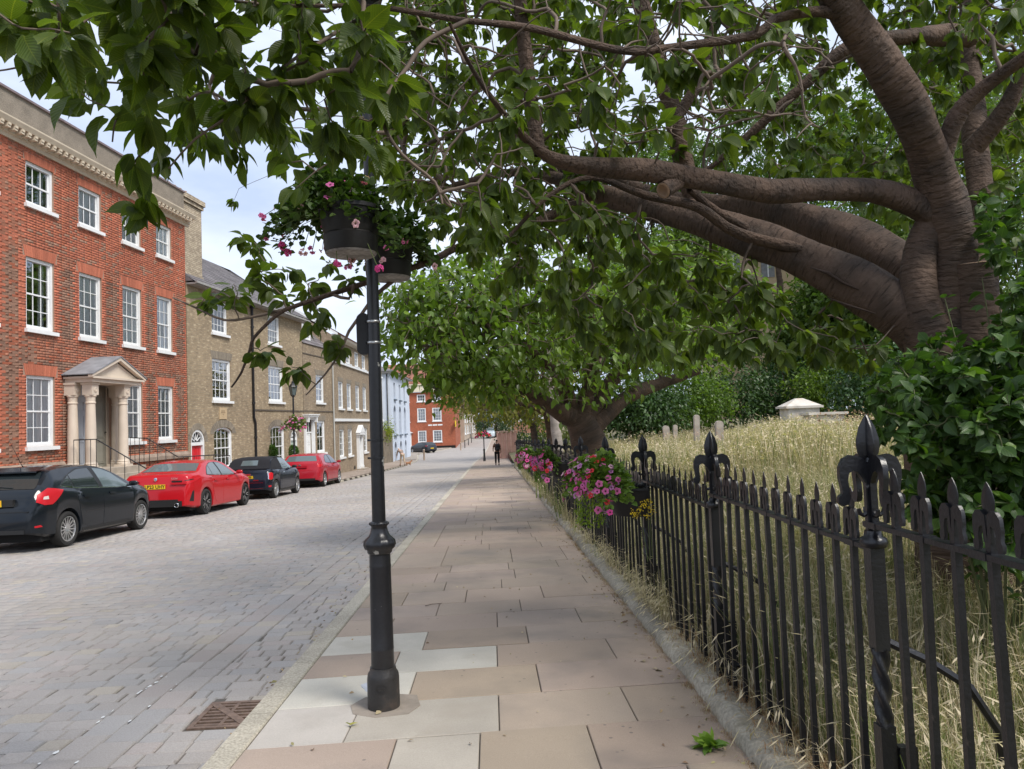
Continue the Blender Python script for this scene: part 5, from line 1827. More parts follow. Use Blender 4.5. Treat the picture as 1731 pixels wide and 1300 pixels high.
class Car:
    def __init__(s, name, label, loc, pr, mpaint, group='cars parked along the left kerb', yaw=0.0, pitch=0.0, cat='car'):
        s.p, s.m = pr, mpaint
        s.t = thing(name, label, cat, loc, 0, group)
        s.t.rotation_euler = (0, pitch, math.pi / 2 + yaw)
        s.ra, s.fa, s.rw, s.L = pr['ra'], pr['fa'], pr['rw'], pr['L']
        xs = set(np.round(np.concatenate([np.linspace(0, s.L, 44), [0, .015, .035, .06, .09, .12, .16, .2, .25, .3, .36, .43, s.L - .02, s.L - .05, s.L - .1, s.L - .16]]), 4))
        for a in (s.ra, s.fa):
            xs |= set(np.round(a + (s.rw + .045) * np.cos(np.linspace(0, math.pi, 15)), 4))
        s.xs = sorted(x for x in xs if 0 <= x <= s.L)
        xs2 = [s.xs[0]]
        for x in s.xs[1:]:
            if x - xs2[-1] > .008: xs2.append(x)
        s.xs = xs2

    def f(s, k, x):
        a = np.array(s.p[k])
        return float(np.interp(x, a[:, 0], a[:, 1]))

    def sec(s, x):
        hw, zb, zt, zl = s.f('hw', x), s.f('zb', x), s.f('zt', x), s.f('zl', x)
        R_ = s.rw + .045
        for a in (s.ra, s.fa):
            if abs(x - a) < R_:
                zl = max(zl, s.rw - .005 + math.sqrt(R_ * R_ - (x - a) ** 2))
        zb = max(zb, zl + .05)
        zt = max(zt, zb + .012)
        dz = zt - zb
        h5 = hw * .945
        hr = max(h5 - s.p.get('tumble', .40) * dz - .03, h5 * .45)
        c = .985 + .015 * min(1, abs(x - s.L / 2) * 0)
        P = [(hw * .92, zl), (hw * .975, zl + .05 * (zb - zl)), (hw * .992, zl + .25 * (zb - zl)), (hw * 1.0, zl + .52 * (zb - zl)), (hw * .992, zl + .80 * (zb - zl)), (hw * .972, zl + .93 * (zb - zl)), (h5, zb)]
        for q in (.25, .5, .75):
            P.append((h5 + (hr - h5) * (q ** 1.25), zb + dz * .90 * q))
        P += [(hr, zb + dz * .90), (hr * .86, zb + dz * .955), (hr * .5, zb + dz * .99), (0, zt)]
        return P

    def body(s):
        V, Fc = [], []
        n = None
        for x in s.xs:
            P = s.sec(x)
            full = [(-y, z) for y, z in P] + [(y, z) for y, z in P[-2::-1]]
            n = len(full)
            V += [(x, y, z) for y, z in full]
        m = len(s.xs)
        for i in range(m - 1):
            for j in range(n - 1):
                Fc.append((i * n + j, (i + 1) * n + j, (i + 1) * n + j + 1, i * n + j + 1))
        Fc += [tuple(range(n)), tuple(range((m - 1) * n + n - 1, (m - 1) * n - 1, -1))]
        o = MB().add(V, Fc, None, True).build('body', s.m, s.t, sharp=38)
        L = s.L
        R_ = s.rw + .04
        ub = MB()
        hw = s.f('hw', L / 2)
        ub.box((.25, -hw * .86, .17), (s.ra - R_, hw * .86, .5)).box((s.ra + R_, -hw * .90, .17), (s.fa - R_, hw * .90, .5)).box((s.fa + R_, -hw * .8, .19), (L - .25, hw * .8, .5))
        ub.box((s.ra - R_ - .01, -hw * .60, .2), (s.ra + R_ + .01, hw * .60, .78)).box((s.fa - R_ - .01, -hw * .60, .2), (s.fa + R_ + .01, hw * .60, .78))
        for a in (s.ra, s.fa):                 # wheel-arch linings
            for sg in (-1, 1):
                q = [(a + R_ * math.cos(t_), s.rw + R_ * math.sin(t_)) for t_ in np.linspace(-.3, math.pi + .3, 14)]
                ub.add([(x, sg * hw * .55, z) for x, z in q] + [(x, sg * hw * .93, z) for x, z in q], [(i, i + 1, i + 15, i + 14) for i in range(13)])
        ub.build('underside', m_under, s.t)
        return o

    def side_y(s, x, z):
        P = s.sec(x)[:11]
        zs_ = [p[1] for p in P]
        return float(np.interp(z, zs_, [p[0] for p in P]))

    def patch(s, name, low, up, mat, parent=None, rows=5, off=.004, side=-1, dens=.12):
        """Panel lying on the body side between a lower and an upper line of (x, z) points."""
        low, up = np.array(low, float), np.array(up, float)
        n = max(2, int(max(np.ptp(low[:, 0]), np.ptp(up[:, 0])) / dens) + 2, len(low))
        tt = np.linspace(0, 1, n)
        def res(c):
            k = np.linspace(0, 1, len(c))
            return np.stack([np.interp(tt, k, c[:, 0]), np.interp(tt, k, c[:, 1])], 1)
        lo, hi = res(low), res(up)
        V, Fc = [], []
        for i in range(n):
            for j in range(rows + 1):
                p = lo[i] + (hi[i] - lo[i]) * j / rows
                V.append((p[0], side * (s.side_y(p[0], p[1]) + off), p[1]))
        k = rows + 1
        for i in range(n - 1):
            for j in range(rows):
                q = (i * k + j, (i + 1) * k + j, (i + 1) * k + j + 1, i * k + j + 1)
                Fc.append(q if side < 0 else q[::-1])
        # a rim down to the body so the panel has an edge
        ring = [i * k for i in range(n)] + [(n - 1) * k + j for j in range(1, k)] + [i * k + k - 1 for i in range(n - 2, -1, -1)] + [j for j in range(k - 2, 0, -1)]
        b0 = len(V)
        for r_ in ring:
            x, y, z = V[r_]
            V.append((x, y - side * (off + .002), z))
        for a in range(len(ring)):
            b = (a + 1) % len(ring)
            Fc.append((ring[a], b0 + a, b0 + b, ring[b]))
        return MB().add(V, Fc, None, True).build(name, mat, parent or s.t, sharp=35)

    def top(s, x, v, off=.004):
        P = s.sec(x)[10:]
        hr = P[0][0]
        y = abs(v) * hr
        z = float(np.interp(y, [p[0] for p in P[::-1]], [p[1] for p in P[::-1]]))
        return np.array([x, v * hr, z])

    def top_patch(s, name, xs, v0, v1, mat, parent=None, off=.006, nv=10, nx=8, inset=(0, 0)):
        xx = np.linspace(xs[0], xs[1], nx)
        V, Fc = [], []
        for i, x in enumerate(xx):
            f = i / (nx - 1)
            k = 1 - inset[0] * (1 - f) - inset[1] * f
            for v in np.linspace(v0, v1, nv):
                p = s.top(x, v * k)
                q = s.top(min(x + .01, s.L), v * k) - s.top(max(x - .01, 0), v * k)
                nr = unit(np.array([-q[2], 0, q[0]]))
                V.append(p + nr * off)
        for i in range(nx - 1):
            for j in range(nv - 1):
                Fc.append((i * nv + j, (i + 1) * nv + j, (i + 1) * nv + j + 1, i * nv + j + 1))
        return MB().add(V, Fc, None, True).build(name, mat, parent or s.t)

    def wheel_parts(s, spokes=7, double=False, mrim=None, mback=None, twist=0.0, width=.205, criss=False, sw=.022):
        r = s.rw
        rr = r * .70
        hw = width / 2
        ty = MB().lathe([(rr, -hw * .75), (r * .80, -hw), (r * .93, -hw * .98), (r * .985, -hw * .72), (r, -hw * .3), (r, hw * .3), (r * .985, hw * .72), (r * .93, hw * .98), (r * .80, hw), (rr, hw * .75)], 36, cap=False)
        ty.v = [(x, -z, y) for x, y, z in ty.v]
        tym = ty.fixed('tyre', m_tyre, 40)
        mrim = mrim or m_alloy
        rim = MB()
        lip = MB().lathe([(rr * 1.0, hw * .72), (rr * 1.02, hw * .90), (rr * .96, hw * .92), (rr * .93, hw * .72), (rr * .92, -.04)], 36, cap=False)
        lip.lathe([(.02, hw * .60), (.055, hw * .72), (.06, hw * .58), (.07, hw * .2)], 14)
        rim.add([(x, -z, y) for x, y, z in lip.v], lip.f, None, True)
        for k in range(spokes):
            for dlt in ((-.11, .11) if double else (0,)):
                a0 = 2 * math.pi * k / spokes
                a1 = a0 + (twist if not double else 0)
                for (t0, t1) in (((a0 + dlt * .5, a0 + dlt * 1.6),) if not criss else ((a0, a0 + .22), (a0, a0 - .22))):
                    p0 = np.array([.04 * math.cos(t0), -hw * .66, .04 * math.sin(t0)])
                    p1 = np.array([rr * .95 * math.cos(t1 + (twist)), -hw * .80, rr * .95 * math.sin(t1 + twist)])
                    d = unit(p1 - p0)
                    w_ = unit(np.cross(d, [0, 1, 0]))
                    u_ = np.cross(w_, d)
                    q = []
                    for P, ww in ((p0, sw * .9), (p1, sw)):
                        q += [P - w_ * ww, P + w_ * ww, P + w_ * ww * .6 + np.array([0, .03, 0]), P - w_ * ww * .6 + np.array([0, .03, 0])]
                    rim.add(q, [(0, 1, 5, 4), (1, 2, 6, 5), (2, 3, 7, 6), (3, 0, 4, 7), (0, 3, 2, 1), (4, 5, 6, 7)])
        rimm = rim.fixed('rim', mrim, 35)
        bk = MB().lathe([(.01, .0), (rr * .95, .0), (rr * .95, -.03), (.01, -.03)], 24)
        bk.v = [(x, -z, y) for x, y, z in bk.v]
        bkm = bk.fixed('brake_disc', mback or m_under)
        for a in (s.ra, s.fa):
            for sg in (-1, 1):
                hwid = s.f('hw', a)
                w_ = link('wheel', tym, s.t, (a, sg * (hwid - hw - .015), r), (0, 0, 0 if sg < 0 else math.pi))
                link('rim', rimm, w_, (0, 0, 0), (0, rng.random() * 6, 0))
                link('brake_disc', bkm, w_, (0, 0, 0))

    def mirror(s, x, z, mat=None):
        for sg in (-1, 1):
            y = s.side_y(x, z - .02)
            m_ = MB().lathe([(.01, -.10), (.05, -.085), (.066, -.03), (.068, .03), (.05, .085), (.01, .10)], 10)
            vs = [(x + .05 + a * .75 * (1 if a > 0 else .55), sg * (y + .13 + c * .95), z + .045 + b * .82) for a, b, c in m_.v]
            MB().add(vs, m_.f, None, True).box((x + .03, min(sg * (y - .03), sg * (y + .1)), z - .012), (x + .08, max(sg * (y - .03), sg * (y + .1)), z + .018)).build('wing_mirror', mat or s.m, s.t, sharp=50)

    def plate(s, x, z, body, tilt=0.0, w_=.52, h=.111, y=0, align='CENTER', lx=0.0):
        p = MB().box((-w_ / 2, -h / 2, -.004), (w_ / 2, h / 2, .004)).build('number_plate', m_yplate, s.t)
        p.location = (x, y, z)
        p.rotation_euler = (math.pi / 2 + tilt, 0, -math.pi / 2)
        text_obj('plate_lettering', body, .118, m_plettr, p, (lx, -.002, .006), (0, 0, 0), align, offset=.002)
        return p

def ground_car(Y, X):
    return (X, Y, float(zs(Y)) - RZ)
CP = math.atan(.029)                        # the street falls away, so the noses point down
XR = -8.14                                  # line of the offside flanks

# ---- dark hatchback, nearest
pr = dict(L=4.36, ra=.88, fa=3.53, rw=.318, tumble=.42,
    zt=[(0, .72), (.03, .80), (.07, .83), (.10, .95), (.17, 1.06), (.30, 1.16), (.58, 1.385), (.66, 1.425), (1.0, 1.463), (1.5, 1.484), (2.0, 1.474), (2.4, 1.425), (2.7, 1.31), (3.08, 1.12), (3.25, 1.045), (3.6, .985), (4.0, .88), (4.22, .76), (4.32, .62), (4.36, .5)],
    zb=[(0, .66), (.05, .76), (.1, .88), (.25, 1.04), (.5, 1.085), (.9, 1.03), (1.6, .985), (2.6, .945), (3.1, .94), (3.5, .905), (4.0, .80), (4.25, .66), (4.36, .47)],
    zl=[(0, .33), (.3, .25), (.8, .22), (1.4, .19), (3.0, .19), (3.8, .2), (4.36, .26)],
    hw=[(0, .70), (.03, .76), (.1, .82), (.25, .87), (.55, .90), (1.0, .912), (2.5, .912), (3.3, .912), (3.8, .88), (4.1, .78), (4.28, .62), (4.36, .45)])
m_dark = paint('paint_dark', (.006, .009, .013), .3)
c = Car('hatchback_car', 'dark blue black five door hatchback parked nearest, its yellow plate cut by the picture edge', ground_car(12.62, XR - .91), pr, m_dark, pitch=CP)
c.body()
c.wheel_parts(15, criss=True, sw=.009)
gl = m_carglass
c.patch('window', [(.72, 1.115), (1.06, 1.06)], [(.80, 1.155), (1.06, 1.285)], gl, off=.006)
c.patch('window', [(1.09, 1.055), (1.93, 1.005)], [(1.09, 1.295), (1.45, 1.385), (1.84, 1.395)], gl, off=.006)
c.patch('window', [(2.06, 1.0), (3.0, .965)], [(2.0, 1.39), (2.3, 1.365), (2.6, 1.27), (3.0, 1.02)], m_carglass2, off=.006)
for sg in (1,): c.patch('window', [(.8, 1.1), (2.9, .97)], [(1.0, 1.28), (1.5, 1.38), (2.2, 1.36), (2.9, 1.04)], gl, off=.006, side=1)
c.patch('chrome_strip', [(.68, 1.098), (1.2, 1.033), (3.12, .948)], [(.68, 1.112), (1.2, 1.047), (3.12, .960)], m_chrome, rows=1, off=.008)
c.patch('window_surround', [(.69, 1.112), (1.2, 1.047), (3.06, .960)], [(.72, 1.14), (.95, 1.26), (1.4, 1.40), (1.9, 1.412), (2.3, 1.385), (2.65, 1.27), (3.06, 1.0)], m_trim, rows=6, off=.003)
c.top_patch('rear_window', (.20, .56), -.93, .93, gl, inset=(.0, .10), nv=14)
c.top_patch('windscreen', (2.48, 3.12), -.94, .94, gl)
sp = MB().add([(.50, -.58, 1.375), (.50, .58, 1.375), (.72, .60, 1.45), (.72, -.60, 1.45), (.50, -.58, 1.35), (.50, .58, 1.35)], [(0, 1, 2, 3), (0, 4, 5, 1)])
sp.v = [(x - .06, y * .98, z + .012) for x, y, z in sp.v]
sp.build('spoiler', m_dark, c.t)
d1 = c.patch('door', [(1.30, .36), (1.55, .30), (1.99, .30)], [(1.10, 1.01), (1.98, .985)], m_dark)
d2 = c.patch('door', [(2.005, .30), (2.98, .31)], [(2.0, .985), (3.06, .945)], m_dark)
for d_, x in ((d1, 1.32), (d2, 2.22)):
    c.patch('handle', [(x - .02, .865), (x + .2, .855)], [(x - .02, .905), (x + .2, .892)], m_dark, d_, rows=2, off=.03)
c.patch('side_moulding', [(1.4, .585), (3.0, .60)], [(1.4, .60), (3.0, .615)], m_trim, rows=1, off=.006)
c.patch('sill', [(1.28, .19), (3.12, .19)], [(1.30, .29), (3.10, .29)], m_trim, rows=2, off=.004)
for sg in (-1, 1):
    tl = c.patch('tail_light', [(.10, .855), (.22, .80), (.40, .80), (.50, .86), (.70, 1.02)], [(.155, .98), (.25, 1.045), (.36, 1.09), (.5, 1.075), (.72, 1.04)], m_tail, off=.012, side=sg, rows=5, dens=.05)
    c.patch('reversing_lamp', [(.20, .90), (.31, .895)], [(.22, .945), (.31, .955)], m_clear, tl, off=.016, side=sg, rows=2, dens=.05)
    c.patch('reflector', [(.07, .425), (.20, .43)], [(.07, .455), (.16, .465)], m_tail, off=.006, side=sg, rows=2, dens=.04)
c.patch('fuel_flap', [(.52, .80), (.68, .80)], [(.52, .94), (.68, .96)], m_dark, off=.005)
MB().box((-.005, -.72, .70), (.05, .72, .71)).box((-.012, -.66, .33), (.06, .66, .40)).build('bumper_trim', m_trim, c.t)
MB().box((.01, -.45, .80), (.075, .45, .92)).build('plate_recess', m_trim, c.t)
c.plate(.0, .86, 'ZPN', .1, align='RIGHT', lx=.235)
c.mirror(2.92, .985)
MB().tube([(.95, 0, 1.455), (.90, 0, 1.50), (.55, 0, 1.95)], [.012, .006, .003], 5).build('aerial', m_trim, c.t)
MB().tube([(.22, -.3, 1.12), (.26, .1, 1.145), (.36, .22, 1.235)], .009, 4).build('wiper', m_trim, c.t)

# ---- red saloon
pr = dict(L=4.71, ra=.99, fa=3.84, rw=.335, tumble=.46,
    zt=[(0, .70), (.03, .86), (.06, .94), (.10, 1.06), (.16, 1.10), (.45, 1.115), (.62, 1.125), (.75, 1.16), (1.25, 1.37), (1.5, 1.42), (1.9, 1.44), (2.3, 1.43), (2.65, 1.37), (3.0, 1.20), (3.28, 1.05), (3.7, 1.0), (4.2, .91), (4.5, .80), (4.65, .62), (4.71, .5)],
    zb=[(0, .66), (.05, .84), (.12, .99), (.3, 1.03), (.8, 1.03), (1.4, 1.0), (2.5, .955), (3.2, .94), (3.7, .92), (4.2, .83), (4.5, .70), (4.71, .46)],
    zl=[(0, .30), (.3, .24), (.9, .2), (1.5, .17), (3.2, .17), (4.2, .18), (4.71, .22)],
    hw=[(0, .74), (.03, .79), (.1, .83), (.25, .87), (.6, .905), (1.1, .914), (2.5, .905), (3.6, .914), (4.1, .89), (4.45, .78), (4.63, .62), (4.71, .45)])
m_red = paint('paint_red', (.44, .008, .014), .12)
c = Car('saloon_car', 'bright red saloon with black and silver wheels parked behind the dark hatchback', ground_car(18.55, XR - .91), pr, m_red, pitch=CP)
c.body()
c.wheel_parts(5, double=True, mrim=m_dalloy, sw=.028)
for w_ in [o for o in c.t.children if o.name.startswith('wheel')]:
    sp = MB()
    for k in range(5):
        for dl in (-.16, .16):
            a_ = 2 * math.pi * k / 5
            p0 = np.array([.07 * math.cos(a_ + dl), -.079, .07 * math.sin(a_ + dl)])
            p1 = np.array([.222 * math.cos(a_ + dl * 1.15), -.092, .222 * math.sin(a_ + dl * 1.15)])
            d = unit(p1 - p0)
            n_ = np.cross(d, [0, 1, 0]) * .010
            sp.add([p0 - n_, p0 + n_, p1 + n_, p1 - n_], [(0, 1, 2, 3)])
    o = sp.build('polished_face', m_alloy, w_)
    o.rotation_euler = w_.children[0].rotation_euler
c.patch('window_surround', [(1.05, 1.035), (1.5, 1.0), (3.06, .955)], [(1.10, 1.10), (1.30, 1.24), (1.62, 1.345), (2.0, 1.365), (2.35, 1.34), (2.7, 1.22), (3.06, .99)], m_trim, rows=6, off=.003)
c.patch('window', [(1.10, 1.045), (1.42, 1.025)], [(1.13, 1.09), (1.30, 1.225), (1.42, 1.275)], m_carglass2, off=.006)
c.patch('window', [(1.45, 1.022), (2.03, .992)], [(1.45, 1.285), (1.7, 1.345), (1.93, 1.352)], m_carglass2, off=.006)
c.patch('window', [(2.11, .99), (2.98, .965)], [(2.04, 1.35), (2.35, 1.328), (2.65, 1.225), (2.98, 1.01)], m_carglass2, off=.006)
c.patch('window', [(1.15, 1.03), (2.95, .965)], [(1.3, 1.23), (1.7, 1.345), (2.3, 1.33), (2.95, 1.02)], gl, off=.006, side=1)
c.top_patch('rear_window', (.74, 1.22), -.92, .92, m_carglass2, inset=(.0, .04), nv=14)
c.top_patch('windscreen', (2.7, 3.26), -.94, .94, gl)
d1 = c.patch('door', [(1.50, .40), (1.62, .29), (2.07, .29)], [(1.22, 1.02), (2.07, .985)], m_red)
d2 = c.patch('door', [(2.085, .29), (3.14, .30)], [(2.085, .985), (3.16, .948)], m_red)
for d_, x in ((d1, 1.42), (d2, 2.28)):
    c.patch('handle', [(x, .865), (x + .22, .855)], [(x, .895), (x + .22, .885)], m_red, d_, rows=2, off=.03)
for sg in (-1, 1):
    tl = c.patch('tail_light', [(.045, .845), (.12, .86), (.40, .92), (.62, .985)], [(.085, .955), (.14, .975), (.40, .985), (.62, 1.0)], m_tail, off=.010, side=sg, rows=3, dens=.05)
    c.patch('dark_lens', [(.05, .92), (.13, .935), (.26, .95)], [(.085, .952), (.14, .966), (.26, .972)], m_trim, tl, off=.014, side=sg, rows=2, dens=.05)
    q = MB().box((-.012, min(sg * .40, sg * .77), .845), (.06, max(sg * .40, sg * .77), .894)).build('light_bar', m_tail, tl)
    MB().box((-.006, min(sg * .42, sg * .66), .90), (.07, max(sg * .42, sg * .66), .94)).build('smoked_lens', m_trim, tl)
    c.patch('bumper_vent', [(.10, .42), (.26, .40)], [(.20, .66), (.26, .68)], m_trim, off=.006, side=sg, rows=3, dens=.04)
    ex = MB().lathe([(.045, .0), (.052, -.02), (.052, .10), (.03, .10)], 14, cap=False)
    MB().add([(z - .03, x + sg * .55, y + .325) for x, y, z in ex.v], ex.f, None, True).build('exhaust_tip', m_chrome, c.t)
MB().box((-.014, -.68, .29), (.06, .68, .43)).box((-.010, -.58, .43), (.06, .58, .47)).build('rear_diffuser', m_trim, c.t)
c.plate(-.008, .80, 'LP23 UHY', .05)
bz = MB().lathe([(.005, .0), (.04, .0), (.043, .006), (.036, .010), (.005, .011)], 18)
MB().add([(-z + .035, x, y + .985) for x, y, z in bz.v], bz.f).build('badge', m_chrome, c.t)
bq = MB()
for k in range(4):
    a0, a1 = k * math.pi / 2, (k + 1) * math.pi / 2
    if k % 2: continue
    bq.add([(.023, 0, .985)] + [(.023, .03 * math.cos(t_), .985 + .03 * math.sin(t_)) for t_ in np.linspace(a0, a1, 6)], [(0, i, i + 1) for i in range(1, 6)])
bq.build('badge_quarters', M('badge_blue', (.02, .12, .45), .3), c.t)
text_obj('boot_lettering', '320d', .085, m_chrome, c.t, (.030, -.47, .985), (math.pi / 2 + .3, 0, -math.pi / 2), extrude=.003)
c.mirror(3.02, .985)

# ---- small dark convertible with a fabric roof
pr = dict(L=3.82, ra=.62, fa=3.115, rw=.308, tumble=.36,
    zt=[(0, .66), (.03, .78), (.05, .84), (.08, .92), (.14, .965), (.22, .985), (.28, 1.02), (.55, 1.31), (.72, 1.38), (1.1, 1.415), (1.7, 1.41), (1.95, 1.385), (2.15, 1.30), (2.55, 1.03), (2.75, .99), (3.2, .95), (3.55, .88), (3.72, .76), (3.79, .6), (3.82, .5)],
    zb=[(0, .60), (.05, .76), (.12, .9), (.25, .955), (.7, .97), (1.5, .955), (2.5, .935), (3.1, .90), (3.5, .80), (3.7, .66), (3.82, .45)],
    zl=[(0, .32), (.3, .24), (.7, .2), (1.2, .18), (2.8, .18), (3.4, .19), (3.82, .24)],
    hw=[(0, .66), (.03, .74), (.1, .79), (.25, .835), (.55, .862), (1.0, .855), (2.4, .855), (3.0, .865), (3.4, .82), (3.65, .68), (3.78, .5), (3.82, .4)])
m_navy = paint('paint_navy', (.006, .009, .018), .3)
m_cloth = M('hood_cloth', (.013, .013, .016), .95, bump=.2, bscale=200)
c = Car('convertible_car', 'small navy convertible with black fabric roof and round chrome tail lights', ground_car(24.65, XR - .865), pr, m_navy, pitch=CP)
c.body()
c.wheel_parts(8, sw=.022, twist=.25)
ht = [(.25, .985), (.42, .985), (.9, .975), (1.32, .968)]
c.patch('hood_side', ht, [(.30, 1.03), (.48, 1.20), (.68, 1.32), (1.0, 1.365), (1.35, 1.375)], m_cloth, rows=5, off=.012)
c.patch('hood_side', ht, [(.30, 1.03), (.48, 1.20), (.68, 1.32), (1.0, 1.365), (1.35, 1.375)], m_cloth, rows=5, off=.012, side=1)
hd = c.top_patch('fabric_roof', (.255, 2.02), -1.0, 1.0, m_cloth, off=.014, nv=14, nx=24)
for v0, v1 in ((-.40, .40),):
    c.top_patch('rear_window', (.37, .53), v0, v1, m_carglass2, hd, off=.02)
c.patch('window', [(1.36, .985), (2.40, .955)], [(1.36, 1.365), (1.8, 1.355), (2.1, 1.24), (2.40, 1.0)], m_carglass2, off=.006)
c.patch('window', [(1.36, .985), (2.40, .955)], [(1.36, 1.365), (1.8, 1.355), (2.1, 1.24), (2.40, 1.0)], m_carglass2, off=.006, side=1)
c.top_patch('windscreen', (2.04, 2.54), -.93, .93, gl)
d1 = c.patch('door', [(1.18, .32), (2.48, .32)], [(1.18, .955), (2.48, .932)], m_navy)
c.patch('handle', [(1.30, .845), (1.48, .84)], [(1.30, .87), (1.48, .865)], m_chrome, d1, rows=2, off=.025)
c.patch('arch_trim', [(1.0, .18), (2.75, .18)], [(1.0, .30), (2.75, .30)], m_trim, rows=2, off=.006)
for a_ in (c.ra, c.fa):
    R_ = c.rw + .05
    mb = MB()
    q = [(a_ + R_ * math.cos(t_), max(.2, c.rw + R_ * math.sin(t_))) for t_ in np.linspace(-.05, math.pi + .05, 18)]
    mb.tube([(x, -(c.side_y(min(max(x, .02), c.L - .02), z) + .002), z) for x, z in q], .026, 6)
    mb.build('arch_trim', m_trim, c.t)
for sg in (-1, 1):
    tl = c.patch('tail_light', [(.045, .665), (.13, .62), (.25, .66)], [(.085, .87), (.16, .905), (.27, .87)], m_chrome, off=.014, side=sg, rows=5, dens=.03)
    c.patch('lens', [(.055, .675), (.13, .635), (.238, .672)], [(.09, .86), (.16, .895), (.258, .862)], m_tail, tl, off=.022, side=sg, rows=5, dens=.03)
    c.patch('reflector', [(.06, .40), (.18, .40)], [(.06, .455), (.18, .46)], m_tail, off=.008, side=sg, rows=2, dens=.03)
MB().box((-.008, -.60, .55), (.03, .60, .565)).box((-.008, -.6, .36), (.03, .6, .372)).build('chrome_trim', m_chrome, c.t)
MB().box((-.008, -.18, .80), (.06, .20, .86)).build('boot_handle', m_chrome, c.t)
c.plate(.005, .735, 'TVP', .25, align='RIGHT', lx=.2)
MB().box((-.004, -.44, .62), (.05, -.26, .66)).build('boot_badge', m_chrome, c.t)
c.mirror(2.34, .975, m_trim)
tn = MB().box((.20, -.66, .985), (.24, .66, 1.0))
tn.build('tonneau_seam', m_trim, c.t)

# ---- dark red hatchback, farthest of the row
pr = dict(L=4.26, ra=.80, fa=3.43, rw=.316, tumble=.40,
    zt=[(0, .70), (.03, .80), (.06, .84), (.09, .98), (.14, 1.06), (.22, 1.10), (.50, 1.36), (.62, 1.405), (1.0, 1.44), (1.5, 1.455), (2.0, 1.445), (2.4, 1.40), (2.65, 1.30), (3.05, 1.08), (3.2, 1.03), (3.6, .98), (3.95, .89), (4.15, .76), (4.23, .6), (4.26, .5)],
    zb=[(0, .64), (.05, .78), (.12, .93), (.25, 1.01), (.6, 1.02), (1.5, .985), (2.6, .955), (3.1, .945), (3.5, .91), (3.9, .81), (4.15, .66), (4.26, .46)],
    zl=[(0, .33), (.3, .24), (.8, .2), (1.4, .18), (3.0, .18), (3.7, .2), (4.26, .25)],
    hw=[(0, .72), (.03, .78), (.1, .83), (.25, .865), (.5, .885), (1.0, .895), (2.5, .895), (3.3, .895), (3.7, .86), (4.0, .75), (4.18, .58), (4.26, .45)])
m_red2 = paint('paint_dark_red', (.36, .014, .026), .2)
c = Car('hatchback_car', 'dark red hatchback parked farthest up the row, beyond the convertible', ground_car(31.0, XR - .90), pr, m_red2, pitch=CP)
c.body()
c.wheel_parts(5, double=True, sw=.024)
c.patch('window_surround', [(.95, 1.03), (1.5, 1.0), (2.98, .955)], [(.98, 1.12), (1.15, 1.26), (1.5, 1.36), (1.9, 1.375), (2.3, 1.35), (2.6, 1.25), (2.98, .99)], m_trim, rows=6, off=.003)
c.patch('window', [(1.0, 1.04), (1.85, 1.005)], [(1.02, 1.12), (1.2, 1.26), (1.5, 1.345), (1.78, 1.36)], gl, off=.006)
c.patch('window', [(1.95, 1.0), (2.9, .97)], [(1.9, 1.358), (2.3, 1.335), (2.58, 1.24), (2.9, 1.01)], gl, off=.006)
c.patch('window', [(1.0, 1.04), (2.9, .97)], [(1.2, 1.26), (1.6, 1.355), (2.3, 1.335), (2.9, 1.01)], gl, off=.006, side=1)
c.top_patch('rear_window', (.235, .48), -.90, .90, m_carglass2, inset=(.0, .06), nv=14)
c.top_patch('windscreen', (2.42, 3.04), -.94, .94, gl)
d1 = c.patch('door', [(1.24, .36), (1.42, .29), (1.91, .29)], [(1.05, 1.005), (1.91, .985)], m_red2)
d2 = c.patch('door', [(1.925, .29), (2.92, .30)], [(1.925, .985), (2.96, .945)], m_red2)
for d_, x in ((d1, 1.24), (d2, 2.1)): c.patch('handle', [(x, .865), (x + .2, .855)], [(x, .895), (x + .2, .885)], m_red2, d_, rows=2, off=.03)
for sg in (-1, 1):
    c.patch('tail_light', [(.07, .86), (.20, .86), (.42, .92)], [(.10, .975), (.2, .985), (.42, .985)], m_tail, off=.010, side=sg, rows=3, dens=.04)
    c.patch('reflector', [(.06, .45), (.2, .45)], [(.06, .475), (.2, .475)], m_tail, off=.006, side=sg, rows=2, dens=.04)
c.patch('side_sill', [(1.2, .18), (3.05, .18)], [(1.22, .28), (3.03, .28)], m_trim, rows=2, off=.004)
MB().box((-.010, -.66, .31), (.06, .66, .40)).build('bumper_trim', m_trim, c.t)
MB().box((-.004, -.05, .93), (.085, .05, .99)).build('badge', m_chrome, c.t)
MB().box((.0, -.3, .84), (.07, .3, .92)).build('plate_recess', m_red2, c.t)
c.mirror(2.84, .985)

# ---- cars in the distance, simpler
m_dgrey = paint('paint_grey', (.03, .034, .04), .3)
def far_car(name, label, X, Y, yaw, mp, group=None, scale=1.0, pr_=pr, flip=False):
    c = Car(name, label, (X, Y, float(zs(Y)) - RZ + .03), pr_, mp, group=group or 'cars in the distance', yaw=yaw)
    c.t.rotation_euler = (0, 0, math.pi / 2 + yaw)
    c.body()
    c.wheel_parts(5, double=True, sw=.03)
    for sd_ in (-1, 1):
        c.patch('window', [(1.0, 1.04), (2.9, .97)], [(1.2, 1.26), (1.6, 1.355), (2.3, 1.335), (2.9, 1.01)], gl, off=.006, side=sd_)
        c.patch('tail_light', [(.07, .86), (.42, .92)], [(.10, .975), (.42, .985)], m_tail, off=.010, side=sd_, rows=3, dens=.06)
    c.top_patch('rear_window', (.235, .48), -.90, .90, gl, inset=(.0, .06))
    c.top_patch('windscreen', (2.42, 3.04), -.94, .94, m_carglass2)
    MB().box((-.014, -.26, .56), (.01, .26, .67)).build('number_plate', m_yplate, c.t)
    return c
far_car('parked_car', 'dark grey hatchback parked in front of the far red brick house', -11.0, 99.0, R(42), m_dgrey)
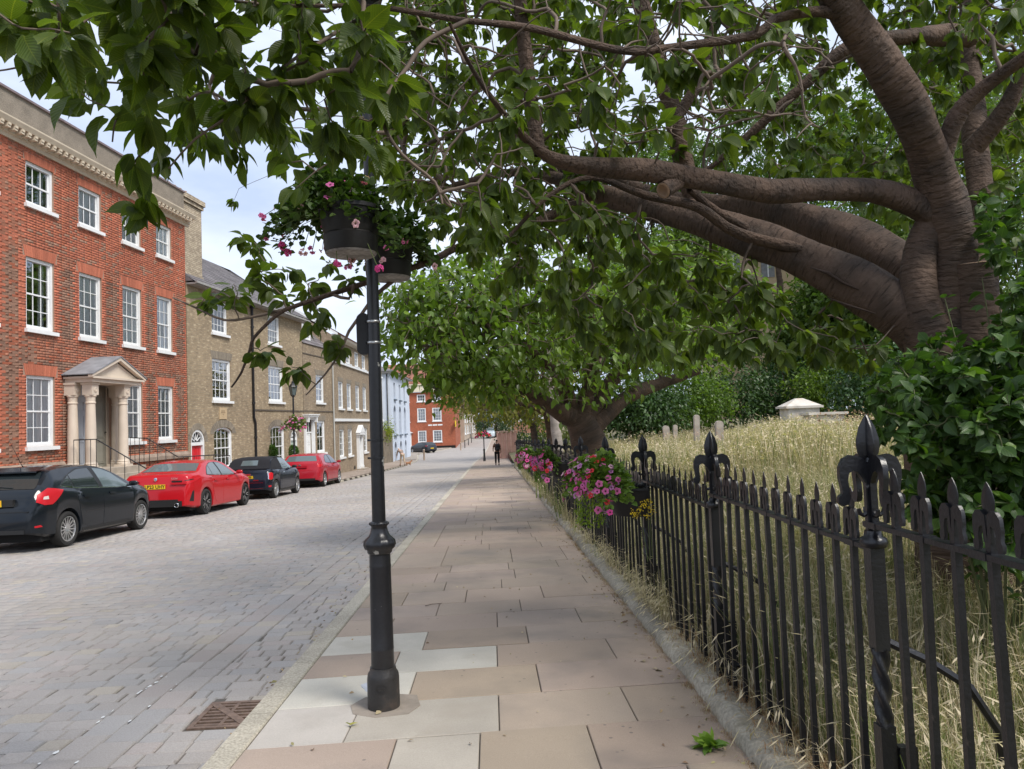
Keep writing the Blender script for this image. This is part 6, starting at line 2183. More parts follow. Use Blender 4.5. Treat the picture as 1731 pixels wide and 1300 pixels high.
far_car('parked_car', 'dark car parked by the white porch, half hidden by the stooping man', -15.6, 97.0, R(60), paint('paint_black', (.012, .013, .015), .3))
m_silver = paint('paint_silver', (.50, .53, .56), .5)
far_car('parked_car', 'pale silver car parked on the hill at the far end of the street', -12.1, 168, .05, m_silver)
far_car('parked_car', 'dark car parked just in front of the silver one up the hill', -10.9, 158, .05, m_dgrey)
van = far_car('van', 'pale blue grey van coming down the hill beyond the far lamp post', -4.6, 150, math.pi, paint('paint_pale', (.45, .52, .56), .2))
van.t.scale = (1.0, 1.0, 1.35)
# ================================================================== TREES
def bark_mat(name, col, col2, vfreq=26.0, bump=.9, line=.55):
    m = bpy.data.materials.new(name)
    m.use_nodes = True
    t = m.node_tree
    b = t.nodes['Principled BSDF']
    b.inputs['Roughness'].default_value = .8
    b.inputs['Specular IOR Level'].default_value = .25
    uv = t.nodes.new('ShaderNodeUVMap')
    def noise(sx, sy, sc, det=4):
        mp_ = t.nodes.new('ShaderNodeMapping')
        mp_.inputs['Scale'].default_value = (sx, sy, 1)
        n = t.nodes.new('ShaderNodeTexNoise')
        n.inputs['Scale'].default_value = sc
        n.inputs['Detail'].default_value = det
        t.links.new(uv.outputs[0], mp_.inputs[0])
        t.links.new(mp_.outputs[0], n.inputs['Vector'])
        return n.outputs[0]
    lent = noise(7.0, vfreq * 2.0, 1.0, 3)
    patch = noise(1.4, 2.2, 1.6, 6)
    r1 = t.nodes.new('ShaderNodeMapRange')
    r1.inputs[1].default_value = .34
    r1.inputs[2].default_value = .44
    r1.inputs[3].default_value = line
    r1.inputs[4].default_value = 1.0
    t.links.new(lent, r1.inputs[0])
    mx_ = t.nodes.new('ShaderNodeMix')
    mx_.data_type = 'RGBA'
    r2 = t.nodes.new('ShaderNodeMapRange')
    r2.inputs[1].default_value = .42
    r2.inputs[2].default_value = .62
    t.links.new(patch, r2.inputs[0])
    t.links.new(r2.outputs[0], mx_.inputs[0])
    mx_.inputs[6].default_value = (*col, 1)
    mx_.inputs[7].default_value = (*col2, 1)
    mm = t.nodes.new('ShaderNodeMix')
    mm.data_type = 'RGBA'
    mm.blend_type = 'MULTIPLY'
    mm.inputs[0].default_value = 1
    t.links.new(mx_.outputs[2], mm.inputs[6])
    t.links.new(r1.outputs[0], mm.inputs[7])
    t.links.new(mm.outputs[2], b.inputs['Base Color'])
    fine = noise(14.0, 34.0, 1.0, 6)
    ring = noise(1.5, vfreq, 1.0, 6)
    hs = t.nodes.new('ShaderNodeMath')
    hs.operation = 'ADD'
    t.links.new(ring, hs.inputs[0])
    t.links.new(fine, hs.inputs[1])
    h2 = t.nodes.new('ShaderNodeMath')
    h2.operation = 'MULTIPLY_ADD'
    h2.inputs[1].default_value = .5
    t.links.new(r1.outputs[0], h2.inputs[0])
    t.links.new(hs.outputs[0], h2.inputs[2])
    bn = t.nodes.new('ShaderNodeBump')
    bn.inputs['Strength'].default_value = bump
    bn.inputs['Distance'].default_value = .02
    t.links.new(h2.outputs[0], bn.inputs['Height'])
    t.links.new(bn.outputs[0], b.inputs['Normal'])
    return m

def smooth_path(P, r, step):
    """Catmull-Rom through the points, resampled about every step metres."""
    P, r = np.asarray(P, float), np.asarray(r, float)
    Q = np.concatenate([[2 * P[0] - P[1]], P, [2 * P[-1] - P[-2]]])
    out_, ro = [], []
    for i in range(len(P) - 1):
        p0, p1, p2, p3 = Q[i:i + 4]
        n = max(2, int(np.linalg.norm(p2 - p1) / step))
        for k in range(n):
            t_ = k / n
            out_.append(.5 * ((2 * p1) + (p2 - p0) * t_ + (2 * p0 - 5 * p1 + 4 * p2 - p3) * t_ ** 2 + (3 * p1 - p0 - 3 * p2 + p3) * t_ ** 3))
            ro.append(r[i] + (r[i + 1] - r[i]) * t_)
    return np.array(out_ + [P[-1]]), np.array(ro + [r[-1]])

def limb_mesh(name, paths, mat, parent, off, n=14, rough=.06, step=.07, cut=False):
    """Tapering limbs as ONE mesh with UVs (round, along in metres) and an uneven skin."""
    V, Fq, UV = [], [], []
    k0 = 0
    for P, r in paths:
        P, r = smooth_path(P, r, step)
        m = len(P)
        tan = unit(np.gradient(P, axis=0))
        ref = np.array([0, 0, 1.0]) if abs(tan[0][2]) < .9 else np.array([1.0, 0, 0])
        u = unit(np.cross(tan[0], ref))
        a = np.arange(n + 1) * 2 * math.pi / n
        s = np.concatenate([[0], np.cumsum(np.linalg.norm(np.diff(P, axis=0), axis=1))])
        ph = rng.random(4) * 6.28
        knots = [(rng.random() * s[-1], rng.random() * 6.28, rng.uniform(.08, .24), rng.uniform(.05, .16)) for _ in range(int(s[-1] * 2.2) + 2)]
        for i in range(m):
            u = unit(u - tan[i] * (u @ tan[i]))
            w_ = np.cross(tan[i], u)
            kn = sum(am * np.exp(-((s[i] - s0_) / wd_) ** 2) * np.exp(-((np.abs((a - a0_ + math.pi) % (2 * math.pi) - math.pi)) / .7) ** 2) for s0_, a0_, am, wd_ in knots)
            k = 1 + kn + rng.normal(0, .011, n + 1) * (np.arange(n + 1) % n > 0) + .022 * np.sin(9 * a + 3 * np.sin(s[i] * 4 + ph[0])) + rough * (np.sin(2 * a + ph[0] + s[i] * 2.3) + .7 * np.sin(3 * a + ph[1] - s[i] * 3.1) + .8 * np.sin(s[i] * 7 / max(.3, 1) + ph[2])) + rough * .35 * np.sin(5 * a + s[i] * 11 + ph[3])
            V.append(P[i] + (r[i] * k)[:, None] * (np.cos(a)[:, None] * u + np.sin(a)[:, None] * w_))
            UV.append(np.stack([a / (2 * math.pi), np.full(n + 1, s[i])], 1))
        i, j = np.meshgrid(np.arange(m - 1), np.arange(n), indexing='ij')
        q = k0 + i * (n + 1) + j
        Fq.append(np.stack([q, q + 1, q + n + 2, q + n + 1], -1).reshape(-1, 4))
        k0 += m * (n + 1)
    me = np_mesh(name, np.concatenate(V) + np.array(off), np.concatenate(Fq), None, np.concatenate(UV), mat, smooth=True)
    return link(name, me, parent)

def limb(pts):
    """(px, py, Y, radius in px) along a limb as the photograph shows it -> world points and radii."""
    return np.array([at(a, b, y) for a, b, y, _ in pts]), np.array([r * y / FPX for _, _, y, r in pts])

def grow_twigs(skel, targets, bend=.12, sag=0.0, rbase=.0017, rmax=.02, seg=4, wob=.03):
    """Joins every target to the nearest point of the growing skeleton: returns twig paths with radii."""
    nodes = [np.asarray(skel, float)]
    N_ = np.concatenate(nodes)
    targets = np.asarray(targets, float)
    d0 = np.array([np.min(np.sum((N_ - t_) ** 2, 1)) for t_ in targets])
    order_ = np.argsort(d0)
    cap_ = len(N_) + len(targets) * seg
    buf = np.empty((cap_, 3))
    buf[:len(N_)] = N_
    cnt = len(N_)
    par = {}
    tw = []
    w_ = np.zeros(cap_)
    parent_of = np.full(cap_, -1, int)
    for q in order_:
        T = targets[q]
        dv = buf[:cnt] - T
        dist = np.sum(dv ** 2, 1)
        k = int(np.argmin(dist))
        A_ = buf[k]
        ln = math.sqrt(dist[k])
        perp = unit(np.cross(T - A_, rng.normal(0, 1, 3))) * ln * bend * rng.normal(0, 1)
        ts = np.linspace(0, 1, seg + 1)[1:]
        P = [A_ + (T - A_) * f + perp * math.sin(math.pi * f) + rng.normal(0, wob, 3) * ln * (f < .99) + np.array([0, 0, sag * ln * math.sin(math.pi * f)]) for f in ts]
        idx = []
        last = k
        for p in P:
            buf[cnt] = p
            parent_of[cnt] = last
            last = cnt
            idx.append(cnt)
            cnt += 1
        tw.append((k, idx))
    for c in range(cnt - 1, -1, -1):
        if parent_of[c] >= 0: 
            w_[c] += .25
            w_[parent_of[c]] += w_[c]
    paths = []
    for k, idx in tw:
        P = np.array([buf[k]] + [buf[i] for i in idx])
        r = np.minimum(rbase * np.sqrt(1 + 1.6 * np.array([w_[idx[0]]] + [w_[i] for i in idx])), rmax)
        paths.append((P, r))
    return paths, order_

def twig_mesh(name, paths, mat, parent, off, n=5):
    V, Fq = [], []
    k0 = 0
    a = np.arange(n) * 2 * math.pi / n
    for P, r in paths:
        m = len(P)
        tan = unit(np.gradient(P, axis=0))
        ref = np.where(np.abs(tan[:, 2:3]) < .9, np.array([[0, 0, 1.0]]), np.array([[1.0, 0, 0]]))
        u = unit(np.cross(tan, ref))
        w_ = np.cross(tan, u)
        ring = P[:, None, :] + r[:, None, None] * (np.cos(a)[None, :, None] * u[:, None, :] + np.sin(a)[None, :, None] * w_[:, None, :])
        V.append(ring.reshape(-1, 3))
        i, j = np.meshgrid(np.arange(m - 1), np.arange(n), indexing='ij')
        q = k0 + i * n + j
        q2 = k0 + i * n + (j + 1) % n
        Fq.append(np.stack([q, q2, q2 + n, q + n], -1).reshape(-1, 4))
        k0 += m * n
    me = np_mesh(name, np.concatenate(V) + np.array(off), np.concatenate(Fq), None, None, mat, smooth=True)
    return link(name, me, parent)

m_bark = bark_mat('cherry_bark', (.125, .083, .061), (.066, .048, .038), 24, 1.0, .6)
m_twig = M('twig_bark', (.155, .118, .094), .8, var=.3, vscale=5, spec=.2)
m_leaf = leaf_mat('cherry_leaf', (.070, .114, .021), .50, .40, True, tr=(1.5, 1.6, .5))
m_leafs = leaf_mat('cherry_leaf_small', (.115, .18, .036), .45, .36, False, tr=(1.35, 1.5, .5))

def cluster_leaves(C_, outd, nper, size, droop=.75):
    """Leaf base points and directions for drooping rosettes at twig ends C_."""
    P, D = [], []
    for c, o in zip(C_, outd):
        n = rng.integers(nper[0], nper[1] + 1)
        ang_ = rng.random() * 6.28 + np.arange(n) * 2.4
        e1 = unit(np.cross(o, [.3, .2, 1.0]))
        e2 = np.cross(o, e1)
        sp = rng.uniform(.5, 1.1, n)
        d = unit(np.cos(ang_)[:, None] * e1 + np.sin(ang_)[:, None] * e2) * sp[:, None] + o * rng.uniform(.2, .9, n)[:, None] + np.array([0, 0, -droop]) * rng.uniform(.6, 1.3, n)[:, None]
        d = unit(d)
        P.append(c + d * .022 - o * (rng.random(n) * .06)[:, None])
        D.append(d)
    return np.concatenate(P), np.concatenate(D)

# ------------------------------------------------------------------ the great cherry overhanging the pavement
ch_t = thing('cherry_tree', 'large old cherry tree with ringed bark behind the railings, its boughs arching over the pavement', 'tree', at(1620, 1000, 4.7) * np.array([1, 1, 0]) + np.array([0, 0, .0]))
co = -np.array(ch_t.location)
TR = limb([(1650, 1060, 4.75, 84), (1632, 900, 4.75, 76), (1612, 760, 4.7, 72), (1603, 660, 4.7, 70), (1600, 590, 4.65, 62), (1598, 540, 4.6, 50)])
A_ = limb([(1606, 640, 4.62, 46), (1570, 570, 4.6, 56), (1505, 515, 4.65, 50), (1430, 470, 4.75, 44), (1340, 428, 4.9, 38), (1240, 392, 5.1, 31), (1150, 364, 5.3, 26), (1080, 345, 5.5, 22), (1010, 325, 5.7, 17), (940, 302, 6.0, 12), (860, 292, 6.2, 8), (770, 312, 6.4, 5)])
A2 = limb([(1610, 560, 4.9, 40), (1555, 470, 5.0, 42), (1490, 425, 5.2, 40), (1425, 393, 5.4, 36), (1355, 368, 5.6, 30), (1285, 350, 5.9, 24), (1205, 345, 6.2, 18), (1120, 330, 6.5, 13), (1030, 300, 6.8, 8), (930, 285, 7.1, 5)])
B_ = limb([(1600, 610, 4.55, 50), (1607, 480, 4.5, 42), (1607, 400, 4.45, 38), (1580, 290, 4.35, 36), (1545, 200, 4.2, 36), (1500, 120, 4.1, 35), (1450, 50, 4.0, 33), (1412, -10, 3.9, 31), (1375, -90, 3.8, 28), (1330, -200, 3.7, 22)])
C_ = limb([(1602, 385, 4.46, 24), (1548, 345, 4.45, 23), (1480, 323, 4.4, 21), (1400, 320, 4.3, 20), (1300, 322, 4.2, 19), (1200, 306, 4.05, 18), (1100, 290, 3.9, 18), (1020, 283, 3.8, 16), (948, 273, 3.7, 13), (905, 250, 3.6, 8), (850, 190, 3.4, 5), (800, 120, 3.2, 4), (760, 40, 3.0, 3)])
C2 = limb([(1165, 296, 4.0, 13), (1142, 310, 3.96, 15), (1121, 322, 3.90, 16)])
D_ = limb([(1640, 660, 4.5, 46), (1650, 560, 4.45, 40), (1650, 500, 4.42, 37), (1647, 446, 4.4, 37)])
D2 = limb([(1578, 600, 4.5, 42), (1556, 510, 4.48, 36), (1560, 430, 4.5, 30), (1590, 350, 4.45, 24)])
E_ = limb([(1172, 345, 5.6, 17), (1150, 250, 5.5, 17), (1130, 160, 5.4, 16), (1100, 70, 5.3, 15), (1078, -20, 5.2, 13), (1050, -140, 5.1, 10)])
E2 = limb([(1140, 205, 5.45, 10), (1178, 140, 5.5, 8), (1203, 60, 5.4, 7), (1215, -30, 5.3, 5)])
G_ = limb([(912, 262, 3.66, 11), (899, 180, 3.65, 12), (888, 90, 3.6, 12), (876, -20, 3.5, 11), (850, -120, 3.4, 8)])
H_ = limb([(1452, 40, 4.0, 12), (1390, 19, 3.9, 9), (1309, 32, 3.8, 8), (1277, 59, 3.75, 8), (1126, 81, 3.6, 7), (1050, 86, 3.5, 7), (900, 48, 3.3, 6), (780, 34, 3.1, 5), (640, 12, 2.9, 4), (500, 10, 2.7, 3)])
I_ = limb([(1770, 70, 3.8, 10), (1731, 98, 3.9, 11), (1660, 150, 4.1, 13), (1618, 195, 4.2, 16), (1588, 285, 4.32, 16)])
J_ = limb([(1640, 640, 5.2, 30), (1662, 400, 5.6, 20), (1645, 200, 5.9, 18), (1640, 0, 6.2, 17), (1645, -140, 6.4, 14)])
K_ = limb([(1640, 60, 5.7, 20), (1540, 62, 5.4, 14), (1438, 78, 5.2, 12), (1358, 145, 5.3, 9), (1250, 242, 5.5, 6), (1180, 300, 5.6, 4)])
L2_ = limb([(1645, 250, 5.5, 16), (1700, 180, 5.3, 14), (1760, 60, 5.1, 12)])
X1 = limb([(1400, 430, 4.8, 9), (1250, 395, 4.75, 9), (1180, 350, 4.7, 8), (1090, 330, 4.6, 7), (1000, 300, 4.4, 5), (930, 330, 4.3, 4), (860, 400, 4.2, 3)])
X2 = limb([(1290, 400, 5.0, 8), (1215, 360, 4.9, 7), (1165, 320, 4.6, 6)])
X3 = limb([(1010, 322, 5.7, 10), (900, 380, 5.6, 8), (840, 410, 5.4, 7), (790, 412, 5.2, 6), (730, 440, 5.0, 5), (690, 455, 4.9, 5), (625, 476, 4.8, 4.6), (560, 497, 4.7, 4.3), (500, 517, 4.6, 3.8), (470, 531, 4.6, 3.2), (430, 570, 4.5, 2.8), (423, 590, 4.5, 2.5), (408, 630, 4.5, 2), (391, 655, 4.5, 1.4)])
X4 = limb([(490, 521, 4.6, 3), (430, 535, 4.6, 2.6), (380, 541, 4.5, 2.2), (330, 520, 4.5, 1.8), (292, 503, 4.5, 1.3)])
X5 = limb([(690, 455, 4.9, 4.5), (640, 495, 4.8, 3.6), (612, 530, 4.7, 3.2), (590, 560, 4.7, 2.8), (575, 595, 4.6, 2.2), (550, 632, 4.6, 1.8), (517, 668, 4.6, 1.2)])
X6 = limb([(560, 497, 4.7, 3), (590, 505, 4.7, 3), (598, 480, 4.7, 2.6)])
X7 = limb([(790, 34, 3.1, 4.5), (720, 70, 3.0, 4.5), (690, 112, 2.95, 4.2), (655, 160, 2.9, 4), (646, 205, 2.9, 3.6), (680, 262, 2.9, 3.2), (735, 308, 2.95, 2.8), (748, 345, 2.95, 2)])
X8 = limb([(640, 12, 2.9, 4), (560, 60, 2.6, 3.5), (470, 120, 2.4, 3), (410, 180, 2.3, 2.6), (330, 235, 2.3, 2), (285, 285, 2.3, 1.4)])
X9 = limb([(500, 10, 2.7, 3), (380, 0, 2.5, 3), (250, -20, 2.3, 3), (150, 30, 2.1, 2.6), (90, 90, 2.05, 2.2), (40, 112, 2.0, 1.8), (-20, 122, 2.0, 1.4)])
X10 = limb([(30, -40, 2.1, 2.6), (8, 30, 2.1, 2.2), (12, 70, 2.1, 1.8), (0, 95, 2.1, 1.4)])
X11 = limb([(380, 0, 2.5, 3), (300, 60, 2.4, 2.6), (250, 130, 2.35, 2.2), (200, 190, 2.3, 1.8), (190, 240, 2.3, 1.4)])
for L_, k in ((A_, .90), (A2, .85), (B_, .92), (C2, .85), (D2, .92)): L_[1][:] = L_[1] * k
def part_limb(name, L_, n=14, rough=.07, **k): return limb_mesh(name, [L_], m_bark, ch_t, co, n, rough, **k)
part_limb('trunk', TR, 26, rough=.05)
for L_, n in ((A_, 22), (A2, 20), (B_, 22), (C_, 16), (D2, 18), (J_, 18), (E_, 14)): part_limb('bough', L_, n)
part_limb('sawn_trunk', D_, 20)
for L_ in (E2, G_, H_, I_, K_, L2_, X1, X2, X3): part_limb('branch', L_, 10, rough=.05)
part_limb('sawn_stub', C2, 12)
m_cut = M('sawn_wood', (.30, .20, .13), .85, var=.3, vscale=10)
m_hollow = M('stub_hollow', (.05, .032, .024), .9)
def cut_disc(name, P, nrm, r, mat, q=1.0):
    nrm = unit(np.array(nrm, float))
    u = unit(np.cross(nrm, [.2, .9, .1]))
    w_ = np.cross(nrm, u)
    rings = [(1.02, 0), (.78, .006), (.7, -.004), (.3, -.02), (.02, -.02)]
    n = 16
    vs = [P + nrm * h + r * k * (u * math.cos(a) + w_ * math.sin(a)) for k, h in rings for a in np.arange(n) * 2 * math.pi / n]
    fs = [(i * n + j, i * n + (j + 1) % n, (i + 1) * n + (j + 1) % n, (i + 1) * n + j) for i in range(4) for j in range(n)]
    MB().add([tuple(p + co) for p in vs], fs, None, True).build(name, mat, ch_t)
cut_disc('sawn_face', C2[0][-1], C2[0][-1] - C2[0][-2], C2[1][-1], m_cut)
cut_disc('sawn_face', D_[0][-1], D_[0][-1] - D_[0][-2], D_[1][-1], m_cut)
# cracks along the lowest bough
mb = MB()
for pts in (((1370, 452), (1400, 462), (1425, 478), (1452, 490)), ((1462, 474), (1490, 492), (1500, 498)), ((1398, 503), (1440, 518), (1480, 530))):
    P = []
    for (a, b) in pts:
        y = float(np.interp(a, [1240, 1340, 1430, 1505], [5.1, 4.9, 4.75, 4.65])) - .155
        P.append(at(a, b, y) + co)
    mb.tube(P, [.004, .011, .009, .003][:len(P)] if len(P) > 3 else [.003, .008, .003], 5)
mb.build('bark_crack', m_hollow, ch_t)

# canopy: twig ends spread through the crown's volume
def in_poly(x, y, poly):
    c = np.zeros(len(x), bool)
    n = len(poly)
    for i in range(n):
        x0, y0 = poly[i]
        x1, y1 = poly[(i + 1) % n]
        k = ((y0 > y) != (y1 > y)) & (x < (x1 - x0) * (y - y0) / (y1 - y0 + 1e-9) + x0)
        c ^= k
    return c
def volume(n, poly, Y0, Y1, pw=1.0):
    """n points in the part of the crown whose outline, seen from the pavement, is poly."""
    poly = np.array(poly, float)
    lo, hi = poly.min(0), poly.max(0)
    out_ = []
    while len(out_) < n:
        x, y = rng.uniform(lo[0], hi[0], 4000), rng.uniform(lo[1], hi[1], 4000)
        k = in_poly(x, y, poly)
        for a, b in zip(x[k], y[k]):
            out_.append(at(a, b, Y0 + (Y1 - Y0) * rng.random() ** pw))
            if len(out_) >= n: break
    return np.array(out_)
near_poly = [(-60, -260), (-60, 0), (40, 60), (70, 130), (120, 150), (150, 190), (175, 120), (215, 190), (200, 280), (270, 290), (300, 240), (330, 300), (365, 310), (420, 250), (450, 225), (520, 235), (580, 240), (640, 220), (680, 200), (690, 60), (720, -60), (740, -260)]
mid_poly = [(180, -250), (230, 60), (330, 190), (420, 210), (440, 330), (480, 340), (520, 300), (560, 250), (640, 260), (680, 330), (740, 400), (800, 420), (880, 440), (960, 420), (1010, 350), (1100, 250), (1200, 270), (1330, 250), (1430, 170), (1550, 80), (1640, 60), (1740, 160), (1800, -250)]
low_poly = [(760, 430), (800, 330), (960, 300), (1150, 420), (1300, 470), (1390, 520), (1500, 580), (1450, 640), (1350, 600), (1250, 610), (1150, 620), (1080, 600), (1000, 590), (930, 540), (840, 510)]
far_poly = [(560, -200), (600, 250), (700, 380), (800, 400), (900, 400), (1000, 380), (1150, 320), (1300, 300), (1450, 330), (1520, 420), (1600, 430), (1731, 420), (1780, 200), (1780, -200)]
Tn = volume(225, near_poly, 1.75, 3.1)
Tm = volume(640, mid_poly, 3.3, 5.6)
Tl = volume(190, low_poly, 4.2, 6.2)
Tf = volume(1750, far_poly, 5.4, 9.0)
Th = np.stack([rng.uniform(-3.6, 5.5, 220), rng.uniform(-.5, 9.5, 220), rng.uniform(4.2, 6.6, 220)], 1)  # upper crown clumps out of view, added to shade the pavement and thicken the canopy
Tsp = np.array([at(a, b, y) for a, b, y in [(480, 500, 4.7), (455, 480, 4.7), (430, 455, 4.7), (520, 480, 4.7), (540, 470, 4.75), (365, 490, 4.5), (395, 480, 4.5), (350, 500, 4.5), (400, 500, 4.5), (440, 593, 4.5), (452, 586, 4.5), (492, 620, 4.6), (505, 622, 4.6), (548, 535, 4.6), (530, 545, 4.6), (558, 585, 4.6), (570, 580, 4.6), (470, 455, 4.8), (425, 470, 4.8), (560, 440, 4.8), (590, 470, 4.8), (405, 400, 4.9), (430, 410, 4.9), (230, 350, 2.6), (250, 335, 2.6), (400, 500, 4.6), (500, 460, 4.9), (520, 505, 4.8), (700, 400, 5), (715, 425, 5), (730, 380, 5), (1080, 570, 4.6), (1150, 560, 4.6), (1220, 565, 4.5), (1290, 570, 4.4), (1330, 600, 4.4), (1180, 585, 4.6), (1030, 560, 4.8), (1110, 590, 4.6), (1250, 600, 4.5), (1060, 545, 4.8), (1360, 560, 4.4)] + [(600 + 13 * (k % 5), 8 + 19 * k, 2.7 + .16 * (k % 4)) for k in range(15)]])
# leave gaps: drop clumps where a slow noise is low, so that light comes through
def gaps(T, f=2.1, cut=-.55, seed=0.0):
    v = np.sin(T[:, 0] * f + seed) + np.sin(T[:, 1] * f * .9 + T[:, 2] * 1.7 * f + seed * 2) + np.sin(T[:, 2] * f * 1.9 - T[:, 0] * .8 * f + 1)
    return T[v > cut - rng.random(len(T)) * .5]
Tn, Tm, Tf, Th = gaps(Tn, 3.1, -1.0), gaps(Tm, 2.2, -.8, 1.0), gaps(Tf, 1.6, -.6, 2.0), gaps(Th, 1.2, -.4, 3.0)
def clear_of_boughs(T):
    """Keeps clumps from hanging right in front of the great boughs."""
    q = np.array([px_of(p) for p in T])
    zone = [(880, 215), (1000, 225), (1200, 250), (1400, 270), (1420, 90), (1370, -30), (1480, -60), (1620, 170), (1680, 420), (1680, 640), (1480, 560), (1300, 460), (1150, 400), (1000, 345), (900, 310)]
    return T[~(in_poly(q[:, 0], q[:, 1], zone) & (T[:, 1] < 5.3))]
Tn, Tm, Tl = clear_of_boughs(Tn), clear_of_boughs(Tm), clear_of_boughs(Tl)
skel = np.concatenate([smooth_path(*L_, .12)[0] for L_ in (A_, A2, B_, C_, E_, E2, G_, H_, I_, J_, K_, L2_, X1, X2, X3, X4, X5, X6, X7, X8, X9, X10, X11)])
allT = np.concatenate([Tn, Tm, Tl, Tf, Th, Tsp])
paths, order_ = grow_twigs(skel, allT, .14, .03)
bare, _ = grow_twigs(skel, clear_of_boughs(np.concatenate([volume(300, [(640, -60), (660, 330), (760, 400), (900, 330), (1000, 260), (1400, 230), (1500, 0), (1450, -60)], 2.9, 5.4), volume(60, [(960, 280), (1500, 420), (1400, 470), (1000, 380)], 4.0, 4.7)])), .09, .05, .0021, .010, 6, .012)
hand = [smooth_path(P, r, .05) for P, r in (X4, X5, X6, X7, X8, X9, X10, X11)]
twig_mesh('twigs', paths + bare + hand, m_twig, ch_t, co)['kind'] = 'stuff'
ends = np.array([p[0][-1] for p in paths])
outd = unit(np.array([p[0][-1] - p[0][-3] for p in paths]) + rng.normal(0, .02, (len(paths), 3)))
PL, DL = cluster_leaves(ends, outd, (7, 11), .11, .8)
# a few leaves along the twigs as well
mids = np.array([p[0][2] for p in paths])
PL2, DL2 = cluster_leaves(mids[::2], outd[::2], (2, 4), .11, .6)
PL, DL = np.concatenate([PL, PL2]), np.concatenate([DL, DL2])
SL = rng.uniform(.062, .128, len(PL))
far_ = PL[:, 1] > 5.2
SL = np.where(far_, SL * 1.12, SL)
tint = leaf_tints(len(PL), (1, 1, 1), .16, .10)
q = np.array([px_of(p + d * .05) if p[1] > .5 else (-1e4, 0) for p, d in zip(PL, DL)])
seen = (q[:, 0] > 0) & (q[:, 0] < PW) & (q[:, 1] > 0) & (q[:, 1] < PH) & (PL[:, 1] > .9)
rank = np.argsort(np.where(seen, np.linalg.norm(PL - np.array([0, 0, CAMZ]), axis=1), 1e9))
singles = rank[:300]
T_, F_, U_ = leaf_template('big')
lv = []
for k in range(10):
    V = T_.copy()
    V[:, 2] *= rng.uniform(.5, 1.7)
    V[:, 0] *= rng.uniform(.9, 1.12)
    V[:, 2] += .03 * np.sin(V[:, 1] * 9 + k) * np.sign(V[:, 0])
    V[:, 0] += .06 * rng.normal() * V[:, 1] ** 2
    tn_ = leaf_tints(1, (1, 1, 1), .18, .12)
    lv.append(np_mesh('leaf', V, F_, np.repeat(tn_, len(V), 0), U_, m_leaf, True))
for i in singles:
    x, y, z = leaf_frames(DL[i:i + 1], np.array([[0, 0, 1.0]]) + rng.normal(0, .35, (1, 3)), rng.normal(0, .45, 1))
    o = link('leaf', lv[rng.integers(10)], ch_t)
    s_ = float(SL[i]) * 1.05
    o.matrix_local = Matrix.Translation(Vector(PL[i] + co)) @ Matrix(((x[0, 0], y[0, 0], z[0, 0]), (x[0, 1], y[0, 1], z[0, 1]), (x[0, 2], y[0, 2], z[0, 2]))).to_4x4() @ Matrix.Scale(s_, 4)
rest = np.setdiff1d(np.arange(len(PL)), singles)
leaf_cloud('leaves', PL[rest], DL[rest], SL[rest], tint[rest], 'big', m_leaf, ch_t, co)

# ------------------------------------------------------------------ trees farther off
def blob_points(blobs, n):
    """Twig ends in a set of ellipsoids (centre, radii), denser towards the skin."""
    vol = np.array([r[0] * r[1] * r[2] for _, r in blobs]) ** .7
    out_, od = [], []
    for (c, r), k in zip(blobs, (vol / vol.sum() * n).astype(int) + 1):
        d = rand_dirs(k)
        rr = rng.random(k) ** .33
        bump_ = 1 + .16 * np.sin(d[:, 0] * 6 + c[0]) * np.sin(d[:, 2] * 7 + c[1]) + .1 * np.sin(d[:, 1] * 11)
        out_.append(np.array(c) + d * np.array(r) * (rr * bump_)[:, None])
        od.append(d)
    return np.concatenate(out_), np.concatenate(od)

def make_tree(name, label, limbs, blobs, ncl, nper, lsize, col, mat, cat='tree', group=None, kind='mid', bark=None, droop=.6, twigs=True, base=None, spread=.18, yellow=.12, nlimb=10, tw_mat=None, rb=.003):
    P0, r0 = limbs[0]
    loc = np.array(base if base is not None else [P0[0][0], P0[0][1], P0[0][2]])
    t_ = thing(name, label, cat, loc, 0, group)
    limb_mesh('trunk', [limbs[0]], bark or m_bark, t_, -loc, nlimb + 4, step=.2)
    for L_ in limbs[1:]: limb_mesh('limb', [L_], bark or m_bark, t_, -loc, nlimb, step=.25)
    Q, od = blob_points(blobs, ncl)
    if twigs:
        sk = np.concatenate([smooth_path(*L_, .25)[0] for L_ in limbs])
        pt, _ = grow_twigs(sk, Q, .14, .04, rb, .05, 3)
        twig_mesh('twigs', pt, tw_mat or m_twig, t_, -loc, 4)['kind'] = 'stuff'
        Q = np.array([p[0][-1] for p in pt])
        od = unit(np.array([p[0][-1] - p[0][0] for p in pt]))
    PL, DL = cluster_leaves(Q, od, nper, lsize, droop)
    PL = PL + rng.normal(0, lsize * .8, PL.shape)
    leaf_cloud('crown', PL, DL, rng.uniform(.75, 1.25, len(PL)) * lsize, leaf_tints(len(PL), col, spread, yellow), kind, mat, t_, -loc)
    return t_

def blob(px, py, Y, rx, ry, rz): return (at(px, py, Y), (rx, ry, rz))
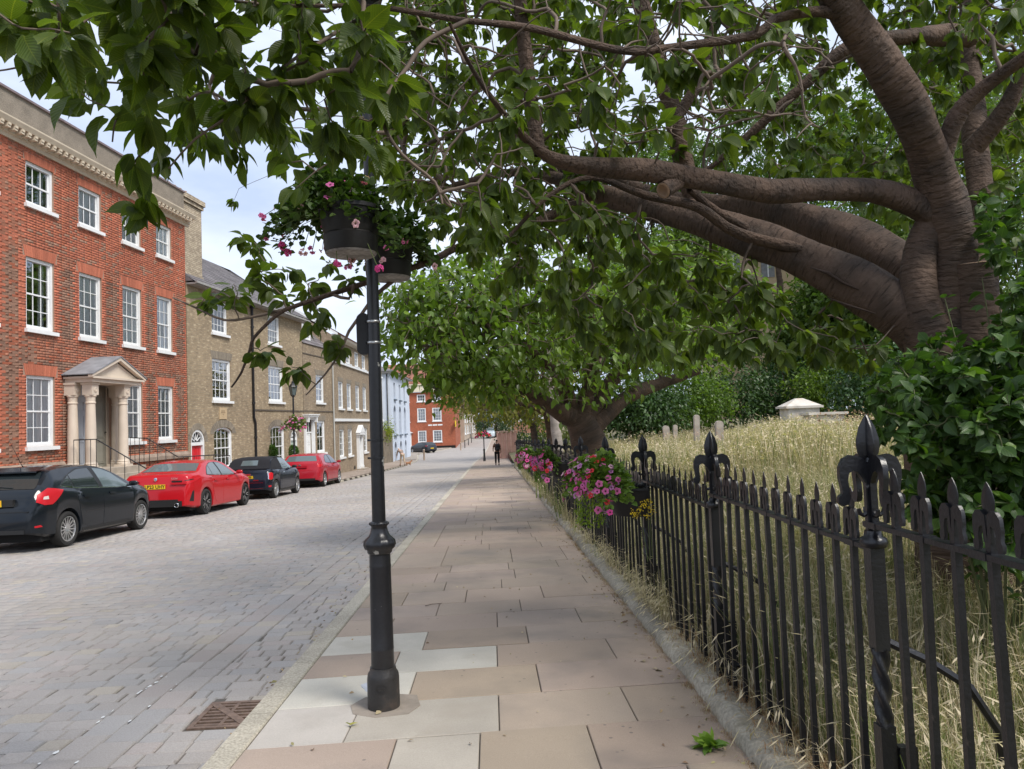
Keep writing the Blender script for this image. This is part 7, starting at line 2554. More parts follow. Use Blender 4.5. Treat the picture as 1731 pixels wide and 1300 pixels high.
# the second cherry, beyond the planters
make_tree('cherry_tree', 'spreading cherry tree with dark leaning trunk, middle distance behind the railings',
    [limb([(1012, 800, 14.2, 31), (1002, 760, 14.2, 28), (988, 730, 14.2, 26), (972, 702, 14.1, 23)]),
     limb([(975, 706, 14.1, 19), (940, 692, 13.8, 13), (890, 662, 13.2, 9), (830, 640, 12.6, 7), (760, 612, 12, 4)]),
     limb([(970, 704, 14.1, 16), (950, 645, 13.8, 11), (905, 602, 13.3, 9), (850, 565, 12.8, 7), (790, 540, 12.3, 4)]),
     limb([(980, 708, 14.1, 18), (1000, 640, 14.0, 12), (1008, 580, 13.8, 9), (995, 520, 13.6, 6)]),
     limb([(985, 712, 14.2, 18), (1030, 650, 14.3, 12), (1075, 595, 14.4, 9), (1115, 540, 14.6, 6)]),
     limb([(1000, 724, 14.2, 18), (1055, 674, 14.5, 12), (1110, 650, 15, 10), (1180, 628, 15.5, 6)])],
    [blob(930, 570, 13.2, 2.9, 2.6, 1.15), blob(765, 560, 11.8, 1.25, 1.5, .95), blob(720, 570, 11.2, .6, .8, .75), blob(840, 625, 12.4, 1.3, 1.2, .5), blob(800, 500, 12.4, 1.5, 1.6, .8), blob(950, 480, 13.4, 2.4, 2.2, .9), blob(1120, 570, 14.6, 1.9, 1.8, .75), blob(1200, 520, 15.4, 1.6, 1.6, .8), blob(760, 640, 12, .6, .7, .35), blob(690, 520, 11.2, .45, .6, .5)],
    1700, (6, 9), .145, (1.0, 1.06, .9), m_leafs, droop=.7, twigs=True, rb=.0035, spread=.28)
# yellow-green street trees farther along the pavement
m_leafy = leaf_mat('leaf_yellowish', (.12, .145, .03), .42, .5)
make_tree('street_tree', 'small yellow green tree overhanging the pavement beyond the second cherry', [limb([(935, 770, 30, 9), (932, 735, 30, 8), (925, 700, 29.5, 7), (905, 680, 29, 5)]), limb([(925, 700, 29.5, 5), (890, 685, 28.5, 4), (850, 680, 27.5, 2)])],
    [blob(880, 682, 28.5, 1.7, 2, .75), blob(815, 672, 27, 1.2, 1.4, .7), blob(930, 650, 29.5, 1.8, 2, 1.2), blob(850, 640, 28.5, 1.8, 2, 1.0)], 600, (5, 8), .17, (1.0, 1.0, 1.0), m_leafy, yellow=.3, kind='small', group='street trees along the right pavement', rb=.006)
make_tree('street_tree', 'yellowing tree farther along, its low branches reaching over the far lamp post', [limb([(905, 760, 46, 6), (900, 720, 46, 5), (880, 700, 45, 4)]), limb([(900, 715, 46, 4), (860, 695, 44, 3), (820, 690, 43, 2)])],
    [blob(845, 690, 44, 2.2, 2.4, 1.0), blob(800, 678, 42, 1.6, 2, 1.2), blob(900, 680, 46, 2.4, 2.4, 1.2), blob(780, 640, 44, 2.0, 2.4, 1.8), blob(840, 640, 46, 2.6, 2.4, 1.8)], 520, (5, 8), .24, (.95, .9, 1.0), m_leafy, yellow=.35, kind='small', group='street trees along the right pavement', rb=.008)
m_palebark = bark_mat('pale_bark', (.36, .31, .27), (.25, .22, .19), 8, .4, .8)
make_tree('pale_trunk_tree', 'slim tree with a pale grey trunk in the churchyard behind the second cherry', [limb([(950, 800, 24, 9), (943, 750, 24, 8), (936, 700, 24, 7.5), (930, 640, 24, 6), (926, 560, 24, 4)])],
    [blob(930, 580, 24.5, 2.2, 2.2, 1.6)], 260, (5, 8), .16, (1, 1.1, .9), m_leafs, bark=m_palebark, kind='small', rb=.006)

# dark hedge shrubs at the back of the churchyard, then lit trees above them
m_leafd = leaf_mat('leaf_dark', (.042, .085, .028), .25, .45)
m_leafl = leaf_mat('leaf_light', (.095, .155, .038), .45, .5)
def simple_limbs(px, py0, py1, Y, r):
    x, z0, z1 = at(px, py0, Y)[0], at(px, py0, Y)[2], at(px, py1, Y)[2]
    P = np.array([(x, Y, z0), (x + .1, Y, z0 + (z1 - z0) * .4), (x - .1, Y + .1, z1)])
    return [(P, np.array([r, r * .75, r * .3]))]
for i, (px, py, Y, rx, rz, lab) in enumerate([(1075, 672, 34, 1.7, 1.25, 'dark evergreen shrub behind the churchyard grass, nearest the second cherry'), (1150, 660, 38, 2.0, 1.6, 'dark evergreen shrub behind the leaning gravestones'), (1235, 655, 42, 2.4, 1.7, 'dark evergreen shrub left of the stone tomb'), (1330, 640, 44, 2.6, 2.1, 'tall dark shrub directly behind the stone tomb'), (1425, 640, 40, 2.3, 2.0, 'dark shrub right of the stone tomb'), (1510, 630, 34, 2.2, 2.0, 'dark shrub by the bank, farthest right of the row')]):
    c = at(px, py, Y)
    make_tree('evergreen_shrub', lab, simple_limbs(px, 715, py - 20, Y, .09), [(c, (rx, rx, rz)), (c + np.array([-.8 * rx, .3, -.5]), (rx * .6, rx * .6, rz * .7)), (c + np.array([.8 * rx, .2, -.4]), (rx * .6, rx * .6, rz * .7)), (c + np.array([0, 0, -.75 * rz]), (rx * 1.25, rx, rz * .6))],
        900, (6, 8), .20, (.85, .95, 1.0) if i % 2 else (1.0, 1.05, .9), m_leafd if i not in (1, 4) else m_leafs, cat='shrub', group='dark shrubs along the back of the churchyard', kind='small', twigs=False, spread=.28, droop=.2)
for i, (px, py, Y, rx, rz, lab, colr) in enumerate([(1060, 520, 44, 4.2, 3.6, 'light green tree behind the second cherry, at the back of the churchyard', (1, 1, 1)), (1165, 500, 50, 3.6, 5.2, 'bright green tree standing left of the church wall', (1.1, 1.05, .95)), (1405, 560, 48, 3.3, 4.0, 'sunlit light green tree right of the church wall', (1.15, 1.1, .9)), (1500, 470, 46, 5.5, 6.5, 'tall light green tree behind the great cherry trunk', (1, 1.02, .95)), (1660, 380, 40, 6.0, 7.5, 'tall pale green tree at the right, behind the shrub', (1.1, 1.05, 1)), (1300, 260, 60, 7.5, 5.5, 'high tree top over the church roof, seen through the boughs', (.85, .95, .9)), (1100, 330, 62, 6.5, 5.0, 'tree top above the second cherry, seen through the boughs', (.9, .95, .9)), (1560, 200, 52, 7.5, 6.0, 'highest tree top seen between the boughs at the right', (.95, 1, .95))]):
    c = at(px, py, Y)
    zg = float(yard_z(c[0], min(Y, 80)))
    P = np.array([(c[0], Y, zg), (c[0] + .3, Y, (zg + c[2]) / 2), (c[0] - .2, Y + .2, c[2] + rz * .5)])
    make_tree('background_tree', lab, [(P, np.array([.35, .25, .08]))], [(c, (rx, rx, rz)), (c + np.array([-.7 * rx, .4, -.35 * rz]), (rx * .6, rx * .6, rz * .55)), (c + np.array([.7 * rx, -.4, -.3 * rz]), (rx * .6, rx * .6, rz * .6)), (c + np.array([.1 * rx, .1, .7 * rz]), (rx * .6, rx * .6, rz * .5))],
        2200, (6, 9), .34, colr, m_leafl, group='trees at the back of the churchyard', kind='small', twigs=False, spread=.25, droop=.4)
# trees at the far end of the street
for i, (px, py, Y, rx, rz, lab) in enumerate([(792, 706, 175, 4.0, 4.5, 'dark green tree at the top of the street, left of centre'), (812, 700, 205, 6, 5.0, 'round tree closing the far end of the street'), (838, 704, 150, 3.6, 3.5, 'bushy tree behind the far lamp post'), (905, 712, 75, 3.5, 3.5, 'dense tree behind the street trees at the end of the railings'), (975, 700, 62, 3.6, 3.6, 'dense tree filling the gap left of the second cherry trunk'), (770, 690, 215, 6, 6, 'distant tree showing above the shop row')]):
    c = at(px, py, Y)
    P = np.array([(c[0], Y, float(zs(Y)) - .2), (c[0], Y, c[2] - rz * .3), (c[0], Y, c[2] + rz * .4)])
    make_tree('distant_tree', lab, [(P, np.array([.3, .22, .1]))], [(c, (rx, rx, rz)), (c + np.array([rx * .5, 0, -rz * .4]), (rx * .7, rx * .7, rz * .6)), (c + np.array([-rx * .5, 0, -rz * .5]), (rx * .7, rx * .7, rz * .6))], 320, (6, 8), .42 if Y > 100 else .3, (.7, .75, .8) if Y > 100 else (.9, .95, .8), m_leafd if i != 4 else m_leafy, group='trees at the end of the street', kind='small', twigs=False, spread=.25)

# ------------------------------------------------------------------ the leafy shrub in front of the great trunk
m_shrub = leaf_mat('shrub_leaf', (.050, .105, .022), .32, .38, True)
sh_poly = [(1760, 455), (1715, 490), (1680, 560), (1620, 590), (1575, 620), (1540, 630), (1520, 680), (1512, 750), (1560, 800), (1585, 860), (1640, 890), (1700, 950), (1790, 980), (1800, 455)]
b0 = at(1680, 1010, 3.6)
b0[2] = yard_z(b0[0], b0[1])
sb = thing('leafy_shrub', 'broad green shrub with oval leaves in front of the great cherry trunk', 'shrub', b0)
Ts_ = np.concatenate([volume(470, sh_poly, 3.05, 4.2), volume(40, [(1650, 330), (1800, 300), (1800, 470), (1690, 500)], 3.6, 4.4), volume(26, [(1470, 660), (1520, 600), (1600, 560), (1560, 640), (1530, 700), (1490, 760)], 3.3, 4.0), volume(22, [(1540, 800), (1620, 860), (1600, 905), (1530, 850)], 3.1, 3.6), volume(150, [(1600, 620), (1800, 560), (1800, 980), (1650, 930)], 2.9, 3.5)])
fe = fence_x(Ts_[:, 1]) + .12
Ts_ = Ts_[Ts_[:, 0] > fe]
stems = []
for (px, py, Y) in ((1597, 505, 3.7), (1505, 588, 3.6), (1718, 420, 3.8), (1484, 655, 3.5), (1660, 470, 3.9), (1600, 620, 3.6), (1690, 520, 3.7), (1520, 700, 3.6), (1750, 500, 3.5), (1640, 760, 3.3), (1560, 660, 3.9)):
    e = at(px, py, Y)
    stems.append((np.array([b0 + rng.normal(0, .08, 3) * np.array([1, 1, 0]), b0 * .5 + e * .5 + np.array([.1, 0, .12]), e]), np.array([.010, .006, .0025])))
sk = np.concatenate([smooth_path(*L_, .08)[0] for L_ in stems])
pt, _ = grow_twigs(sk, Ts_, .12, .05, .0016, .012, 4)
twig_mesh('stems', stems + pt, M('shrub_stem', (.10, .11, .045), .7, var=.2), sb, -b0)['kind'] = 'stuff'
en = np.array([p[0][-1] for p in pt])
od = unit(np.array([p[0][-1] - p[0][1] for p in pt]))
PLs, DLs = [], []
for P_, r_ in stems:
    for f in np.linspace(.35, 1, 16):
        c = P_[1] * (1 - f) * 2 + P_[2] * (2 * f - 1) if f > .5 else P_[0] * (1 - 2 * f) + P_[1] * 2 * f
        d = unit(rand_dirs(2) * np.array([1, 1, .5]) + np.array([0, 0, .15]))
        PLs.append(np.array([c, c]) + d * .01)
        DLs.append(d)
for p, o in zip(pt, od):
    for f, m_ in ((1.0, 5), (.85, 3), (.65, 2), (.45, 2)):
        c = p[0][0] + (p[0][-1] - p[0][0]) * f
        d = unit(rand_dirs(m_) * .8 + o * .45 + np.array([0, 0, -.15]))
        PLs.append(c + d * .012)
        DLs.append(d)
PLs, DLs = np.concatenate(PLs), np.concatenate(DLs)
ok = PLs[:, 0] > fence_x(PLs[:, 1]) + .06
PLs, DLs = PLs[ok], DLs[ok]
SLs = rng.uniform(.042, .082, len(PLs))
tn_ = leaf_tints(len(PLs), (1, 1, 1), .2, .06)
newg = rng.random(len(PLs)) < .10
tn_[newg] *= np.array([1.9, 1.7, .9])
d2c = np.linalg.norm(PLs - np.array([0, 0, CAMZ]), axis=1)
q = np.array([px_of(p) for p in PLs])
seen = (q[:, 0] < PW - 5) & (q[:, 1] < PH)
near_ = np.argsort(np.where(seen, d2c, 99))[:260]
lv = []
T_, F_, U_ = leaf_template('big')
for k in range(8):
    V = T_ * np.array([1.25, 1, rng.uniform(.4, 1.5)])
    b = rng.normal(1, .2)
    tt = np.array([[1.9, 1.7, .9]]) if k == 7 else np.array([[b, b, b]])
    lv.append(np_mesh('leaf', V, F_, np.repeat(tt, len(V), 0), U_, m_shrub, True))
for i in near_:
    x, y, z = leaf_frames(DLs[i:i + 1], np.array([[0, -.4, 1.0]]) + rng.normal(0, .3, (1, 3)), rng.normal(0, .4, 1))
    o = link('leaf', lv[rng.integers(8)], sb)
    o.matrix_local = Matrix.Translation(Vector(PLs[i] - b0)) @ Matrix(((x[0, 0], y[0, 0], z[0, 0]), (x[0, 1], y[0, 1], z[0, 1]), (x[0, 2], y[0, 2], z[0, 2]))).to_4x4() @ Matrix.Scale(float(SLs[i]), 4)
rest = np.setdiff1d(np.arange(len(PLs)), near_)
leaf_cloud('leaves', PLs[rest], DLs[rest], SLs[rest], tn_[rest], 'big', m_shrub, sb, -b0, wide=1.25)
# ================================================================== STREET FURNITURE, PEOPLE, CHURCHYARD
# lamp post across the road
def small_lamp(name, label, P, h, bask_z, colours, group=None, nfl=70):
    t_ = thing(name, label, 'lamp post', P, 0, group)
    MB().lathe([(.11, -.1), (.11, .25), (.085, .32), (.075, .9), (.10, .96), (.06, 1.05), (.045, 1.1), (.04, h - .75)], 14).build('column', m_lamp, t_, sharp=50)
    MB().lathe([(.05, h - .75), (.10, h - .70), (.12, h - .66)], 4, smooth=False).build('lantern_base', m_lamp, t_)
    gl_ = MB().lathe([(.115, h - .66), (.19, h - .28)], 4, cap=False, smooth=False)
    gl_.build('lantern_glass', m_carglass2, t_)
    fr_ = MB()
    for k in range(4):
        a_ = k * math.pi / 2
        fr_.tube([(.117 * math.cos(a_), .117 * math.sin(a_), h - .66), (.192 * math.cos(a_), .192 * math.sin(a_), h - .28)], .012, 4)
    fr_.build('lantern_frame', m_lamp, t_)
    MB().lathe([(.22, h - .28), (.20, h - .24), (.09, h - .12), (.07, h - .1), (.06, h - .03), (.02, h), (.01, h + .1)], 8).build('lantern_cap', m_lamp, t_, sharp=30)
    return t_
OLX = at(497, 740, 34.4)
small_lamp('lamp_post', 'black lamp post with glazed lantern across the road, in front of the brown brick houses', (OLX[0], 34.4, float(zs(34.4))), 4.75, 1.8, None)
bp = at(499, 722, 34.4)
bk = thing('hanging_basket', 'flower basket collar round the lamp post across the road', 'hanging basket', (bp[0], 34.4, bp[2] - .12))
MB().lathe([(.06, 0), (.20, .0), (.34, .16), (.32, .17), (.06, .12)], 16).build('bowl', m_bowl, bk, sharp=40)
plant_mass('basket_plant', 'ball of pink and white flowers on the lamp post across the road', 'flowers', (bp[0], 34.4, bp[2] + .14), (.56, .56, .36), 900, 150, ['pink', 'pale', 'hot', 'white', 'pink', 'pale', 'lilac'], .10, .07, .25, leafbase=(1.1, 1.2, .8))
P3 = at(819, 778, 63)
small_lamp('lamp_post', 'distant black lamp post with red flowers at the right kerb beyond the walking person', (P3[0], 63, float(zs(63))), 4.6, 1.8, None)
bp = at(816, 735, 62.9)
plant_mass('basket_plant', 'red flowers on the distant lamp post beyond the walking person', 'flowers', (bp[0], 62.9, bp[2]), (.62, .5, .32), 260, 70, ['red', 'red', 'hot'], .17, .12, .2, leafbase=(.9, 1, .8))
# clipped balls beside the door of the grey house
for (px, lab) in ((456, 'clipped box ball in a pot below the second arched window, left of the pair'), (493, 'clipped box ball in front of the pale arched door, right of the pair')):
    Y = 35.2 if px < 470 else 37.6
    c = at(px, 764, Y)
    tp = thing('topiary', lab, 'topiary', (c[0], Y, float(zs(Y)) + .03), 0, 'pair of clipped balls by the houses')
    hz = c[2] - float(zs(Y)) - .03
    MB().lathe([(.16, 0), (.22, .45), (.24, .46), (.24, .5), (.2, .48)], 12).build('pot', m_bowl, tp, sharp=40)
    MB().tube([(0, 0, .45), (0, 0, hz)], .03, 6).build('stem', m_twig, tp)
    d = rand_dirs(3200)
    leaf_cloud('foliage', d * .34 * rng.uniform(.72, 1.03, (3200, 1)) + np.array([0, 0, hz]), unit(d + rng.normal(0, .5, (3200, 3))), rng.uniform(.05, .09, 3200), leaf_tints(3200, (.8, 1.0, .8), .25, .15), 'small', m_pet_leaf, tp)
# bollards and a rail at the far kerb
def bollard(px, py, Y, label):
    c = at(px, py, Y)
    t_ = thing('bollard', label, 'bollard', (c[0], Y, float(zs(Y)) + .02), 0, 'bollards at the mouth of the side street')
    MB().lathe([(.09, -.1), (.085, .9), (.10, .92), (.10, .98), (.05, 1.05)], 10).build('post', M('bollard_paint', (.45, .33, .24), .7), t_, sharp=40)
bollard(717, 775, 76, 'short brown bollard on the corner of the left pavement')
bollard(779, 758, 104, 'short bollard at the kerb in front of the far red house')
gr = at(790, 752, 118)
t_ = thing('guard_rail', 'low dark guard rail at the kerb where the road climbs the hill', 'railing', (gr[0], 112, float(zs(112))))
for y in (0, 9, 18):
    MB().tube([(0, y, -.2), (0, y, 1.1)], .07, 6).build('post', m_ironr, t_)
MB().tube([(0, 0, .95), (0, 18, 1.25)], .035, 6).build('rail', m_ironr, t_)

# ------------------------------------------------------------------ people
def skinned(name, V, E, mat, parent, sub=2):
    me = bpy.data.meshes.new(name)
    me.from_pydata([tuple(v[:3]) for v in V], E, [])
    o = bpy.data.objects.new(name, me)
    COL.objects.link(o)
    md = o.modifiers.new('skin', 'SKIN')
    for i, v in enumerate(V):
        r_ = v[3] if len(v) > 3 else .05
        me.skin_vertices[0].data[i].radius = (r_, v[4] if len(v) > 4 else r_)
    me.skin_vertices[0].data[0].use_root = True
    sb_ = o.modifiers.new('sub', 'SUBSURF')
    sb_.levels = sub
    sb_.render_levels = sub
    bpy.context.view_layer.update()
    m2 = bpy.data.meshes.new_from_object(o.evaluated_get(bpy.context.evaluated_depsgraph_get()))
    bpy.data.objects.remove(o)
    m2.name = name
    m2.polygons.foreach_set('use_smooth', np.ones(len(m2.polygons), bool))
    m2.materials.clear()
    m2.materials.append(mat)
    return link(name, m2, parent)

m_skin = M('skin', (.36, .20, .14), .6)
m_skin2 = M('skin_pale', (.52, .33, .26), .6)
def person(label, loc, rotz, lean, stride, arms, mats, hair, extra=None):
    """A walking figure facing +y: one skinned body, clothes over it."""
    t_ = thing('person', label, 'person', loc, rotz)
    ly, lz = math.sin(lean), math.cos(lean)
    def up(h, x=0, y=0): return (x, y + (h - .92) * ly, .92 + (h - .92) * lz)
    hip = (0, 0, .92, .115, .10)
    sp = (*up(1.15), .125, .09)
    ch_ = (*up(1.36), .15, .095)
    nk = (*up(1.50, 0, .01), .052, .052)
    hb = (*up(1.58, 0, .05), .068, .078)
    ht_ = (*up(1.70, 0, .06), .075, .088)
    V = [hip, sp, ch_, nk, hb, ht_]
    E = [(0, 1), (1, 2), (2, 3), (3, 4), (4, 5)]
    legs, armsv = [], []
    for sg, st in ((-1, stride), (1, -stride)):
        k = len(V)
        hipj = (sg * .095, 0, .86, .085)
        kn = (sg * .10, st * .55 + .04, .48, .058)
        an = (sg * .10, st - (.05 if st < 0 else 0), .10 + (.05 if st < 0 else 0), .04)
        toe = (sg * .115, an[1] + .16, .045 + (.0 if st < 0 else .01), .032)
        V += [hipj, kn, an, toe]
        E += [(0, k), (k, k + 1), (k + 1, k + 2), (k + 2, k + 3)]
        legs.append((hipj, kn, an, toe))
        k = len(V)
        sh = (*up(1.40, sg * .185), .055)
        a_ = arms[0 if sg < 0 else 1]
        el = (sh[0] + a_[0][0], sh[1] + a_[0][1], sh[2] + a_[0][2], .042)
        wr = (el[0] + a_[1][0], el[1] + a_[1][1], el[2] + a_[1][2], .030)
        hd = (wr[0] + a_[1][0] * .28, wr[1] + a_[1][1] * .28, wr[2] + a_[1][2] * .28, .034, .02)
        fg = (wr[0] + a_[1][0] * .6, wr[1] + a_[1][1] * .6 + .01, wr[2] + a_[1][2] * .6, .020, .012)
        V += [sh, el, wr, hd, fg]
        E += [(2, k), (k, k + 1), (k + 1, k + 2), (k + 2, k + 3), (k + 3, k + 4)]
        armsv.append((sh, el, wr, hd))
    skinned('body', V, E, mats['skin'], t_)
    G = .018
    def fat(v, g=G): return (*v[:3], v[3] + g, (v[4] if len(v) > 4 else v[3]) + g)
    TV = [fat((0, 0, .90, .125, .105)), fat(sp), fat(ch_), fat((*up(1.46), .07, .06))]
    TE = [(0, 1), (1, 2), (2, 3)]
    for sh, el, wr, hd in armsv:
        k = len(TV)
        TV += [fat(sh), fat(el), fat((*[wr[i] * .8 + el[i] * .2 for i in range(3)], .034)) if mats.get('long') else fat((*[el[i] * .5 + sh[i] * .5 for i in range(3)], .05))] if mats.get('long') else [fat(sh), fat((*[el[i] * .75 + sh[i] * .25 for i in range(3)], .05))]
        TE += [(2, k), (k, k + 1)] + ([(k + 1, k + 2)] if mats.get('long') else [])
    skinned('jacket' if mats.get('long') else 'shirt', TV, TE, mats['top'], t_)
    LV = [fat((0, 0, .93, .118, .10), .012)]
    LE = []
    for hj, kn, an, toe in legs:
        k = len(LV)
        LV += [fat(hj, .014), fat(kn, .016), fat((an[0], an[1], an[2] + .03, .045), .014)]
        LE += [(0, k), (k, k + 1), (k + 1, k + 2)]
    skinned('trousers', LV, LE, mats['legs'], t_)
    for hj, kn, an, toe in legs:
        skinned('shoe', [(an[0], an[1] - .04, an[2] - .03, .045), (an[0], an[1] + .07, toe[2] + .01, .045, .04), (toe[0], toe[1] + .03, toe[2], .035, .028)], [(0, 1), (1, 2)], mats['shoe'], t_, 1)
    h0, h1 = np.array(hb[:3]), np.array(ht_[:3])
    skinned('hair', [(*(h0 * .75 + h1 * .25 + np.array([0, -.035, 0])), .066), (*(h1 * .8 + h0 * .2 + np.array([0, -.02, .0])), .08, .085), (*(h1 + np.array([0, .01, .02])), .07, .08)], [(0, 1), (1, 2)], hair, t_, 1)
    return t_, up
pb = at(841, 788, 49.5)
hang = ((-.05, -.02, -.27), (.0, .06, -.25))
bent = ((-.07, -.08, -.25), (.0, .17, -.14))
t_, up = person('person in dark brown top and black trousers walking away with a black backpack', (pb[0], 49.5, float(zs(49.5))), R(2), .04, .13, [bent, ((.06, -.03, -.26), (.0, .10, -.22))],
    dict(skin=m_skin, top=M('brown_top', (.17, .085, .058), .9), legs=M('black_cloth', (.012, .012, .014), .9), shoe=M('black_shoe', (.015, .014, .014), .6)), M('dark_hair', (.015, .012, .010), .8))
bg_ = thing('backpack', 'black backpack worn on the back of the person walking away', 'backpack', t_.location, R(2))
b = MB()
b.lathe([(.08, -.24), (.15, -.22), (.175, -.1), (.17, .1), (.13, .21), (.06, .24)], 16)
mv = [(x * .95 + .04, y * .55 + up(1.22)[1] - .19, z + up(1.22)[2]) for x, y, z in b.v]
MB().add(mv, b.f, None, True).build('bag', M('black_nylon', (.010, .010, .012), .7), bg_, sharp=60)
MB().lathe([(.06, -.1), (.11, -.09), (.12, .02), (.08, .08)], 12, (.04, up(1.12)[1] - .29, up(1.12)[2])).build('pocket', M('black_nylon', (.010, .010, .012), .7), bg_, sharp=60)
st_ = MB()
for sg in (-1, 1): st_.tube([up(1.40, sg * .13 + .02, -.13), up(1.52, sg * .13, -.0), up(1.40, sg * .13, .125), up(1.15, sg * .14, .13), up(1.08, sg * .14, -.1)], .018, 5)
st_.build('strap', M('black_nylon', (.010, .010, .012), .7), bg_)
mb_ = at(683, 788.5, 57.5)
t_, up = person('stooping white haired person in pale brown jacket and beige trousers on the left pavement', (mb_[0] - .1, 57.5, float(zs(57.5)) + .01), R(35), 1.0, .17, [((-.05, .06, -.26), (.02, .10, -.22)), ((.08, .05, -.26), (.08, .04, -.24))],
    dict(skin=m_skin2, top=M('beige_jacket', (.27, .205, .17), .9, var=.15, vscale=9), legs=M('beige_trousers', (.44, .35, .26), .9), shoe=M('brown_shoe', (.14, .08, .05), .6), long=True), M('white_hair', (.75, .73, .70), .8))
dg = at(690.5, 789, 57.2)
dog = thing('dog', 'small brown dog at the feet of the stooping person', 'dog', (dg[0], 57.2, float(zs(57.2)) + .01), R(-60))
m_fur = M('brown_fur', (.30, .15, .08), .95, var=.2, vscale=20)
V = [(0, -.14, .22, .075, .085), (0, 0, .22, .075, .085), (0, .13, .24, .08, .095), (0, .20, .31, .05, .055), (0, .25, .37, .055, .055), (0, .34, .35, .03, .03), (0, -.20, .28, .02), (0, -.27, .36, .014)]
E = [(0, 1), (1, 2), (2, 3), (3, 4), (4, 5), (0, 6), (6, 7)]
for sg in (-1, 1):
    for (y, kb, i) in ((.13, .03, 2), (-.13, -.05, 0)):
        k = len(V)
        V += [(sg * .055, y, .16, .036), (sg * .055, y + (.03 if i == 0 else -.01), .11, .025), (sg * .055, y + kb * .6, .07, .02), (sg * .055, y + kb * .4 + .01, .015, .02)]
        E += [(i, k), (k, k + 1), (k + 1, k + 2), (k + 2, k + 3)]
skinned('body', V, E, m_fur, dog, 1)
ears = MB()
for sg in (-1, 1): ears.prism([(sg * .025, .40), (sg * .06, .39), (sg * .055, .46)], .235, .25)
ears.build('ear', m_fur, dog)

# ------------------------------------------------------------------ churchyard stones
m_grave = M('gravestone', (.36, .315, .265), .9, var=.3, vscale=4, bump=.5, bscale=30, hue=((.40, .25, .18), 6, .55, .75))
def gravestone(px0, px1, py0, py1, Y, label, lean=0.0, th=.1, ptop=True):
    a, b = at(px0, py1, Y), at(px1, py0, Y)
    w_, c = b[0] - a[0], (a + b) / 2
    zg = float(yard_z(c[0], Y)) - .1
    h = b[2] - zg
    t_ = thing('gravestone', label, 'gravestone', (c[0], Y, zg))
    n = 8
    pts = [(-w_ / 2, 0), (w_ / 2, 0), (w_ / 2, h - w_ * .45)] + [(w_ / 2 * math.cos(math.pi * k / n), h - w_ * .45 + w_ * .45 * math.sin(math.pi * k / n)) for k in range(1, n)] + [(-w_ / 2, h - w_ * .45)]
    MB().prism(pts, -th, th).build('stone', m_grave, t_, sharp=50)
    MB().box((-w_ * .7, -th * 1.6, -.1), (w_ * .7, th * 1.6, .08)).build('foot', m_grave, t_)
    t_.rotation_euler = (0, lean, 0)
gravestone(1172, 1179.5, 701, 730, 27, 'slim pale upright gravestone standing alone in the long grass', .03)
gravestone(1208, 1218.5, 711, 742, 22, 'lichen stained gravestone in the grass just right of the slim pale one', .04)
gravestone(1123, 1133, 719, 735, 30, 'squat gravestone at the left, nearest the dark shrubs', -.05)
gravestone(1136, 1142, 718, 735, 30.5, 'narrow gravestone close beside the squat left one', .05)
gravestone(1268, 1283, 718, 732, 26, 'low pale stone nearly buried in the grass', .1)
m_tomb = M('tomb_stone', (.55, .51, .45), .9, var=.25, vscale=2.5, bump=.4, bscale=20, hue=((.50, .36, .22), 2, .55, .75))
c = at(1352, 712, 30)
tb = thing('tomb', 'pale stone chest tomb with a low pyramid roof in the long grass', 'tomb', (c[0], 30, float(yard_z(c[0], 30)) - .1))
hz = at(1352, 690, 30)[2] - tb.location[2]
MB().box((-.62, -.5, 0), (.62, .5, hz)).build('chest', m_tomb, tb)
MB().box((-.52, -.512, .2), (-.05, -.501, hz - .1)).box((.05, -.512, .2), (.52, -.501, hz - .1)).build('side_panel', m_tomb, tb)
MB().box((-.74, -.62, hz), (.74, .62, hz + .09)).add([(-.70, -.58, hz + .091), (.70, -.58, hz + .091), (.70, .58, hz + .091), (-.70, .58, hz + .091), (-.14, -.1, hz + .40), (.14, -.1, hz + .40), (.14, .1, hz + .40), (-.14, .1, hz + .40)], [(0, 1, 5, 4), (1, 2, 6, 5), (2, 3, 7, 6), (3, 0, 4, 7), (4, 5, 6, 7)]).build('roof', m_tomb, tb)
c = at(1392, 715, 27.5)
tb = thing('tomb', 'flat topped grey table tomb right of the pyramid roofed one', 'tomb', (c[0], 27.5, float(yard_z(c[0], 27.5)) - .1))
hz = at(1392, 701, 27.5)[2] - tb.location[2]
MB().box((-.62, -.4, 0), (.62, .4, hz)).build('chest', m_tomb, tb)
MB().box((-.72, -.5, hz), (.72, .5, hz + .09)).build('slab', m_tomb, tb)
c = at(1490, 705, 22)
ll = thing('rubble_bank', 'heap of brown dead leaves and cuttings beyond the second railing post', 'leaf heap', (c[0], 22, float(yard_z(c[0], 22))))
n = 2600
P = rng.normal(0, 1, (n, 3)) * np.array([1.1, .6, .30])
P[:, 2] = np.abs(P[:, 2]) + .15
leaf_cloud('dead_leaves', P, rand_dirs(n), rng.uniform(.05, .1, n), np.tile([.34, .22, .13], (n, 1)) * rng.uniform(.6, 1.4, (n, 1)), 'small', M('dead_leaf', (1, 1, 1), .9, tint=True), ll)

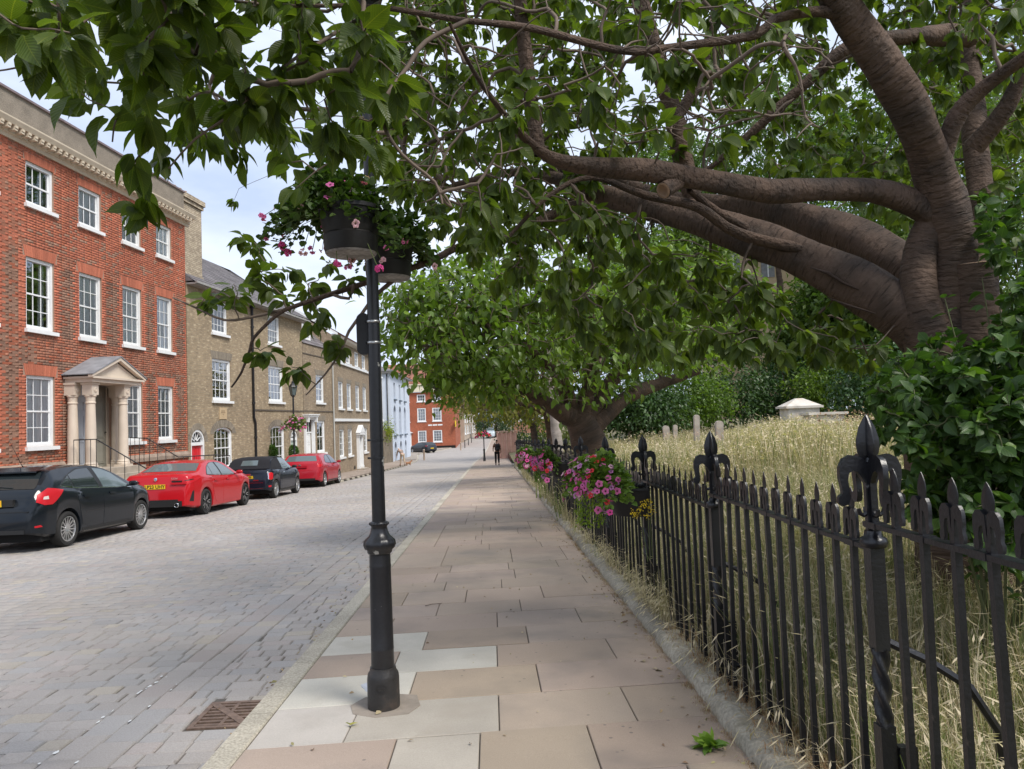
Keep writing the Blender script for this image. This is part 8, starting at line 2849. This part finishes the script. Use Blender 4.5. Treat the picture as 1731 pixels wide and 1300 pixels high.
# ------------------------------------------------------------------ long dry grass
m_grass = M('straw', (1, 1, 1), .75, tint=True, spec=.2, trans=.25)
tuft_col = bpy.data.collections.new('grass_tufts')
STRAW, GREEN, DRY, BROWN = np.array([.56, .475, .345]), np.array([.19, .225, .085]), np.array([.45, .355, .23]), np.array([.34, .20, .11])
def tuft(i, nb, h0, h1, wid, mix, lean=.35, spread=.09, heads=.4):
    V, Fq, T = [], [], []
    for b in range(nb):
        a_ = rng.random() * 6.28
        r_ = rng.random() ** .5 * spread
        base = np.array([r_ * math.cos(a_), r_ * math.sin(a_), -.02])
        h = rng.uniform(h0, h1)
        d = rng.random() * 6.28
        ln = lean * rng.random() ** .8 * h
        side = np.array([-math.sin(d), math.cos(d), 0])
        fw = np.array([math.cos(d), math.sin(d), 0])
        c = mix[rng.choice(len(mix), p=[m_[1] for m_ in mix])][0] * rng.normal(1, .13)
        ks = [0, .4, .75, 1.0]
        k0 = len(V)
        w_ = wid * rng.uniform(.7, 1.3)
        for k in ks:
            p = base + np.array([0, 0, h * (k - .22 * k ** 3 * lean * 2)]) + fw * ln * k ** 2.2
            ww = w_ * (1 - .75 * k)
            V += [p - side * ww, p + side * ww]
            cc = c * (.8 + .25 * k) if True else c
            T += [cc, cc]
        for q in range(3): Fq.append((k0 + 2 * q, k0 + 2 * q + 1, k0 + 2 * q + 3, k0 + 2 * q + 2))
        if rng.random() < heads:
            p = V[-1] * .5 + V[-2] * .5
            k0 = len(V)
            for u_, hh in ((side, .0), (np.cross(side, [0, 0, 1.0]), 0)):
                k0 = len(V)
                L_ = rng.uniform(.05, .09)
                dirv = unit(fw * .5 + np.array([0, 0, .5 - lean]))
                ww = wid * 1.9
                V += [p, p + dirv * L_ * .4 - u_ * ww, p + dirv * L_, p + dirv * L_ * .4 + u_ * ww]
                T += [STRAW * rng.normal(1.1, .1)] * 4
                Fq.append((k0, k0 + 1, k0 + 2, k0 + 3))
    me = np_mesh('tuft', np.array(V), np.array(Fq), np.array(T), None, m_grass)
    o = bpy.data.objects.new('tuft_%02d' % i, me)
    tuft_col.objects.link(o)
NT = 0
for k in range(6): tuft(NT, 16, .35, .75, .0028, [(STRAW, .42), (DRY, .2), (GREEN, .38)]); NT += 1       # 0-5 near, straw
for k in range(4): tuft(NT, 16, .25, .55, .0032, [(GREEN, .6), (STRAW, .3), (DRY, .1)], .3); NT += 1      # 6-9 near, green
for k in range(5): tuft(NT, 16, .40, .80, .0075, [(STRAW, .56), (DRY, .22), (GREEN, .22)], .35, .28, .7); NT += 1   # 10-14 far straw
for k in range(3): tuft(NT, 16, .30, .60, .0085, [(GREEN, .55), (STRAW, .45)], .3, .28, .3); NT += 1      # 15-17 far green
for k in range(4): tuft(NT, 18, .05, .20, .0022, [(BROWN, .6), (DRY, .4)], 1.3, .10, .1); NT += 1         # 18-21 brown thatch
for k in range(3): tuft(NT, 12, .22, .50, .0026, [(STRAW, .7), (DRY, .3)], .75, .07, .8); NT += 1         # 22-24 leaning seed heads

def scatter(name, P, idx, scl, parent=None):
    n = len(P)
    me = bpy.data.meshes.new(name)
    me.vertices.add(n)
    me.vertices.foreach_set('co', np.asarray(P, np.float32).ravel())
    a = me.attributes.new('idx', 'INT', 'POINT')
    a.data.foreach_set('value', np.asarray(idx, np.int32))
    a = me.attributes.new('scl', 'FLOAT', 'POINT')
    a.data.foreach_set('value', np.asarray(scl, np.float32))
    a = me.attributes.new('rot', 'FLOAT_VECTOR', 'POINT')
    rv = np.stack([rng.normal(0, .08, n), rng.normal(0, .08, n), rng.random(n) * 6.28], 1)
    a.data.foreach_set('vector', rv.astype(np.float32).ravel())
    o = link(name, me, parent)
    o['kind'] = 'stuff'
    g = bpy.data.node_groups.get('scatter_tufts')
    if g is None:
        g = bpy.data.node_groups.new('scatter_tufts', 'GeometryNodeTree')
        g.interface.new_socket('Geometry', in_out='INPUT', socket_type='NodeSocketGeometry')
        g.interface.new_socket('Geometry', in_out='OUTPUT', socket_type='NodeSocketGeometry')
        gi, go = g.nodes.new('NodeGroupInput'), g.nodes.new('NodeGroupOutput')
        ip = g.nodes.new('GeometryNodeInstanceOnPoints')
        ci = g.nodes.new('GeometryNodeCollectionInfo')
        ci.inputs[0].default_value = tuft_col
        ci.inputs[1].default_value = True
        ci.inputs[2].default_value = True
        ip.inputs['Pick Instance'].default_value = True
        def attr(nm, ty):
            q_ = g.nodes.new('GeometryNodeInputNamedAttribute')
            q_.data_type = ty
            q_.inputs[0].default_value = nm
            return [s_ for s_ in q_.outputs if s_.enabled and s_.name == 'Attribute'][0]
        g.links.new(gi.outputs[0], ip.inputs['Points'])
        g.links.new(ci.outputs[0], ip.inputs['Instance'])
        g.links.new(attr('idx', 'INT'), ip.inputs['Instance Index'])
        e2r = g.nodes.new('FunctionNodeEulerToRotation')
        g.links.new(attr('rot', 'FLOAT_VECTOR'), e2r.inputs[0])
        g.links.new(e2r.outputs[0], ip.inputs['Rotation'])
        g.links.new(attr('scl', 'FLOAT'), ip.inputs['Scale'])
        g.links.new(ip.outputs[0], go.inputs[0])
    md = o.modifiers.new('scatter', 'NODES')
    md.node_group = g
    return o
def yard_pts(n, Y0, Y1, d0, d1, pw=1.0):
    Y = Y0 + (Y1 - Y0) * rng.random(n) ** pw
    X = fence_x(Y) + d0 + (d1 - d0) * rng.random(n)
    k = (X / np.maximum(Y, .1) < .95) & (Y > .3)
    X, Y = X[k], Y[k]
    return np.stack([X, Y, yard_z(X, Y)], 1)
Pn = np.concatenate([yard_pts(3000, .8, 6.5, .12, 3.4), yard_pts(1100, 1.2, 5.0, .12, 2.0), yard_pts(4600, 6.0, 13.0, .12, 7)])
patchy = np.sin(Pn[:, 0] * 1.1 + 1) + np.sin(Pn[:, 1] * .8) + rng.normal(0, .7, len(Pn))
idn = np.where((patchy > .35) | (rng.random(len(Pn)) < .2), rng.integers(6, 10, len(Pn)), rng.integers(0, 6, len(Pn)))
idn = np.where(rng.random(len(Pn)) < .10, rng.integers(22, 25, len(Pn)), idn)
Pf = np.concatenate([yard_pts(5000, 12, 24, .1, 16), yard_pts(6500, 22, 46, .1, 26)])
patchy = np.sin(Pf[:, 0] * .5 + 1) + np.sin(Pf[:, 1] * .4) + rng.normal(0, .7, len(Pf))
idf = np.where((patchy > .45) | (rng.random(len(Pf)) < .1), rng.integers(15, 18, len(Pf)), rng.integers(10, 15, len(Pf)))
scatter('dry_grass', np.concatenate([Pn, Pf]), np.concatenate([idn, idf]), np.concatenate([(.85 + .28 * np.sin(Pn[:, 0] * 2.3 + Pn[:, 1] * 1.1) * np.sin(Pn[:, 1] * 1.9)) * rng.uniform(.6, 1.25, len(Pn)), (.92 + .25 * np.sin(Pf[:, 0] * 1.1 + Pf[:, 1] * .5) * np.sin(Pf[:, 1] * .9)) * rng.uniform(.7, 1.45, len(Pf))]))
# grass and thatch along the plinth, thickest by the planters
Y = np.concatenate([rng.uniform(2.4, 6.5, 420), rng.uniform(5.5, 9.0, 210), rng.uniform(8, 34, 560)])
off_ = np.where(Y < 5.5, rng.uniform(.10, .34, len(Y)), np.where(Y < 9, rng.uniform(.12, .34, len(Y)), rng.uniform(.04, .34, len(Y))))
Pp = np.stack([plinth_x(Y) + off_, Y, zs(Y) + np.where(off_ > .02, .07, .0)], 1)
idp = np.where(Y < 5.6, rng.integers(18, 22, len(Y)), np.where(rng.random(len(Y)) < .45, rng.integers(22, 25, len(Y)), np.where(rng.random(len(Y)) < .5, rng.integers(18, 22, len(Y)), rng.integers(0, 10, len(Y)))))
sp_ = np.where(idp < 10, rng.uniform(.35, .65, len(Y)), rng.uniform(.5, .95, len(Y)))
Yl = rng.uniform(2.6, 6.5, 34)
Pl = np.stack([plinth_x(Yl) + rng.uniform(.16, .32, 34), Yl, zs(Yl) + .06], 1)
Ye = rng.uniform(2.4, 12, 260)               # dry bits in the joint at the foot of the stone
Pe = np.stack([plinth_x(Ye) - rng.uniform(.0, .03, 260), Ye, zs(Ye) + .004], 1)
scatter('verge_grass', np.concatenate([Pp, Pl, Pe]), np.concatenate([idp, rng.integers(22, 25, 34), rng.integers(18, 22, 260)]), np.concatenate([sp_, rng.uniform(.8, 1.2, 34), rng.uniform(.18, .45, 260)]))
# weeds
wd = thing('weed', 'small green weed growing in the joint between pavement and stone plinth', 'weed', tuple(at(1203, 1268, 3.62) * np.array([1, 1, 0]) + np.array([0, 0, float(zs(3.62)) + .005])))
d = unit(rng.normal(0, 1, (34, 3)) * np.array([1, 1, .45]) + np.array([-.5, 0, .5]))
leaf_cloud('foliage', d * .012, d, rng.uniform(.05, .10, 34), leaf_tints(34, (1.6, 1.7, 1.1), .2, .2), 'mid', m_pet_leaf, wd)
lf = thing('fallen_leaf', 'yellowish fallen leaf caught in the crack beside the grey slabs', 'leaf', (*at(590, 1222, 4.06)[:2], float(zs(4.06)) + .012))
leaf_cloud('blade', np.array([[0, 0, 0], [.01, .01, .0]]), unit(np.array([[.6, .5, .1], [-.6, .3, .1]])), [.055, .04], np.array([[.35, .33, .06], [.3, .3, .08]]), 'mid', m_flower, lf, stuff=False)
tg = thing('fallen_twig', 'short bent twig lying on the flagstones', 'twig', (*at(732, 1023, 7.0)[:2], float(zs(7.0)) + .012))
MB().tube([(-.07, -.03, 0), (-.01, .01, .004), (.03, .015, .004), (.08, .05, .0)], [.004, .004, .003, .002], 5).tube([(.03, .015, .004), (.075, .0, .004)], .002, 4).build('stick', m_twig, tg)
# crumbs of dead leaf, straw and grit on the flags and along the gutter
n = 620
t_ = rng.uniform(2.6, 17, n)
wd_ = plinth_x(t_) - kerb_x(t_)
u = rng.random(n)
s_ = np.where(u < .55, wd_ - np.abs(rng.normal(0, .13, n)), np.where(u < .75, rng.uniform(.2, 2.5, n), -np.abs(rng.normal(.02, .10, n)) - .02))
P = np.stack([kerb_x(t_) + s_, t_ + .0315 * s_, zs(t_) + .006 - np.where(s_ < 0, RZ, 0)], 1)
D = unit(np.stack([rng.normal(0, 1, n), rng.normal(0, 1, n), rng.normal(0, .06, n)], 1))
tc_ = np.array([[.34, .24, .13], [.44, .36, .22], [.20, .13, .08], [.30, .27, .12]])[rng.integers(0, 4, n)] * rng.uniform(.7, 1.2, (n, 1))
leaf_cloud('leaf_litter', P, D, rng.uniform(.012, .04, n) * np.where(rng.random(n) < .1, 1.7, 1), tc_, 'small', MATS['dead_leaf'], None, roll=rng.normal(0, .12, n))
# white paint flecks left in the channel joint
mb = MB()
for k in range(34):
    t0 = rng.uniform(3.2, 5.6)
    s0 = rng.choice([.76, .95, .95]) + rng.normal(0, .012)
    x, y = float(kerb_x(t0)) - s0, t0 - .0315 * s0
    z = float(zs(y)) - RZ + .0015
    q = rng.uniform(.004, .016)
    mb.add([(x + q * rng.uniform(.4, 1) * math.cos(a_), y + q * rng.uniform(.6, 2.2) * math.sin(a_), z) for a_ in np.linspace(0, 6.28, 7)[:-1]], [tuple(range(6))])
tag(mb.build('paint_flecks', M('white_flecks', (.72, .72, .70), .7), road, fix=False), kind='stuff')
